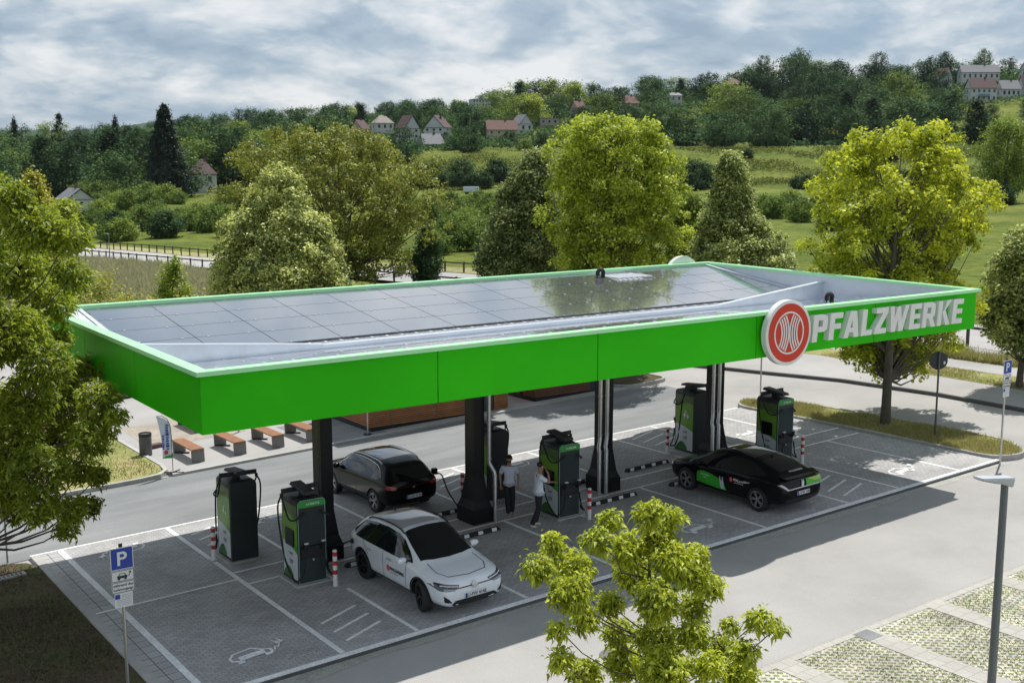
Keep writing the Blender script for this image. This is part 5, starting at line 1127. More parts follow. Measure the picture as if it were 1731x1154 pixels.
HS = [
 (347, 331, 345, 8.5, 8.5, 7.0, 4.2, 'white two storey house with dark red hipped roof right of the tall dark conifer', M_wallw, M_rb, 0.3, 1.0, (2, 2)),
 (132, 352, 270, 8.5, 6, 2.4, 2.4, 'small low white house with grey gable roof among trees at the far left', M_wallw, M_rg, -0.9, 0, (2, 1)),
 (588, 236, 505, 8, 7, 2.5, 3, 'small house with a bright red roof at the left end of the village', M_wally, M_rr, 0.2, 0, (2, 1)),
 (612, 226, 530, 6, 7, 3, 4, 'narrow dark red gabled house right of the small bright red roof', M_wallt, M_rb, 1.0, 0, (1, 1)),
 (650, 224, 540, 9, 8, 4, 3.5, 'white house with pale hipped roof left of the steep white gable', M_wallw, M_wallt, 0.4, 0.8, (3, 1)),
 (692, 232, 500, 7.5, 10, 5, 5.5, 'white house with a steep gable and dark red roof above the embankment end', M_wallw, M_rb, 0.5, 0, (2, 2), 'house', 'house', False, 'y'),
 (742, 236, 500, 10, 8, 5, 5.0, 'white house with red roof and pointed gable turret, tallest of the village', M_wallw, M_rb, -0.35, 0, (3, 2), 'house', 'house', True, 'y'),
 (730, 258, 470, 10, 8, 2.0, 4, 'low house with slate grey roof below the turreted house', M_wallw, M_rg, 0.4, 0.2, (2, 1)),
 (608, 264, 470, 7, 8, 3, 3.5, 'white gabled house peeping between the treetops at left', M_wallw, M_rg, 0.5, 0, (2, 1), 'house', 'house', False, 'y'),
 (847, 232, 500, 14, 8, 2.8, 4.0, 'long house with brick red roof near the middle of the village', M_wally, M_rr, 0.2, 0, (4, 1)),
 (882, 226, 520, 7, 8, 4, 4, 'white gabled house right of the long brick red roof', M_wallw, M_rg, 0.5, 0, (2, 1), 'house', 'house', False, 'y'),
 (926, 210, 540, 9, 7, 3.5, 0, 'low tan flat roofed building right of the village', M_wallt, M_rg, 0.1, 0, (3, 1)),
 (1018, 205, 540, 4, 4, 2.8, 0, 'tiny white flat roofed hut in the wooded slope', M_wallw, M_wallw, 0.1, 0, (2, 1)),
 (812, 174, 690, 12, 9, 6.5, 0, 'grey apartment block on the skyline', mat('grey_panels', (0.42, 0.44, 0.47), 0.7, 0.08, 0.5), M_rg, 0.3, 0, (6, 3), 'apartment_block', 'building'),
 (1060, 184, 610, 9, 8, 3.0, 4, 'house with orange red roof half hidden in the woods', M_wallt, M_rr, 0.4, 0.5, (2, 1)),
 (1134, 174, 620, 7, 7, 4.0, 1.5, 'pale house with shallow roof in the upper woods', M_wallw, M_rg, 0.2, 0.3, (2, 1)),
 (1231, 142, 640, 10, 9, 3.0, 3.2, 'pale red hipped roof poking out of the skyline trees', M_wallt, M_rr, 0.3, 1.0, (2, 1)),
 (975, 186, 590, 6, 6, 3, 3.5, 'small reddish gabled house among the upper trees', M_wallt, M_rr, 0.6, 0, (1, 1)),
 (1641, 181, 560, 13.5, 8, 7.0, 4.6, 'white row house with dark red roof and balcony at the upper right', M_wallw, M_rb, 0.05, 0, (5, 2)),
 (1686, 174, 570, 10, 8, 4.6, 4.2, 'white row house with grey roof next to the balcony house', M_wallw, M_rg, 0.05, 0, (4, 1)),
 (1722, 180, 575, 10, 8, 5.5, 6.0, 'row house with large dark red roof at the right edge', M_wallw, M_rb, 0.05, 0, (3, 1)),
 (1636, 143, 640, 22, 8, 5.0, 4.0, 'long white building with slate roof highest at the upper right', M_wallw, M_rg, -0.05, 0, (7, 1)),
 (1578, 133, 620, 6, 7, 4.0, 4.0, 'small white gable left of the long slate roofed building', M_wallw, M_rr, 0.5, 0, (1, 1), 'house', 'house', False, 'y'),
 (1722, 138, 650, 9, 8, 5, 4, 'pale house with grey roof above the row houses at right edge', M_wallw, M_rg, 0.2, 0, (2, 1)),
]
hid = []
for h_ in HS:
    house(*h_); hid.append((h_[0], h_[1], h_[2], h_[3]/h_[2]*FPX/2, (h_[6]+h_[5])/h_[2]*FPX))
bal = [o for o in bpy.data.objects if o.get('label', '').startswith('white row house with dark red')][0]
MB().box(-3, 2.2, -5.2, -4.05, 2.6, 2.8).build('balcony', M_rg, bal); MB().box(-3, 2.2, -5.2, -5.12, 2.8, 3.7).build('balcony_rail', mat('teal_panel', (0.12, 0.24, 0.28), 0.6), bal)
# ------------------------------------------------------------------ far trees, each its own object
SKY = np.array([(-100, 205), (0, 214), (40, 208), (100, 204), (140, 210), (200, 208), (240, 214), (290, 196), (340, 192), (400, 188), (450, 182), (500, 180), (560, 178), (640, 174), (700, 168), (760, 166), (800, 172), (835, 150), (870, 138), (940, 135), (1000, 142), (1040, 150), (1090, 126), (1150, 134), (1200, 124), (1220, 128), (1260, 110), (1300, 108), (1340, 92), (1375, 108), (1400, 108), (1430, 116), (1470, 104), (1520, 116), (1560, 98), (1590, 104), (1610, 112), (1645, 94), (1670, 106), (1690, 98), (1720, 118), (1800, 110)], float)
def sky_y(u): return np.interp(u, SKY[:, 0], SKY[:, 1])
protos = []
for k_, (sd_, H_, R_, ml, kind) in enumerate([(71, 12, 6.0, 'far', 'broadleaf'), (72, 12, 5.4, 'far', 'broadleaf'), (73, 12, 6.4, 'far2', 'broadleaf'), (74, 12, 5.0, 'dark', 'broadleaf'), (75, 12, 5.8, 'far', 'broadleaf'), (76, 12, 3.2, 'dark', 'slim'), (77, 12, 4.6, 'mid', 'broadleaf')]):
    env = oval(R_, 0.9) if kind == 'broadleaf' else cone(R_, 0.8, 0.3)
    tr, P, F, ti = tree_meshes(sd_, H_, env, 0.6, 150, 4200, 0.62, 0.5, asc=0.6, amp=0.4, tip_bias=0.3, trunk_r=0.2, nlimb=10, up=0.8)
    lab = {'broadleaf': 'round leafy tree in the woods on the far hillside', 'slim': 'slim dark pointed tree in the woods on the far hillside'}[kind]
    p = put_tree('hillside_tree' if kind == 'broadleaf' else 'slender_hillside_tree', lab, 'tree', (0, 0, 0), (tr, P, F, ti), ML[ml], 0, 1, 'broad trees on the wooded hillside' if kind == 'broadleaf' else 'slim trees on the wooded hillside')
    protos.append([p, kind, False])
rs = np.random.RandomState(17); far = []
def add_far(u, t_, H_, pi, wide=1.0):
    p, kind, used = protos[pi]; o = p if not used else copy_tree(p); protos[pi][2] = True
    s = H_/12.0; x, y = W(u, t_); z = ztf(x, y)
    o.location = (x, y, z-0.4); o.scale = (s*wide, s*wide, s); o.rotation_euler = (0, 0, rs.uniform(0, 6.28))
n_far = 0
rows = [(338, -60, 300, 15, 6), (372, -60, 470, 15, 3), (412, -60, 700, 14, 2), (418, 655, 1680, 15, 1), (448, -30, 730, 13, 1), (455, 720, 1790, 14.5, 1), (495, 0, 560, 15, 0), (500, 760, 1790, 15, 1), (548, 560, 1790, 16.5, 0), (600, 200, 1790, 16, 0), (655, 330, 1600, 15, 0), (690, 0, 350, 16, 0), (705, 560, 1790, 16, 0), (760, 250, 830, 17, 0)]
for (t0, u0, u1, sp, _) in rows:
    du = sp/t0*FPX; u = u0
    while u < u1:
        uu = u+rs.uniform(-0.3, 0.3)*du; tt_ = t0+rs.uniform(-14, 14); u += du
        H_ = rs.uniform(11, 18) if uu < 700 or t0 > 520 else rs.uniform(10, 17)
        if uu < 300 and t0 < 400: H_ = rs.uniform(13, 21)
        if 700 < uu < 900 and t0 < 440: H_ = rs.uniform(6, 10)
        x, y = W(uu, tt_); z0 = ztf(x, y)
        last = t0 >= 600 or (uu < 560 and t0 >= 690)
        zmax = zy(sky_y(uu), tt_)
        if t0 in (655, 705, 760, 690): H_ = zmax-z0+rs.uniform(-1.5, 0.6)
        H_ = min(H_, zmax-z0-rs.uniform(0, 2))
        if H_ > 22: H_ = 22
        if H_ < 4: continue
        half = 0.42*H_/tt_*FPX; bad = False; ytop = HY-(z0+H_-10)/tt_*FPX
        for (hu, hy, ht, hw, hh) in hid:
            if abs(uu-hu) < hw*0.7+half*0.7 and tt_ < ht+6 and ytop < hy-hh*(0.52 if ht > 400 else 0.08): bad = True
        if bad:
            H2 = H_*0.45; ytop = HY-(z0+H2-10)/tt_*FPX
            ok = all(not (abs(uu-hu) < hw*0.8+half*0.5 and tt_ < ht+6 and ytop < hy-hh*(0.45 if ht > 400 else 0.05)) for (hu, hy, ht, hw, hh) in hid)
            if not ok or H2 < 4: continue
            H_ = H2
        bright = 820 < uu < 1000 and t0 > 520
        pi = rs.choice([0, 1, 2, 3, 4, 5, 6], p=[.22, .18, .12, .20, .18, .07, .03] if not bright else [.1, .1, .3, .05, .1, .05, .3])
        add_far(uu, tt_, H_, int(pi), rs.uniform(1.15, 1.5)); n_far += 1
print('far trees', n_far)
def undergrowth():
    rs = np.random.RandomState(8); n = 150000
    u = rs.uniform(-80, 1800, n); t = np.sqrt(rs.uniform(335**2, 780**2, n))
    start = np.interp(u, [-80, 300, 420, 640, 700, 740, 790, 1100, 1650, 1800], [345, 350, 372, 395, 408, 440, 425, 408, 408, 440])
    x, y = W(u, t); dn = np.sin(x*0.09)+np.sin(y*0.11+1)+np.sin((x+y)*0.05); k = (t > start)
    for (hu, hy, ht, hw, hh) in hid: k &= ~((np.abs(u-hu) < hw+4) & (t > ht-9) & (t < ht+9))
    k &= ~((u > 1600) & (t < 545) & (t > 440))
    u, t, x, y, dn = u[k], t[k], x[k], y[k], dn[k]
    hmax = 3.4+1.6*np.clip(dn, -1.2, 2.5)
    for (hu, hy, ht, hw, hh) in hid: near = (np.abs(u-hu) < hw+6) & (t < ht) & (t > ht-60); hmax = np.where(near, np.minimum(hmax, 2.0), hmax)
    z = zt(x, y)+hmax*rs.uniform(0, 1, len(x))**0.4
    P, F = leaves(np.stack([x, y, z], 1), 1.35, rs, 1.0, None, 0.8)
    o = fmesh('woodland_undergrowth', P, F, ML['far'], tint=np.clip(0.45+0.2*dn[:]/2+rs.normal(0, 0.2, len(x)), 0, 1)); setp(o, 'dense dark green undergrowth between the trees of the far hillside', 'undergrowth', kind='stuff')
undergrowth()
def scrub():
    rs = np.random.RandomState(28); n = 60000
    u = rs.uniform(640, 1800, n); t = rs.uniform(322, 400, n); x, y = W(u, t); dn = np.sin(x*0.31)+np.sin(y*0.27+1)+np.sin((x+y)*0.13)+rs.normal(0, 0.7, n); k = dn > 0.1; x, y, dn = x[k], y[k], dn[k]
    z = zt(x, y)+rs.uniform(0, 0.5, len(x))
    P, F = leaves(np.stack([x, y, z], 1), 0.7, rs, 1.0, None, 0.7)
    o = fmesh('embankment_scrub', P, F, mat_leaf('scrub_leaves', (0.07, 0.10, 0.018), (0.22, 0.23, 0.06), 0.2, gloss=0.005), tint=np.clip(rs.normal(0.5, 0.25, len(x)), 0, 1)); setp(o, 'low scrub and rough grass covering the embankment slope', 'scrub', kind='stuff')
scrub()
# landmark trees on the skyline and the giant conifer
for (u, t_, yt, l, ml, env, zb_) in [
   (1340, 640, 88, 'large round dark tree standing above the skyline', 'far', oval(8.5, 0.9), 2.0), (1282, 640, 100, 'ragged dark tree on the skyline left of the large round one', 'dark', oval(6.5, 0.8), 1.0),
   (1470, 650, 94, 'spreading dark tree on the skyline right of the large round one', 'far', oval(6.5, 0.8), 1.0), (1645, 690, 90, 'tree with brown tipped crown behind the long white building', 'far2', oval(6, 0.9), 1.0), (1580, 660, 94, 'dark broad tree left of the long white building', 'dark', oval(6.5, 0.9), 0.5)]:
    x, y = W(u, t_); z0 = ztf(x, y); H_ = zy(yt, t_)-z0
    put_tree('skyline_tree', l, 'tree', (x, y, z0), tree_meshes(int(u), H_, env, max(zb_, H_*0.15), 160, 6000, 0.6, 0.5, amp=0.3, trunk_r=0.3, nlimb=20), ML[ml])
x, y = W(288, 320); z0 = ztf(x, y); Hs = zy(181, 320)-z0
put_tree('giant_conifer', 'very tall dark conical conifer rising over the left skyline', 'tree', (x, y, z0), tree_meshes(91, Hs, lambda z: 7.3*(1-np.clip(z, 0, 1))**0.72*np.minimum(1, z*5+0.75)+0.25, 0.3, 700, 26000, 0.6, 0.35, asc=-0.15, amp=0.08, tip_bias=0.25, trunk_r=0.5, nlimb=20), ML['conifer'])
for (u, t_, yt, r_, l) in [(5, 470, 204, 3.5, 'pointed spruce at the far left skyline'), (38, 480, 200, 3.5, 'small spruce on the left skyline'), (112, 450, 194, 7, 'dark spreading pine on the left skyline'), (206, 500, 197, 3.0, 'slender spruce left of the giant conifer')]:
    x, y = W(u, t_); z0 = ztf(x, y); H_ = zy(yt, t_)-z0
    put_tree('spruce', l, 'tree', (x, y, z0), tree_meshes(int(u)+5, H_, cone(r_, 0.8, 0.3), 0.5, 120, 4500, 0.6, 0.35, asc=0.0, trunk_r=0.25, nlimb=8), ML['conifer'])
# far blue ridge
def ridge():
    rs = np.random.RandomState(2); n = 140; U = np.linspace(-500, 2300, n); V = []; T0 = 2600
    prof = np.interp(U, [-500, 150, 215, 245, 262, 300, 420, 600, 1000, 2300], [226, 222, 217, 211, 209, 205, 204, 204, 204, 204])
    prof = prof+np.cumsum(rs.normal(0, 0.25, n))*0.2
    for k_, (dt, fz) in enumerate([(0, 0), (60, 0.6), (160, 1.0), (500, 0.9)]):
        for u, yy in zip(U, prof):
            x, y = W(u, T0+dt); zz = zy(yy, T0+160); V.append((x, y, -30+(zz+30)*fz+rs.uniform(-2, 2)))
    F = [(k*n+i, k*n+i+1, (k+1)*n+i+1, (k+1)*n+i) for k in range(3) for i in range(n-1)]
    o = fmesh('distant_hills', V, F, mat_blend('far_woods', [(0.03, 0.06, 0.04), (0.06, 0.10, 0.06)], 0.02, bump=0.3), smooth=True); o['kind'] = 'structure'
ridge()
# ------------------------------------------------------------------ fences, trailer, parked cars' surroundings, field lamps
M_fp = mat('weathered_fence_wood', (0.07, 0.055, 0.045), 0.85, 0.2, 4)
def fence(name, label, pts, step=2.4, h=1.0, zf=ztf):
    x0, y0 = pts[0]; t = thing(name, label, 'fence', (x0, y0, 0)); cur = []
    for a, c in zip(pts[:-1], pts[1:]):
        L = math.dist(a, c); n = max(1, int(L/step))
        for i in range(n): cur.append((a[0]+(c[0]-a[0])*i/n, a[1]+(c[1]-a[1])*i/n))
    cur.append(pts[-1]); P3 = [(x-x0, y-y0, zf(x, y)) for x, y in cur]
    pm = MB().box(-0.06, 0.06, -0.06, 0.06, -0.4, h+0.04).mesh('post')
    for p in P3[:98]:
        o = link('post', pm, M_fp if not pm.materials else [], t); o.location = p
    r_ = MB()
    for a, c in zip(P3[:-1], P3[1:]): r_.bar((a[0], a[1], a[2]+h-0.08), (c[0], c[1], c[2]+h-0.08), 0.05, 0.12)
    r_.build('rail', M_fp, t)
fence('path_fence', 'long low post and rail fence on the near side of the country path', [(31.7, 125), (32.6, 108), (34.1, 92), (39, 68.5), (40.6, 52), (41, 30)])
fence('path_fence', 'long low post and rail fence on the far side of the country path', [(38.6, 143), (39.8, 126), (41.0, 109), (46.1, 75), (48.3, 63), (49.6, 34)])
fence('roadside_fence', 'dark rail fence beyond the pale path at the right', [(44.2, -5), (43.3, 9.7), (43.6, 13.1), (44.2, 26)], 3.4, 0.95)
x, y = W(797, 297); t = thing('trailer', 'white farm trailer standing in the meadow below the embankment', 'trailer', (x, y, ztf(x, y)), YAW+0.2)
MB().box(-1.9, 1.9, -0.9, 0.9, 0.75, 2.0).build('body', mat('pale_blue_tarp', (0.5, 0.56, 0.62), 0.6), t); MB().box(-2.6, 1.9, -0.5, 0.5, 0.55, 0.74).build('chassis', M_steelg, t)
for sx in (-1.1, 1.1):
    for sy in (-0.8, 0.8): MB().lathe([(0.38, -0.12), (0.38, 0.12)], 16, Matrix.Translation((sx, sy, 0.38)) @ Matrix.Rotation(math.pi/2, 4, 'X')).build('wheel', M_rubber, t)
x, y = W(765, 262); t = thing('farm_cart', 'dark flat farm cart behind the orchard bushes', 'cart', (x, y, ztf(x, y)), YAW-0.1)
MB().box(-1.9, 1.9, -0.9, 0.9, 0.6, 1.2).build('body', M_steelg, t); MB().box(-1.5, 0.8, -0.7, 0.7, 1.2, 1.75).build('load', mat('grey_load', (0.2, 0.2, 0.22), 0.8, 0.2), t)
for sx in (-1.1, 1.1): MB().lathe([(0.35, -0.1), (0.35, 0.1)], 16, Matrix.Translation((sx, -0.85, 0.35)) @ Matrix.Rotation(math.pi/2, 4, 'X')).build('wheel', M_rubber, t)
x, y = W(672, 100); t = thing('electric_cabinet', 'grey utility cabinet beside the path behind the canopy', 'cabinet', (x, y, ztf(x, y)), 0.3)
MB().box(-0.45, 0.45, -0.2, 0.2, 0, 0.9).build('cabinet', mat('cabinet_grey', (0.25, 0.26, 0.26), 0.6), t, bevel=0.02); MB().box(-0.49, 0.49, -0.24, 0.24, 0.9, 0.96).build('lid', M_steelg, t)
fx, fy, fz = PX(1699, 812, 13.3); street_lamp(fx, fy, fz-zg(fx, fy), R(-38)+math.pi*0.65, 'tall grey street lamp in the right foreground')
lx, ly = W(185, 138); street_lamp(lx, ly, 2.9, R(60), 'small far street lamp beside the fenced path at left', ztf(lx, ly))
lx, ly = W(714, 98); street_lamp(lx, ly, 2.4, R(-60), 'small street lamp beside the dark bush behind the canopy', ztf(lx, ly))
# ------------------------------------------------------------------ grass blades: near verges and meadow (uncountable)
def blades(name, poly, n, h, m, seed, zf, lean=0.4, w=0.012, tint=(0.5, 0.25)):
    rs = np.random.RandomState(seed); P_ = np.array(poly); mn, mx = P_.min(0), P_.max(0)
    X = rs.uniform(mn[0], mx[0], n*2); Y = rs.uniform(mn[1], mx[1], n*2); ins = np.zeros(len(X), bool)
    j = len(P_)-1
    for i in range(len(P_)):
        xi, yi = P_[i]; xj, yj = P_[j]; c = ((yi > Y) != (yj > Y)) & (X < (xj-xi)*(Y-yi)/(yj-yi+1e-12)+xi); ins ^= c; j = i
    dens = np.sin(X*1.7+seed)+np.sin(Y*2.1+1)+np.sin(X*0.6-Y*0.8)+rs.normal(0, 0.9, len(X)); ins &= dens > -0.4
    if name == 'paver_grass_tufts': ins &= np.abs((X-9.45+1.19) % 2.38-1.19) > 0.31
    X, Y = X[ins][:n], Y[ins][:n]; k = len(X); Z = zf(X, Y); hh = h*rs.uniform(0.4, 1.2, k); a = rs.uniform(0, 6.28, k); ww = w*rs.uniform(0.6, 1.5, k)
    dx, dy = np.cos(a)*ww, np.sin(a)*ww; lx_, ly_ = rs.normal(0, lean, k)*hh, rs.normal(0, lean, k)*hh
    V = np.stack([np.stack([X-dx, Y-dy, Z], -1), np.stack([X+dx, Y+dy, Z], -1), np.stack([X+lx_, Y+ly_, Z+hh], -1)], 1).reshape(-1, 3)
    o = fmesh(name, V, np.arange(3*k).reshape(k, 3), m, tint=np.clip(rs.normal(tint[0], tint[1], k), 0, 1)); o['kind'] = 'stuff'; o['label'] = {'island_grass_blades': 'dry and green grass growing on the kerbed island'}.get(name, 'grass growing on the verge'); o['category'] = 'grass'
zgp = lambda h: (lambda X, Y: SA*X+SB*Y+h)
blades('island_grass_blades', ISL, 26000, 0.13, ML['grass'], 1, zgp(0.05))
blades('verge_grass_blades', [(-4, 16.6), (4.8, 16.7), (4.9, 24), (6, 29), (0, 40), (-12, 40)], 32000, 0.14, ML['grass'], 2, zgp(0.02), tint=(0.4, 0.25))
blades('strip_grass_blades', [(39.9, -10), (39.75, 11.3), (40.1, 17), (41.8, 17), (41.45, 9), (41.5, -10)], 22000, 0.42, ML['grass'], 3, zgp(0.02), w=0.02, tint=(0.35, 0.25))
blades('dry_verge_blades', [(35.9, -10), (35.6, 5.1), (36.0, 11.5), (36.5, 16.2), (38.1, 16.2), (37.8, 12), (37.6, 5), (37.8, -10)], 16000, 0.10, ML['grass'], 4, zgp(0.02), w=0.02, tint=(0.8, 0.2))
blades('paver_grass_tufts', [(4, -6), (26, -6), (26, -13), (4, -13)], 42000, 0.05, mat_leaf('short_paver_grass', (0.10, 0.15, 0.03), (0.34, 0.36, 0.10), 0.3), 15, zgp(-0.08), tint=(0.5, 0.3), w=0.009)
blades('soil_bed_blades', [(-8, -3), (-0.75, -3), (-0.75, 9.9), (-1.4, 10.6), (-8, 10.6)], 26000, 0.09, mat_leaf('thin_bed_grass', (0.08, 0.09, 0.03), (0.20, 0.17, 0.09), 0.3), 5, zgp(-0.03), tint=(0.4, 0.3))
blades('meadow_blades', [(28, 60), (34, 66), (33.0, 106), (28, 135), (10, 120), (8, 62)], 60000, 0.75, mat_leaf('pale_meadow_grass', (0.26, 0.25, 0.11), (0.66, 0.62, 0.38), 0.45), 6, lambda X, Y: zt(X, Y), w=0.05, tint=(0.75, 0.2))
# ------------------------------------------------------------------ cars
M_tyre = mat('tyre_rubber', (0.018, 0.018, 0.019), 0.75, 0.15, 10); M_cglass = mat('dark_car_glass', (0.006, 0.008, 0.009), 0.04, spec=0.6, coat=0.3)
M_rim = mat('silver_alloy', (0.55, 0.56, 0.58), 0.3, metal=0.8); M_rimb = mat('black_alloy', (0.015, 0.015, 0.016), 0.3)
M_cwhite = mat('white_car_paint', (0.80, 0.84, 0.88), 0.22, coat=0.8, spec=0.5); M_cblack = mat('black_car_paint', (0.004, 0.004, 0.005), 0.18, coat=0.12, spec=0.22)
M_trim = mat('satin_black_trim', (0.014, 0.014, 0.015), 0.45); M_chrome = mat('chrome_trim', (0.75, 0.76, 0.78), 0.18, metal=0.9)
M_seam = mat('shut_line', (0.02, 0.02, 0.02), 0.8); M_lampw = mat('headlamp_glass', (0.25, 0.28, 0.32), 0.08, spec=0.8, coat=1.0); M_lampd = mat('headlamp_housing', (0.03, 0.035, 0.045), 0.15, coat=1.0)
M_lampr = mat('tail_lamp_red', (0.35, 0.012, 0.01), 0.15, coat=1.0); M_plate = mat('number_plate_white', (0.72, 0.73, 0.74), 0.4); M_wellm = mat('wheel_well', (0.008, 0.008, 0.008), 0.9)
def smooth1(a, k=3, it=2):
    a = np.array(a, float)
    for _ in range(it):
        p = np.pad(a, k, mode='edge'); a = np.convolve(p, np.ones(2*k+1)/(2*k+1), 'valid')
    return a
class Car:
    """front towards +x; st rows: x, half width, z bottom, z belt, z top, half width at roof"""
    def __init__(s, st, root, paint, wheels, wr, arch):
        st = np.array(st, float); s.root = root; n = 96; X = np.linspace(st[0, 0], st[-1, 0], n)
        X = st[0, 0]+(st[-1, 0]-st[0, 0])*(0.5-0.5*np.cos(np.linspace(0, math.pi, n)))
        D = [np.interp(X, st[:, 0], st[:, k]) for k in range(1, 6)]; D = [np.concatenate([[d[0]], smooth1(d, 2, 2)[1:-1], [d[-1]]]) for d in D]
        rows = []
        for i in range(n):
            w, zb, zl, zt_, wr_ = [d[i] for d in D]; gh = zt_-zl
            P = [(0, zb), (w*0.5, zb), (w*0.86, zb+0.005), (w*0.94, zb+0.05), (w*0.975, zb+0.16)]
            for q in np.linspace(0.2, 1, 7): zz = zb+0.16+(zl-zb-0.16)*q; P.append((w*(0.975+0.025*math.sin(math.pi*min(q*1.05, 1)*0.75+0.3)), zz))
            wl = P[-1][0]; P.append((wl-0.035, zl+min(0.03, gh*0.2)))
            k_ = 6
            for q in np.linspace(0.15, 0.86, k_): P.append((wl-0.045+(wr_-(wl-0.045))*q**1.15, zl+0.03+(zt_-zl-0.03-0.075*min(1, gh/0.4))*q if gh > 0.12 else zl+gh*q*0.8))
            top = P[-1]
            for q in (0.3, 0.6, 0.85): a = q*math.pi/2; P.append((wr_*(1-0.16*q), top[1]+(zt_-0.012-top[1])*math.sin(a)))
            P += [(wr_*0.62, zt_-0.006), (wr_*0.3, zt_), (0, zt_)]
            A = np.array(P); full = np.concatenate([A, A[-2:0:-1]*np.array([-1, 1])]); sm = full.copy()
            for _ in range(2): sm = 0.5*sm+0.25*(np.roll(sm, 1, 0)+np.roll(sm, -1, 0))
            rows.append(sm)
        m = len(rows[0]); V = [(X[i], p[0], p[1]) for i in range(n) for p in rows[i]]
        F = [(i*m+j, i*m+(j+1) % m, (i+1)*m+(j+1) % m, (i+1)*m+j) for i in range(n-1) for j in range(m)]
        c0 = len(V); V.append((X[0]-0.0, 0, rows[0][:, 1].mean())); c1 = len(V); V.append((X[-1], 0, rows[-1][:, 1].mean()))
        F += [(c0, (j+1) % m, j) for j in range(m)]+[(c1, (n-1)*m+j, (n-1)*m+(j+1) % m) for j in range(m)]
        s.bvh = BVHTree.FromPolygons([Vector(v) for v in V], F)
        b = MB().add(V, F); me = b.mesh('body', True)
        o = bpy.data.objects.new('tmp', me); COL.objects.link(o); cut = MB()
        for wx in wheels:
            for sy in (-1, 1): cut.lathe([(arch, -0.34), (arch, 0.34)], 40, Matrix.Translation((wx, sy*(st[:, 1].max()-0.10), wr)) @ Matrix.Rotation(math.pi/2, 4, 'X'))
        co = bpy.data.objects.new('cut', cut.mesh('cut')); COL.objects.link(co)
        for p in (co.data.polygons): pass
        co.data.materials.append(M_wellm); me.materials.append(paint)
        md = o.modifiers.new('b', 'BOOLEAN'); md.operation = 'DIFFERENCE'; md.object = co; md.solver = 'EXACT'; md.material_mode = 'TRANSFER'
        dg = bpy.context.evaluated_depsgraph_get(); dg.update(); me2 = bpy.data.meshes.new_from_object(o.evaluated_get(dg)); me2.name = 'body'
        bpy.data.objects.remove(o); bpy.data.objects.remove(co)
        bo = bpy.data.objects.new('body', me2); COL.objects.link(bo); bo.parent = root; s.body = bo
        for i, sm in enumerate(me2.materials): pass
        me2.polygons.foreach_set('use_smooth', [True]*len(me2.polygons))
        try: me2.set_sharp_from_angle(angle=R(50))
        except Exception: pass
    def proj(s, name, poly, axis, m, off=0.006, step=0.09, parent=None, thick=0.0):
        """lay a flat outline onto the body: axis 'L'/'R' side (x,z), 'T' top (x,y), 'F' front (y,z), 'B' back (y,z)"""
        bm = bmesh.new(); vs_ = []
        n = len(poly); pts = []
        for i in range(n):
            a, c = Vector(poly[i]), Vector(poly[(i+1) % n]); k = max(1, int((c-a).length/step))
            pts += [a+(c-a)*j/k for j in range(k)]
        bm.faces.new([bm.verts.new((p[0], p[1], 0)) for p in pts])
        lo = [min(p[k] for p in pts) for k in (0, 1)]; hi = [max(p[k] for p in pts) for k in (0, 1)]
        for k in (0, 1):
            v = lo[k]+step
            while v < hi[k]-0.01:
                no = (1, 0, 0) if k == 0 else (0, 1, 0); co = (v, 0, 0) if k == 0 else (0, v, 0)
                bmesh.ops.bisect_plane(bm, geom=bm.verts[:]+bm.edges[:]+bm.faces[:], plane_co=co, plane_no=no); v += step
        out = []
        for v in bm.verts:
            a, b_ = v.co.x, v.co.y
            O, Dv = {'L': ((a, 3, b_), (0, -1, 0)), 'R': ((a, -3, b_), (0, 1, 0)), 'T': ((a, b_, 4), (0, 0, -1)), 'F': ((5, a, b_), (-1, 0, 0)), 'B': ((-5, a, b_), (1, 0, 0))}[axis]
            h = s.bvh.ray_cast(Vector(O), Vector(Dv))
            if h[0] is None:
                q = s.bvh.find_nearest(Vector(O)+Vector(Dv)*3.0); p, nrm = q[0], q[1]
            else: p, nrm = h[0], h[1]
            if nrm.dot(Vector(Dv)) > 0: nrm = -nrm
            v.co = p+nrm*off-Vector(Dv)*off*0.5
        me = bpy.data.meshes.new(name); bm.normal_update(); bm.to_mesh(me); bm.free()
        me.polygons.foreach_set('use_smooth', [True]*len(me.polygons))
        return link(name, me, m, parent or s.root)
    def strip(s, name, a, c, w, axis, m, off=0.006, parent=None):
        a, c = Vector(a), Vector(c); d = (c-a).normalized(); n = Vector((-d.y, d.x))*w/2
        return s.proj(name, [a-n, c-n, c+n, a+n], axis, m, off, 0.12, parent)
    def wheel(s, x, side, y, r, rim, spokes=5, dark=False, steer=0.0, sp_w=0.07):
        M_ = Matrix.Translation((x, side*y, r)) @ Matrix.Rotation(steer, 4, 'Z') @ Matrix.Rotation(-side*math.pi/2, 4, 'X')
        w = 0.115
        t = MB().lathe([(r*0.70, -w), (r*0.93, -w), (r*0.99, -w*0.8), (r, -w*0.5), (r, w*0.5), (r*0.99, w*0.8), (r*0.93, w), (r*0.70, w)], 36, M_, close=True)
        wh = bpy.data.objects.new('wheel', None); COL.objects.link(wh); wh.parent = s.root
        t.build('tyre', M_tyre, wh, smooth=True)
        rr = MB().lathe([(r*0.72, w*0.9), (r*0.66, w*0.92), (r*0.64, w*0.5), (r*0.62, -w*0.3), (0.001, -w*0.3)], 30, M_, caps=False); rr.build('rim', rim if dark else M_rimb, wh, smooth=True)
        sp = MB(); sp.lathe([(r*0.70, w*0.93), (r*0.645, w*0.95), (r*0.64, w*0.70), (r*0.70, w*0.70)], 30, M_, close=True)
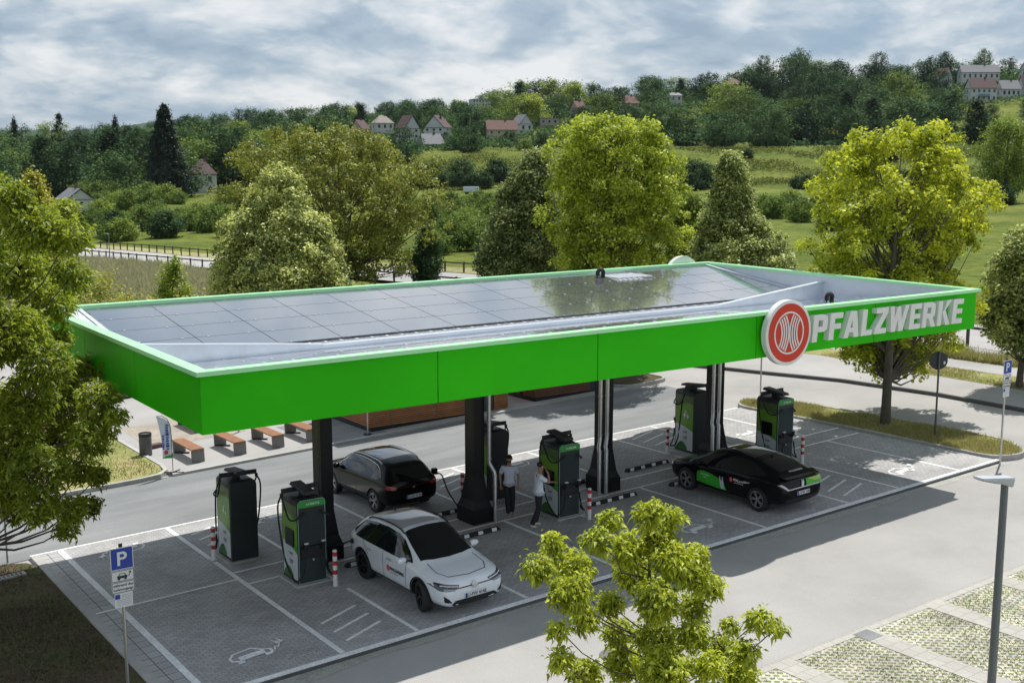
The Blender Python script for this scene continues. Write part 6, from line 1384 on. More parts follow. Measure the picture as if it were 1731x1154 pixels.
        for i in range(spokes):
            for dlt in (-0.16, 0.16):
                a = 2*math.pi*i/spokes; p0 = M_ @ Vector((r*0.08*math.cos(a), r*0.08*math.sin(a), w*0.72)); p1 = M_ @ Vector((r*0.655*math.cos(a+dlt), r*0.655*math.sin(a+dlt), w*0.88))
                sp.bar(p0, p1, sp_w*r*0.9, 0.02, up=(M_.to_3x3() @ Vector((0, 0, 1))))
        sp.lathe([(r*0.13, w*0.70), (r*0.13, w*0.84), (0.001, w*0.86)], 16, M_)
        sp.build('spokes', rim, wh)
    def mirror(s, x, y, z, m):
        for sd in (-1, 1):
            mb = MB(); prof = [(0.001, -0.12), (0.05, -0.11), (0.075, -0.05), (0.08, 0.03), (0.065, 0.10), (0.001, 0.12)]
            M_ = Matrix.Translation((x, sd*(y+0.10), z)) @ Matrix.Scale(0.85, 4, (1, 0, 0)) @ Matrix.Rotation(math.pi/2, 4, 'X')
            mb.lathe(prof, 14, M_); o = mb.build('wing_mirror', m, s.root, smooth=True)
            MB().bar((x+0.01, sd*(y-0.06), z-0.05), (x+0.01, sd*(y+0.05), z-0.03), 0.05, 0.03).build('mirror_arm', M_trim, o)
def plate_on(car, x, z, text, back=False, y=0.0, tiltx=0.0):
    d = -1 if back else 1; X = x+d*0.012
    p = MB().box(min(x, X)-0.0, max(x, X), y-0.26, y+0.26, z-0.055, z+0.055).build('number_plate', M_plate, car.root)
    b = MB(); yb = y+0.26 if back else y-0.26; b.box(*sorted((X, X+d*0.002)), *sorted((yb, yb-(0.045 if back else -0.045))), z-0.052, z+0.052); b.build('blue_strip', M_navy, p)
    put_text('plate_text', text, 0.105, frame(0, (0, d, 0), (0, 0, 1), (X+d*0.003, y+(-0.02 if back else 0.02), z-0.002)), M_ink, p, ext=0.0006, bold=0.002)
def emblem_text(car, side, x, z, dark, sc=1.0):
    """round red emblem and the word on a door"""
    sy = 1 if side == 'L' else -1; h = car.bvh.ray_cast(Vector((x, sy*3, z)), Vector((0, -sy, 0))); Y = h[0].y+sy*0.008
    rt = (-1, 0, 0) if sy > 0 else (1, 0, 0)
    M_ = frame(0, rt, (0, 0, 1), (x-rt[0]*0.0, Y, z))
    o = MB().lathe([(0.075*sc, 0), (0.075*sc, 0.002)], 24, M_).build('door_emblem', M_red, car.root)
    ln = MB()
    for k_ in (-0.026, 0.026):
        for q in range(6):
            a0 = -0.9+q*0.3; f_ = lambda a: M_ @ Vector((k_*2.3*sc-k_*1.9*sc*math.cos(a), 0.055*sc*math.sin(a)*1.2, 0.004))
            ln.bar(f_(a0), f_(a0+0.3), 0.006*sc, 0.001, up=(0, sy, 0))
    ln.build('emblem_lines', M_white, o)
    put_text('door_text', 'PFALZWERKE', 0.105*sc, M_ @ Matrix.Translation((0.42*sc, 0.01, 0.0)), M_ink if dark else M_white, o, ext=0.0006, bold=0.004)
    marks_row('door_small_print', 0.36*sc, 0.028*sc, M_ @ Matrix.Translation((0.30*sc, -0.07*sc, 0.001)), M_ink if dark else M_white, o, 7)
def mir(P): return P
# ---- white electric crossover, nose towards the car park
def white_suv():
    x, y = 6.12, 2.25; root = thing('parked_car', 'white crossover car with black roof rails and red emblem on the door', 'car', (x, y, zg(x, y)), R(-90), None, tilt=True); root.scale = (0.965, 0.965, 0.97)
    st = [(-2.26, .68, .50, .86, .92, .55), (-2.22, .78, .36, .92, 1.02, .58), (-2.10, .85, .28, .98, 1.15, .60), (-1.85, .90, .24, 1.02, 1.42, .62), (-1.45, .925, .22, 1.02, 1.56, .64), (-0.9, .925, .21, 1.00, 1.625, .655), (-0.2, .92, .21, .985, 1.64, .66),
          (0.25, .92, .21, .97, 1.60, .65), (0.62, .92, .21, .965, 1.46, .66), (1.0, .92, .21, .955, 1.22, .68), (1.28, .915, .22, .94, 1.04, .72), (1.6, .905, .23, .90, .985, .74), (1.95, .88, .25, .84, .92, .70), (2.15, .84, .25, .78, .86, .66), (2.26, .77, .26, .70, .78, .60), (2.31, .70, .32, .62, .68, .55)]
    c = Car(st, root, M_cwhite, (-1.37, 1.40), 0.365, 0.41); r = root
    for sd in 'LR':
        c.proj('side_window', [(-1.98, 1.12), (-1.72, 1.04), (-0.55, 1.02), (0.5, 1.01), (1.02, 1.03), (0.78, 1.20), (0.45, 1.40), (0.15, 1.49), (-0.4, 1.525), (-1.0, 1.50), (-1.5, 1.42)], sd, M_cglass)
        c.proj('lower_cladding', [(-1.0, 0.235), (1.0, 0.235), (1.0, 0.37), (-1.0, 0.37)], sd, M_trim, 0.009)
        for wx in (-1.37, 1.40):
            arc = [(wx+0.455*math.cos(a), 0.365+0.455*math.sin(a)) for a in np.linspace(-0.15, math.pi+0.15, 18)]+[(wx+0.408*math.cos(a), 0.365+0.408*math.sin(a)) for a in np.linspace(math.pi+0.15, -0.15, 18)]
            c.proj('arch_trim', arc, sd, M_trim, 0.008)
        for q in ([(0.78, 0.42), (0.82, 1.0)], [(-0.28, 0.40), (-0.28, 1.0)], [(-0.28, 1.02), (-0.34, 1.51)], [(-1.02, 0.75), (-1.32, 1.04)]): c.strip('shut_line', q[0], q[1], 0.012, sd, M_seam)
        for hx in (0.02, -0.92): c.proj('door_handle', [(hx-0.10, 0.865), (hx+0.10, 0.865), (hx+0.10, 0.895), (hx-0.10, 0.895)], sd, mat('dull_handle', (0.35, 0.38, 0.40), 0.3), 0.02)
        s_ = 1 if sd == 'L' else -1
        rail = []
        for xx in np.linspace(-1.45, 0.30, 12):
            h = c.bvh.ray_cast(Vector((xx, s_*0.60, 4)), Vector((0, 0, -1))); rail.append((xx, s_*0.61, h[0].z+(0.035 if -1.4 < xx < 0.25 else 0.0)))
        MB().tube(rail, 0.018, 8).build('roof_rail', M_trim, r, smooth=True)
    emblem_text(c, 'R', -0.02, 0.66, True, 1.0); emblem_text(c, 'L', 0.45, 0.66, True, 1.0)
    c.proj('windscreen', [(0.28, -0.60), (0.24, 0), (0.28, 0.60), (0.7, 0.655), (1.16, 0.70), (1.24, 0.4), (1.27, 0), (1.24, -0.4), (1.16, -0.70), (0.7, -0.655)], 'T', M_cglass, 0.006)
    c.proj('rear_window', [(-0.5, 1.20), (-0.58, 1.42), (0.58, 1.42), (0.5, 1.20)], 'B', M_cglass, 0.006)
    c.proj('roof_panel', [(-1.15, -0.54), (0.12, -0.56), (0.12, 0.56), (-1.15, 0.54)], 'T', mat('silver_roof_panel', (0.42, 0.44, 0.47), 0.12, coat=0.6), 0.004)
    an = MB(); an.add([(-1.32, -0.012, 1.60), (-1.18, -0.014, 1.60), (-1.18, 0.014, 1.60), (-1.32, 0.012, 1.60), (-1.33, 0, 1.70)], [(0, 1, 4), (1, 2, 4), (2, 3, 4), (3, 0, 4)]); an.build('antenna', M_trim, r)
    for s_ in (-1, 1):
        hl = c.proj('headlight', [(s_*0.38, 0.755), (s_*0.60, 0.795), (s_*0.84, 0.84), (s_*0.89, 0.77), (s_*0.83, 0.69), (s_*0.62, 0.665), (s_*0.42, 0.69)], 'F', M_lampd, 0.008, 0.05)
        c.proj('lamp_elements', [(s_*0.50, 0.69), (s_*0.76, 0.73), (s_*0.77, 0.69), (s_*0.52, 0.66)], 'F', M_lampw, 0.014, 0.05, hl)
        c.proj('daylight_strip', [(s_*0.42, 0.738), (s_*0.80, 0.795), (s_*0.80, 0.782), (s_*0.42, 0.722)], 'F', M_white, 0.013, 0.05, hl)
        c.proj('air_curtain', [(s_*0.60, 0.40), (s_*0.76, 0.43), (s_*0.78, 0.58), (s_*0.68, 0.50)], 'F', M_trim, 0.008, 0.05)
        c.proj('tail_light', [(s_*0.3, 0.93), (s_*0.75, 0.95), (s_*0.78, 0.86), (s_*0.3, 0.88)], 'B', M_lampr, 0.01, 0.06)
    c.proj('front_bar', [(-0.42, 0.705), (0.42, 0.705), (0.42, 0.685), (-0.42, 0.685)], 'F', M_trim, 0.010, 0.08); c.proj('front_light_bar', [(-0.42, 0.722), (0.42, 0.722), (0.42, 0.710), (-0.42, 0.710)], 'F', M_chrome, 0.010, 0.08)
    c.proj('lower_grille', [(-0.62, 0.36), (-0.52, 0.43), (0.52, 0.43), (0.62, 0.36), (0.52, 0.30), (-0.52, 0.30)], 'F', M_trim, 0.010, 0.08)
    c.proj('bonnet_line', [(1.30, -0.62), (1.75, -0.64), (2.02, -0.50), (2.10, 0), (2.02, 0.50), (1.75, 0.64), (1.30, 0.62), (1.30, 0.605), (1.74, 0.625), (2.0, 0.49), (2.08, 0), (2.0, -0.49), (1.74, -0.625), (1.30, -0.605)], 'T', M_seam, 0.003, 0.2)
    Mf = Matrix.Translation((2.35, 0, 0.715)) @ Matrix.Rotation(math.pi/2, 4, 'Y')
    e = MB().lathe([(0.078, -0.02), (0.078, 0), (0.068, 0.004), (0.068, 0)], 28, Mf).build('front_badge', M_chrome, r)
    vw = MB(); P = lambda a, b_: (2.36, a, 0.715+b_)
    for s_ in (-1, 1):
        vw.bar(P(s_*0.032, 0.055), P(0, 0.008), 0.010, 0.006, up=(1, 0, 0)); vw.bar(P(s_*0.058, 0.025), P(s_*0.030, -0.050), 0.010, 0.006, up=(1, 0, 0)); vw.bar(P(s_*0.030, -0.050), P(0, 0.004), 0.010, 0.006, up=(1, 0, 0))
    vw.build('badge_letters', M_chrome, e)
    plate_on(c, 2.335, 0.50, 'LU-PW 414E')
    for wx in (-1.37, 1.40):
        for s_ in (-1, 1): c.wheel(wx, s_, 0.80, 0.365, M_rimb, 5, True, R(-14) if wx > 0 else 0)
    c.mirror(0.78, 0.90, 1.06, M_cwhite)
    pl = MB(); pl.tube(bez([(-1.86, -0.90, 0.84), (-1.95, -1.02, 0.82), (-2.15, -1.12, 0.72), (-2.5, -1.25, 0.62), (-2.7, -1.5, 0.75)], 16), 0.02, 8); pl.build('charge_cable', M_rubber, r, smooth=True)
    MB().box(-1.92, -1.80, -0.96, -0.86, 0.80, 0.90).build('charge_plug', M_blackm, r, bevel=0.02)
white_suv()
# ---- black fastback crossover with green and white wrap, tail towards the car park
def black_hatch():
    x, y = 16.98, 2.50; root = thing('parked_car', 'black hatchback car with green wrap panels on door and tailgate', 'car', (x, y, zg(x, y)), R(90), None, tilt=True); root.scale = (0.96, 0.95, 0.935)
    st = [(-2.34, .70, .52, .86, .93, .58), (-2.30, .80, .36, .95, 1.06, .62), (-2.18, .87, .28, .99, 1.13, .62), (-1.9, .92, .23, 1.01, 1.22, .60), (-1.5, .94, .20, 1.0, 1.38, .60), (-1.0, .94, .19, .98, 1.49, .61), (-0.4, .93, .19, .965, 1.545, .62), (0.1, .925, .19, .95, 1.54, .62),
          (0.5, .925, .19, .94, 1.45, .63), (0.95, .925, .19, .93, 1.24, .66), (1.35, .92, .20, .92, 1.03, .72), (1.7, .91, .21, .90, .97, .74), (2.05, .88, .24, .84, .90, .70), (2.22, .82, .28, .76, .82, .64), (2.32, .72, .36, .66, .70, .56)]
    c = Car(st, root, M_cblack, (-1.42, 1.48), 0.365, 0.405); r = root
    for sd in 'LR':
        c.proj('side_window', [(-1.75, 1.10), (-1.35, 1.04), (-0.5, 1.01), (0.5, 0.99), (1.12, 0.99), (0.8, 1.15), (0.45, 1.33), (0.1, 1.42), (-0.5, 1.43), (-1.1, 1.36)], sd, M_cglass)
        for q in ([(0.80, 0.40), (0.86, 0.98)], [(-0.32, 0.38), (-0.30, 0.99)], [(-1.05, 0.62), (-1.30, 1.02)]): c.strip('shut_line', q[0], q[1], 0.010, sd, M_seam, 0.004)
        c.strip('sill_trim', (-1.0, 0.27), (1.0, 0.27), 0.02, sd, M_chrome, 0.012); c.strip('sill_kick', (-1.0, 0.27), (-1.22, 0.40), 0.025, sd, M_chrome, 0.012)
        s_ = 1 if sd == 'L' else -1
        for hx in (0.05, -0.85): c.proj('door_handle', [(hx-0.10, 0.80), (hx+0.10, 0.80), (hx+0.10, 0.825), (hx-0.10, 0.825)], sd, M_cblack, 0.018)
        wp = c.proj('green_door_wrap', [(1.02, 0.42), (0.98, 0.74), (0.75, 0.80), (0.40, 0.76), (0.05, 0.68), (-0.12, 0.62), (-0.22, 0.36), (0.2, 0.36)], sd, mat('green_wrap', (0.03, 0.42, 0.02), 0.3, 0.15, 1.5, coat=0.5), 0.008)
        c.proj('white_plug_print', [(0.02, 0.40), (-0.14, 0.38), (-0.12, 0.62), (-0.09, 0.76), (-0.06, 0.76), (-0.06, 0.64), (-0.01, 0.64), (0.02, 0.76), (0.05, 0.76), (0.03, 0.62)], sd, M_lite, 0.012, 0.08, wp)
        hh = c.bvh.ray_cast(Vector((0.62, s_*3, 0.66)), Vector((0, -s_, 0)))
        for k_, (wd_, tz) in enumerate(((0.36, 0.69), (0.12, 0.61))): marks_row('wrap_print', wd_, 0.05, frame(0, (-s_, 0, 0), (0, 0, 1), (0.66, hh[0].y+s_*0.016, tz)), M_lite, wp, 8+k_)
    emblem_text(c, 'L', -0.42, 0.76, False, 1.0); emblem_text(c, 'R', -1.0, 0.76, False, 1.0)
    c.proj('windscreen', [(0.30, -0.58), (0.26, 0), (0.30, 0.58), (0.8, 0.62), (1.22, 0.66), (1.32, 0.3), (1.34, 0), (1.32, -0.3), (1.22, -0.66), (0.8, -0.62)], 'T', M_cglass, 0.006)
    c.proj('rear_window', [(-1.92, -0.50), (-1.28, -0.55), (-1.22, 0), (-1.28, 0.55), (-1.92, 0.50), (-1.95, 0)], 'T', M_cglass, 0.006)
    c.proj('roof_gloss', [(-1.0, -0.52), (0.15, -0.54), (0.15, 0.54), (-1.0, 0.52)], 'T', M_cglass, 0.005)
    sp = MB(); sp.add([(-2.20, -0.72, 1.115), (-2.36, -0.66, 1.10), (-2.36, 0.66, 1.10), (-2.20, 0.72, 1.115), (-2.05, 0.70, 1.165), (-2.05, -0.70, 1.165)], [(0, 1, 2, 3), (0, 3, 4, 5)]); sp.add([(-2.36, -0.66, 1.10), (-2.36, 0.66, 1.10), (-2.30, 0.66, 1.06), (-2.30, -0.66, 1.06)], [(0, 1, 2, 3)]); sp.build('tail_spoiler', M_cblack, r)
    tl = c.proj('tail_light_strip', [(-0.86, 0.93), (-0.80, 0.96), (-0.62, 0.80), (0.62, 0.80), (0.80, 0.96), (0.86, 0.93), (0.66, 0.765), (-0.66, 0.765)], 'B', mat('pale_tail_strip', (0.55, 0.57, 0.60), 0.2, coat=0.6), 0.012, 0.07)
    gp = c.proj('green_tail_wrap', [(-0.86, 0.80), (-0.12, 0.80), (-0.10, 1.0), (-0.84, 1.0)], 'B', mat('green_wrap', (0, 0, 0)), 0.013, 0.08)
    c.proj('yellow_green_wave', [(-0.84, 1.0), (-0.84, 0.92), (-0.5, 0.90), (-0.2, 0.965), (-0.22, 1.0)], 'B', mat('lime_wrap', (0.35, 0.50, 0.03), 0.3, coat=0.5), 0.017, 0.08, gp)
    c.proj('white_plug_print', [(0.0, 0.78), (0.10, 0.78), (0.09, 0.92), (0.08, 1.0), (0.06, 1.0), (0.055, 0.94), (0.035, 0.94), (0.03, 1.0), (0.01, 1.0), (-0.01, 0.92)], 'B', M_lite, 0.017, 0.08, gp)
    marks_row('tail_print', 0.42, 0.06, frame(0, (0, -1, 0), (0, 0, 1), (-2.352, -0.44, 0.87)), M_lite, gp, 9)
    put_text('tail_badge_text', 'PFALZWERKE', 0.09, Matrix.Translation((0, 0, 0)) @ frame(0, (0, -1, 0), (0.95, 0, 0.3), (-2.02, -0.05, 1.20)), M_white, r, ext=0.0006, bold=0.002)
    c.proj('rear_diffuser', [(-0.7, 0.30), (0.7, 0.30), (0.66, 0.50), (-0.66, 0.50)], 'B', M_trim, 0.008, 0.1)
    plate_on(c, -2.35, 0.62, 'LU-PW 240E', True)
    for s_ in (-1, 1): c.proj('headlight', [(s_*0.55, 0.72), (s_*0.84, 0.80), (s_*0.86, 0.70), (s_*0.6, 0.64)], 'F', M_lampw, 0.01, 0.06)
    for wx in (-1.42, 1.48):
        for s_ in (-1, 1): c.wheel(wx, s_, 0.82, 0.365, M_rim, 5, False, 0)
    c.mirror(0.82, 0.90, 1.02, M_cblack)
    an = MB(); an.add([(-1.2, -0.012, 1.43), (-1.06, -0.014, 1.45), (-1.06, 0.014, 1.45), (-1.2, 0.012, 1.43), (-1.22, 0, 1.52)], [(0, 1, 4), (1, 2, 4), (2, 3, 4), (3, 0, 4)]); an.build('antenna', M_trim, r)
black_hatch()
# ---- black SUV, tail towards the canopy columns, charging cable plugged in
def black_suv():
    x, y = 8.86, 9.45; root = thing('parked_car', 'black SUV plugged in for charging in the far row, tail towards the columns', 'car', (x, y, zg(x, y)), R(90), None, tilt=True); root.scale = (0.96, 0.95, 0.935)
    st = [(-2.22, .66, .52, .84, .90, .56), (-2.20, .80, .36, .93, 1.02, .60), (-2.08, .87, .28, .99, 1.22, .60), (-1.85, .905, .24, 1.02, 1.47, .62), (-1.4, .915, .22, 1.02, 1.58, .64), (-0.8, .915, .21, 1.0, 1.62, .65), (-0.1, .91, .21, .98, 1.62, .65), (0.35, .91, .21, .97, 1.56, .65), (0.72, .91, .21, .965, 1.38, .66), (1.1, .91, .21, .96, 1.15, .69), (1.35, .905, .22, .95, 1.05, .72), (1.7, .895, .23, .92, .995, .74), (2.0, .86, .26, .84, .92, .70), (2.16, .80, .30, .74, .82, .64), (2.22, .68, .40, .62, .68, .54)]
    c = Car(st, root, M_cblack, (-1.36, 1.36), 0.36, 0.40); r = root
    for sd in 'LR':
        c.proj('side_window', [(-1.70, 1.14), (-1.55, 1.06), (-0.5, 1.03), (0.5, 1.02), (1.0, 1.02), (0.72, 1.22), (0.42, 1.42), (0.1, 1.485), (-0.5, 1.50), (-1.1, 1.46), (-1.5, 1.36)], sd, M_cglass)
        s_ = 1 if sd == 'L' else -1
        W_ = [(-1.72, 1.13), (-1.5, 1.37), (-1.1, 1.475), (-0.5, 1.515), (0.1, 1.50), (0.42, 1.435), (0.74, 1.22), (1.02, 1.02)]; T_ = []
        for a, b_ in W_:
            h = c.bvh.ray_cast(Vector((a, s_*3, b_)), Vector((0, -s_, 0))); T_.append((h[0].x, h[0].y+s_*0.008, h[0].z))
        MB().tube(bez(T_, 20), 0.009, 6).build('window_chrome', M_chrome, r, smooth=True)
        rail = []
        for xx in np.linspace(-1.5, 0.4, 12):
            h = c.bvh.ray_cast(Vector((xx, s_*0.60, 4)), Vector((0, 0, -1))); rail.append((xx, s_*0.61, h[0].z+(0.04 if -1.4 < xx < 0.35 else 0.0)))
        MB().tube(rail, 0.018, 8).build('roof_rail', M_alu, r, smooth=True)
        c.strip('sill_trim', (-0.9, 0.29), (0.9, 0.29), 0.025, sd, M_chrome, 0.012)
        for q in ([(0.80, 0.40), (0.84, 1.0)], [(-0.30, 0.38), (-0.30, 1.0)]): c.strip('shut_line', q[0], q[1], 0.010, sd, M_seam, 0.004)
    c.proj('windscreen', [(0.42, -0.58), (0.38, 0), (0.42, 0.58), (0.8, 0.62), (1.18, 0.66), (1.28, 0.3), (1.30, 0), (1.28, -0.3), (1.18, -0.66), (0.8, -0.62)], 'T', M_cglass, 0.006)
    c.proj('rear_window', [(-0.62, 1.06), (-0.54, 1.40), (0.54, 1.40), (0.62, 1.06)], 'B', M_cglass, 0.006)
    c.proj('roof_gloss', [(-1.3, -0.52), (0.25, -0.54), (0.25, 0.54), (-1.3, 0.52)], 'T', mat('panorama_roof', (0.02, 0.025, 0.03), 0.06, coat=1.0), 0.005)
    for s_ in (-1, 1): c.proj('tail_light', [(s_*0.55, 0.90), (s_*0.84, 0.98), (s_*0.86, 0.86), (s_*0.6, 0.82)], 'B', M_lampr, 0.012, 0.06)
    c.proj('tail_light_bar', [(-0.55, 0.89), (0.55, 0.89), (0.55, 0.86), (-0.55, 0.86)], 'B', mat('dark_red_bar', (0.09, 0.01, 0.01), 0.15, coat=1.0), 0.012, 0.1)
    Mb = Matrix.Translation((-2.225, 0, 0.84)) @ Matrix.Rotation(-math.pi/2, 4, 'Y'); MB().lathe([(0.05, 0), (0.05, 0.012), (0.04, 0.012), (0.04, 0)], 20, Mb).build('tail_badge', M_chrome, r)
    plate_on(c, -2.235, 0.55, 'LU-E 512E', True)
    for wx in (-1.36, 1.36):
        for s_ in (-1, 1): c.wheel(wx, s_, 0.79, 0.36, M_rim, 5, False, 0, 0.10)
    c.mirror(0.84, 0.88, 1.05, M_cblack)
    fl_ = MB().box(-1.90, -1.74, -1.06, -0.90, 0.98, 1.14).build('charge_flap', M_cblack, r, bevel=0.02)
    MB().tube([(-1.82, -0.93, 0.98), (-1.9, -1.05, 0.98)], 0.04, 10).build('charge_plug', M_blackm, fl_, smooth=True)
    MB().tube(bez([(-1.88, -1.03, 0.98), (-2.02, -1.12, 0.92), (-2.3, -1.15, 0.45), (-2.7, -1.2, 0.10), (-3.2, -1.0, 0.06), (-3.45, -0.85, 0.3)], 24), 0.022, 8).build('charge_cable', M_rubber, r, smooth=True)
black_suv()
# ---- two pale cars on the plaza seen through the left tree
def small_car(x, y, rz, label):
    root = thing('parked_car', label, 'car', (x, y, zg(x, y)), rz, None, tilt=True)
    st = [(-2.1, .6, .5, .85, .9, .5), (-2.05, .8, .3, .95, 1.05, .58), (-1.8, .88, .22, .98, 1.35, .58), (-1.2, .89, .2, .96, 1.47, .6), (0, .89, .2, .93, 1.48, .6), (0.5, .89, .2, .92, 1.35, .62), (1.0, .88, .2, .90, 1.02, .68), (1.6, .86, .22, .84, .92, .7), (2.0, .78, .3, .7, .75, .6), (2.08, .62, .4, .6, .62, .5)]
    c = Car(st, root, M_cwhite, (-1.3, 1.3), 0.32, 0.36)
    for sd in 'LR': c.proj('side_window', [(-1.6, 1.02), (0.85, 0.98), (0.45, 1.30), (-0.2, 1.39), (-1.2, 1.37)], sd, M_cglass)
    c.proj('windscreen', [(0.30, -0.55), (0.30, 0.55), (0.95, 0.62), (0.95, -0.62)], 'T', M_cglass); c.proj('rear_window', [(-0.5, 1.05), (-0.48, 1.3), (0.48, 1.3), (0.5, 1.05)], 'B', M_cglass)
    for s_ in (-1, 1): c.proj('tail_light', [(s_*0.55, 0.75), (s_*0.78, 0.8), (s_*0.8, 0.95), (s_*0.6, 0.93)], 'B', M_lampr); c.proj('headlight', [(s_*0.45, 0.62), (s_*0.74, 0.66), (s_*0.72, 0.74), (s_*0.5, 0.72)], 'F', M_lampw)
    for wx in (-1.3, 1.3):
        for s_ in (-1, 1): c.wheel(wx, s_, 0.78, 0.32, M_rim)
small_car(8.9, 31.6, R(15), 'white car parked behind the plaza, its tail at the canopy\'s left corner')

# ------------------------------------------------------------------ people
M_skin = mat('skin', (0.38, 0.22, 0.15), 0.55, 0.08, 12); M_hair = mat('dark_hair', (0.02, 0.014, 0.01), 0.7, 0.2, 30)
M_shirt = mat('pale_blue_polo', (0.66, 0.68, 0.80), 0.85, 0.08, 14, 0.3, 40); M_shirt2 = mat('white_tee', (0.76, 0.82, 0.90), 0.85, 0.08, 14, 0.3, 40); M_jean = mat('dark_trousers', (0.018, 0.02, 0.026), 0.85, 0.2, 14, 0.3, 40); M_shoe = mat('white_trainers', (0.62, 0.62, 0.60), 0.6)
def skin_mesh(name, V, E, Rad, m, parent, root=0, sub=2):
    me = bpy.data.meshes.new(name); me.from_pydata(V, E, []); o = bpy.data.objects.new(name, me); COL.objects.link(o)
    o.modifiers.new('s', 'SKIN'); me.update()
    for i, r_ in enumerate(Rad):
        me.skin_vertices[0].data[i].radius = r_ if isinstance(r_, tuple) else (r_, r_); me.skin_vertices[0].data[i].use_root = (i == root)
    sb = o.modifiers.new('u', 'SUBSURF'); sb.levels = sub; sb.render_levels = sub
    dg = bpy.context.evaluated_depsgraph_get(); dg.update(); me2 = bpy.data.meshes.new_from_object(o.evaluated_get(dg)); bpy.data.objects.remove(o)
    me2.polygons.foreach_set('use_smooth', [True]*len(me2.polygons)); me2.materials.clear(); return link(name, me2, m, parent)
def person(x, y, rz, label, J, shirt, lean=0.0, bag=False, scale=1.0, hand_up=None):
    """faces local -y. J: joints"""
    t = thing('person', label, 'person', (x, y, zg(x, y)), rz); t.scale = (scale,)*3
    V = []; E = []; Rd = []
    def add(p, r_, par=None):
        V.append(p); Rd.append(r_); i = len(V)-1
        if par is not None: E.append((par, i))
        return i
    pel = add((0, 0, 0.96), (0.13, 0.10)); wa = add(J['waist'], (0.125, 0.09), pel); ch = add(J['chest'], (0.145, 0.10), wa); nk = add(J['neck'], (0.055, 0.055), ch); hb = add(J['headb'], (0.062, 0.07), nk); hd = add(J['head'], (0.078, 0.093), hb); ht = add(J['headt'], (0.06, 0.075), hd)
    for s in ('l', 'r'):
        sh = add(J[s+'sh'], 0.058, ch); el = add(J[s+'el'], 0.042, sh); wr = add(J[s+'wr'], 0.027, el); pm = add(J[s+'pm'], (0.036, 0.018), wr)
        p = Vector(J[s+'pm']); d = (p-Vector(J[s+'wr'])).normalized(); side = d.cross(Vector((0, 1, 0))).normalized() if abs(d.y) < 0.9 else Vector((1, 0, 0))
        for k_, off in enumerate((-0.028, -0.010, 0.010, 0.027)):
            L_ = (0.062, 0.072, 0.068, 0.054)[k_]; f1 = add(tuple(p+side*off+d*0.035), 0.0095, pm); curl = Vector((0, -0.35, 0)) if abs(d.y) < 0.9 else Vector((0, 0, -0.5)); add(tuple(p+side*off+d*(0.035+L_*0.5)+curl*0.02), 0.0085, f1); add(tuple(p+side*off+d*(0.03+L_*0.85)+curl*0.07), 0.0075, len(V)-1)
        th = add(tuple(p-side*0.035-d*0.01+Vector((0, -0.015, 0))), 0.011, pm); add(tuple(p-side*0.05+d*0.03+Vector((0, -0.025, 0))), 0.009, th)
        hp = add(J[s+'hp'], 0.095, pel); kn = add(J[s+'kn'], 0.062, hp); an = add(J[s+'an'], 0.040, kn); to = add(J[s+'to'], (0.04, 0.03), an)
    b_ = skin_mesh('body', V, E, Rd, M_skin, t)
    # shirt with short sleeves
    Vs = [J['waist'], J['chest'], tuple(Vector(J['chest'])*0.45+Vector(J['neck'])*0.55), (0, 0, 0.98), (0, 0, 0.84)]; Es = [(0, 1), (1, 2), (3, 0), (4, 3)]; Rs = [(0.158, 0.125), (0.172, 0.128), (0.105, 0.08), (0.182, 0.150), (0.186, 0.155)]
    for s in ('l', 'r'):
        i = len(Vs); Vs += [J[s+'sh'], tuple(Vector(J[s+'sh'])*0.25+Vector(J[s+'el'])*0.75)]; Es += [(1, i), (i, i+1)]; Rs += [0.082, 0.066]
    skin_mesh('shirt', Vs, Es, Rs, shirt, t)
    Vt = [(0, 0, 1.06), (0, 0, 0.90)]; Et = [(0, 1)]; Rt = [(0.168, 0.132), (0.165, 0.135)]
    for s in ('l', 'r'):
        i = len(Vt); an = Vector(J[s+'an']); Vt += [J[s+'hp'], J[s+'kn'], tuple(an-Vector((0, 0, 0.015)))]; Et += [(1, i), (i, i+1), (i+1, i+2)]; Rt += [0.112, 0.082, 0.072]
    skin_mesh('trousers', Vt, Et, Rt, M_jean, t)
    for s in ('l', 'r'):
        a = Vector(J[s+'an']); to = Vector(J[s+'to']); he = a+(a-to)*0.25
        skin_mesh('shoe', [(he.x, he.y, a.z-0.045), (a.x, a.y, a.z-0.035), tuple((a+to)/2-Vector((0, 0, 0.03))), (to.x, to.y, to.z)], [(0, 1), (1, 2), (2, 3)], [0.042, 0.05, (0.05, 0.042), (0.045, 0.033)], M_shoe, t, sub=1)
    hd = Vector(J['head']); f = Vector(J['face'])
    up = Vector((0, 0, 1)); rt = f.cross(up).normalized()
    hm = MB(); n1, n2 = 14, 10; C_ = hd+Vector((0, 0, 0.045))-f*0.012; VV = []
    for i in range(n2):
        th = i/(n2-1)*math.pi*0.62
        for j in range(n1):
            ph = 2*math.pi*j/n1; d = rt*math.cos(ph)*math.sin(th)+f*math.sin(ph)*math.sin(th)+up*math.cos(th); k_ = 0.094 if d.dot(f) < 0.35 or d.z > 0.55 else 0.070
            VV.append(C_+Vector((d.x*k_*0.98, d.y*k_*1.08, d.z*k_*1.05)))
    hm.add(VV, [(i*n1+j, i*n1+(j+1) % n1, (i+1)*n1+(j+1) % n1, (i+1)*n1+j) for i in range(n2-1) for j in range(n1)]); hm.build('hair', M_hair, t, smooth=True)
    fc = hd+f*0.085
    MB().lathe([(0.012, -0.02), (0.016, 0.0), (0.008, 0.03)], 8, Matrix.Translation(fc+f*0.008-Vector((0, 0, 0.005)))).build('nose', M_skin, t, smooth=True)
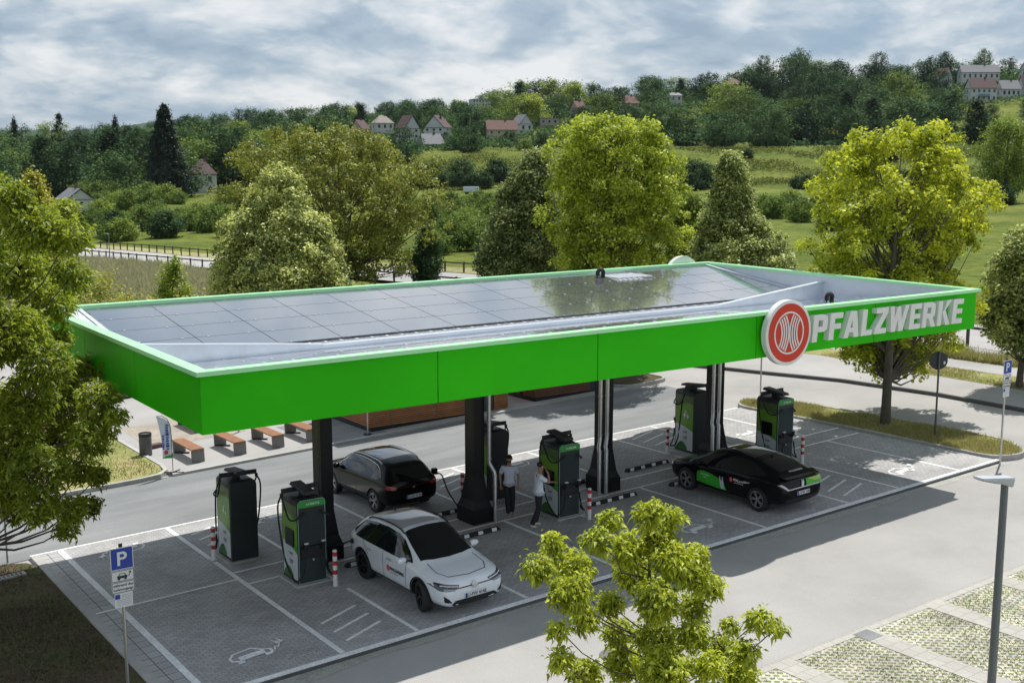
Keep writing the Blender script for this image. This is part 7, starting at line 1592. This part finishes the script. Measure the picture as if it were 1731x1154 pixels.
    for s_ in (-1, 1):
        MB().lathe([(0.001, -0.009), (0.009, -0.004), (0.009, 0.004), (0.001, 0.009)], 10, Matrix.Translation(fc+rt*s_*0.03+Vector((0, 0, 0.028))-f*0.002)).build('eye', M_ink, t, smooth=True)
        MB().lathe([(0.001, -0.03), (0.014, -0.015), (0.016, 0.01), (0.001, 0.03)], 8, Matrix.Translation(hd+rt*s_*0.082+Vector((0, 0, 0.005)))).build('ear', M_skin, t, smooth=True)
    MB().box(-0.022, 0.022, -0.004, 0.004, -0.004, 0.004, Matrix.Translation(fc-Vector((0, 0, 0.045))) @ f.to_track_quat('Y', 'Z').to_matrix().to_4x4()).build('mouth', mat('lips', (0.25, 0.10, 0.08), 0.5), t)
    MB().lathe([(0.02, -0.045), (0.065, -0.02), (0.07, 0.012), (0.05, 0.03)], 12, Matrix.Translation(hd+f*0.025-Vector((0, 0, 0.055))) @ Matrix.Diagonal((0.9, 1, 0.8, 1))).build('beard', M_hair, t, smooth=True) if bag else None
    return t
J1 = dict(waist=(0, 0, 1.12), chest=(0, 0.0, 1.36), neck=(0, -0.005, 1.52), headb=(0, -0.02, 1.60), head=(0, -0.03, 1.68), headt=(0, -0.03, 1.74), face=(0, -1, -0.05),
    lsh=(0.19, 0, 1.43), lel=(0.27, 0.03, 1.17), lwr=(0.26, -0.02, 0.94), lpm=(0.25, -0.04, 0.87), rsh=(-0.19, 0, 1.43), rel=(-0.27, 0.03, 1.17), rwr=(-0.25, -0.02, 0.94), rpm=(-0.24, -0.04, 0.87),
    lhp=(0.09, 0, 0.90), lkn=(0.10, -0.06, 0.50), lan=(0.09, 0.02, 0.09), lto=(0.11, -0.13, 0.035), rhp=(-0.09, 0, 0.90), rkn=(-0.06, -0.10, 0.50), ran=(-0.03, -0.16, 0.09), rto=(-0.03, -0.31, 0.035))
person(10.78, 5.40, R(-32), 'bearded person in a pale polo shirt and dark trousers walking towards the viewer', J1, M_shirt, bag=True, scale=0.95)
J2 = dict(waist=(0, 0.0, 1.12), chest=(0, -0.02, 1.36), neck=(0, -0.03, 1.52), headb=(0, -0.05, 1.60), head=(0.0, -0.06, 1.68), headt=(0, -0.06, 1.74), face=(0, -1, -0.15),
    lsh=(0.19, -0.02, 1.43), lel=(0.24, -0.16, 1.20), lwr=(0.16, -0.40, 1.18), lpm=(0.14, -0.48, 1.18), rsh=(-0.19, -0.02, 1.43), rel=(-0.22, -0.24, 1.26), rwr=(-0.12, -0.24, 1.50), rpm=(-0.09, -0.20, 1.57),
    lhp=(0.09, 0, 0.90), lkn=(0.10, -0.03, 0.50), lan=(0.10, 0.06, 0.09), lto=(0.12, -0.10, 0.035), rhp=(-0.09, 0, 0.90), rkn=(-0.10, 0.03, 0.50), ran=(-0.11, 0.22, 0.09), rto=(-0.12, 0.07, 0.035))
person(10.80, 4.05, R(68), 'person in a white tee shirt and dark trousers operating the charger display', J2, M_shirt2, scale=0.98)
# ------------------------------------------------------------------ thin summer haze
def haze():
    m = bpy.data.materials.new('haze_air'); m.use_nodes = True; nt = m.node_tree; nt.nodes.clear()
    out = nt.nodes.new('ShaderNodeOutputMaterial'); v = nt.nodes.new('ShaderNodeVolumePrincipled'); v.inputs['Color'].default_value = (0.78, 0.87, 1.0, 1); v.inputs['Density'].default_value = 0.00003; v.inputs['Anisotropy'].default_value = 0.3
    nt.links.new(v.outputs[0], out.inputs['Volume'])
    o = MB().box(-7400, 7400, -7400, 7400, -62, 104).build('haze', m); o['kind'] = 'stuff'; o['label'] = 'thin pale haze over the valley'
haze()
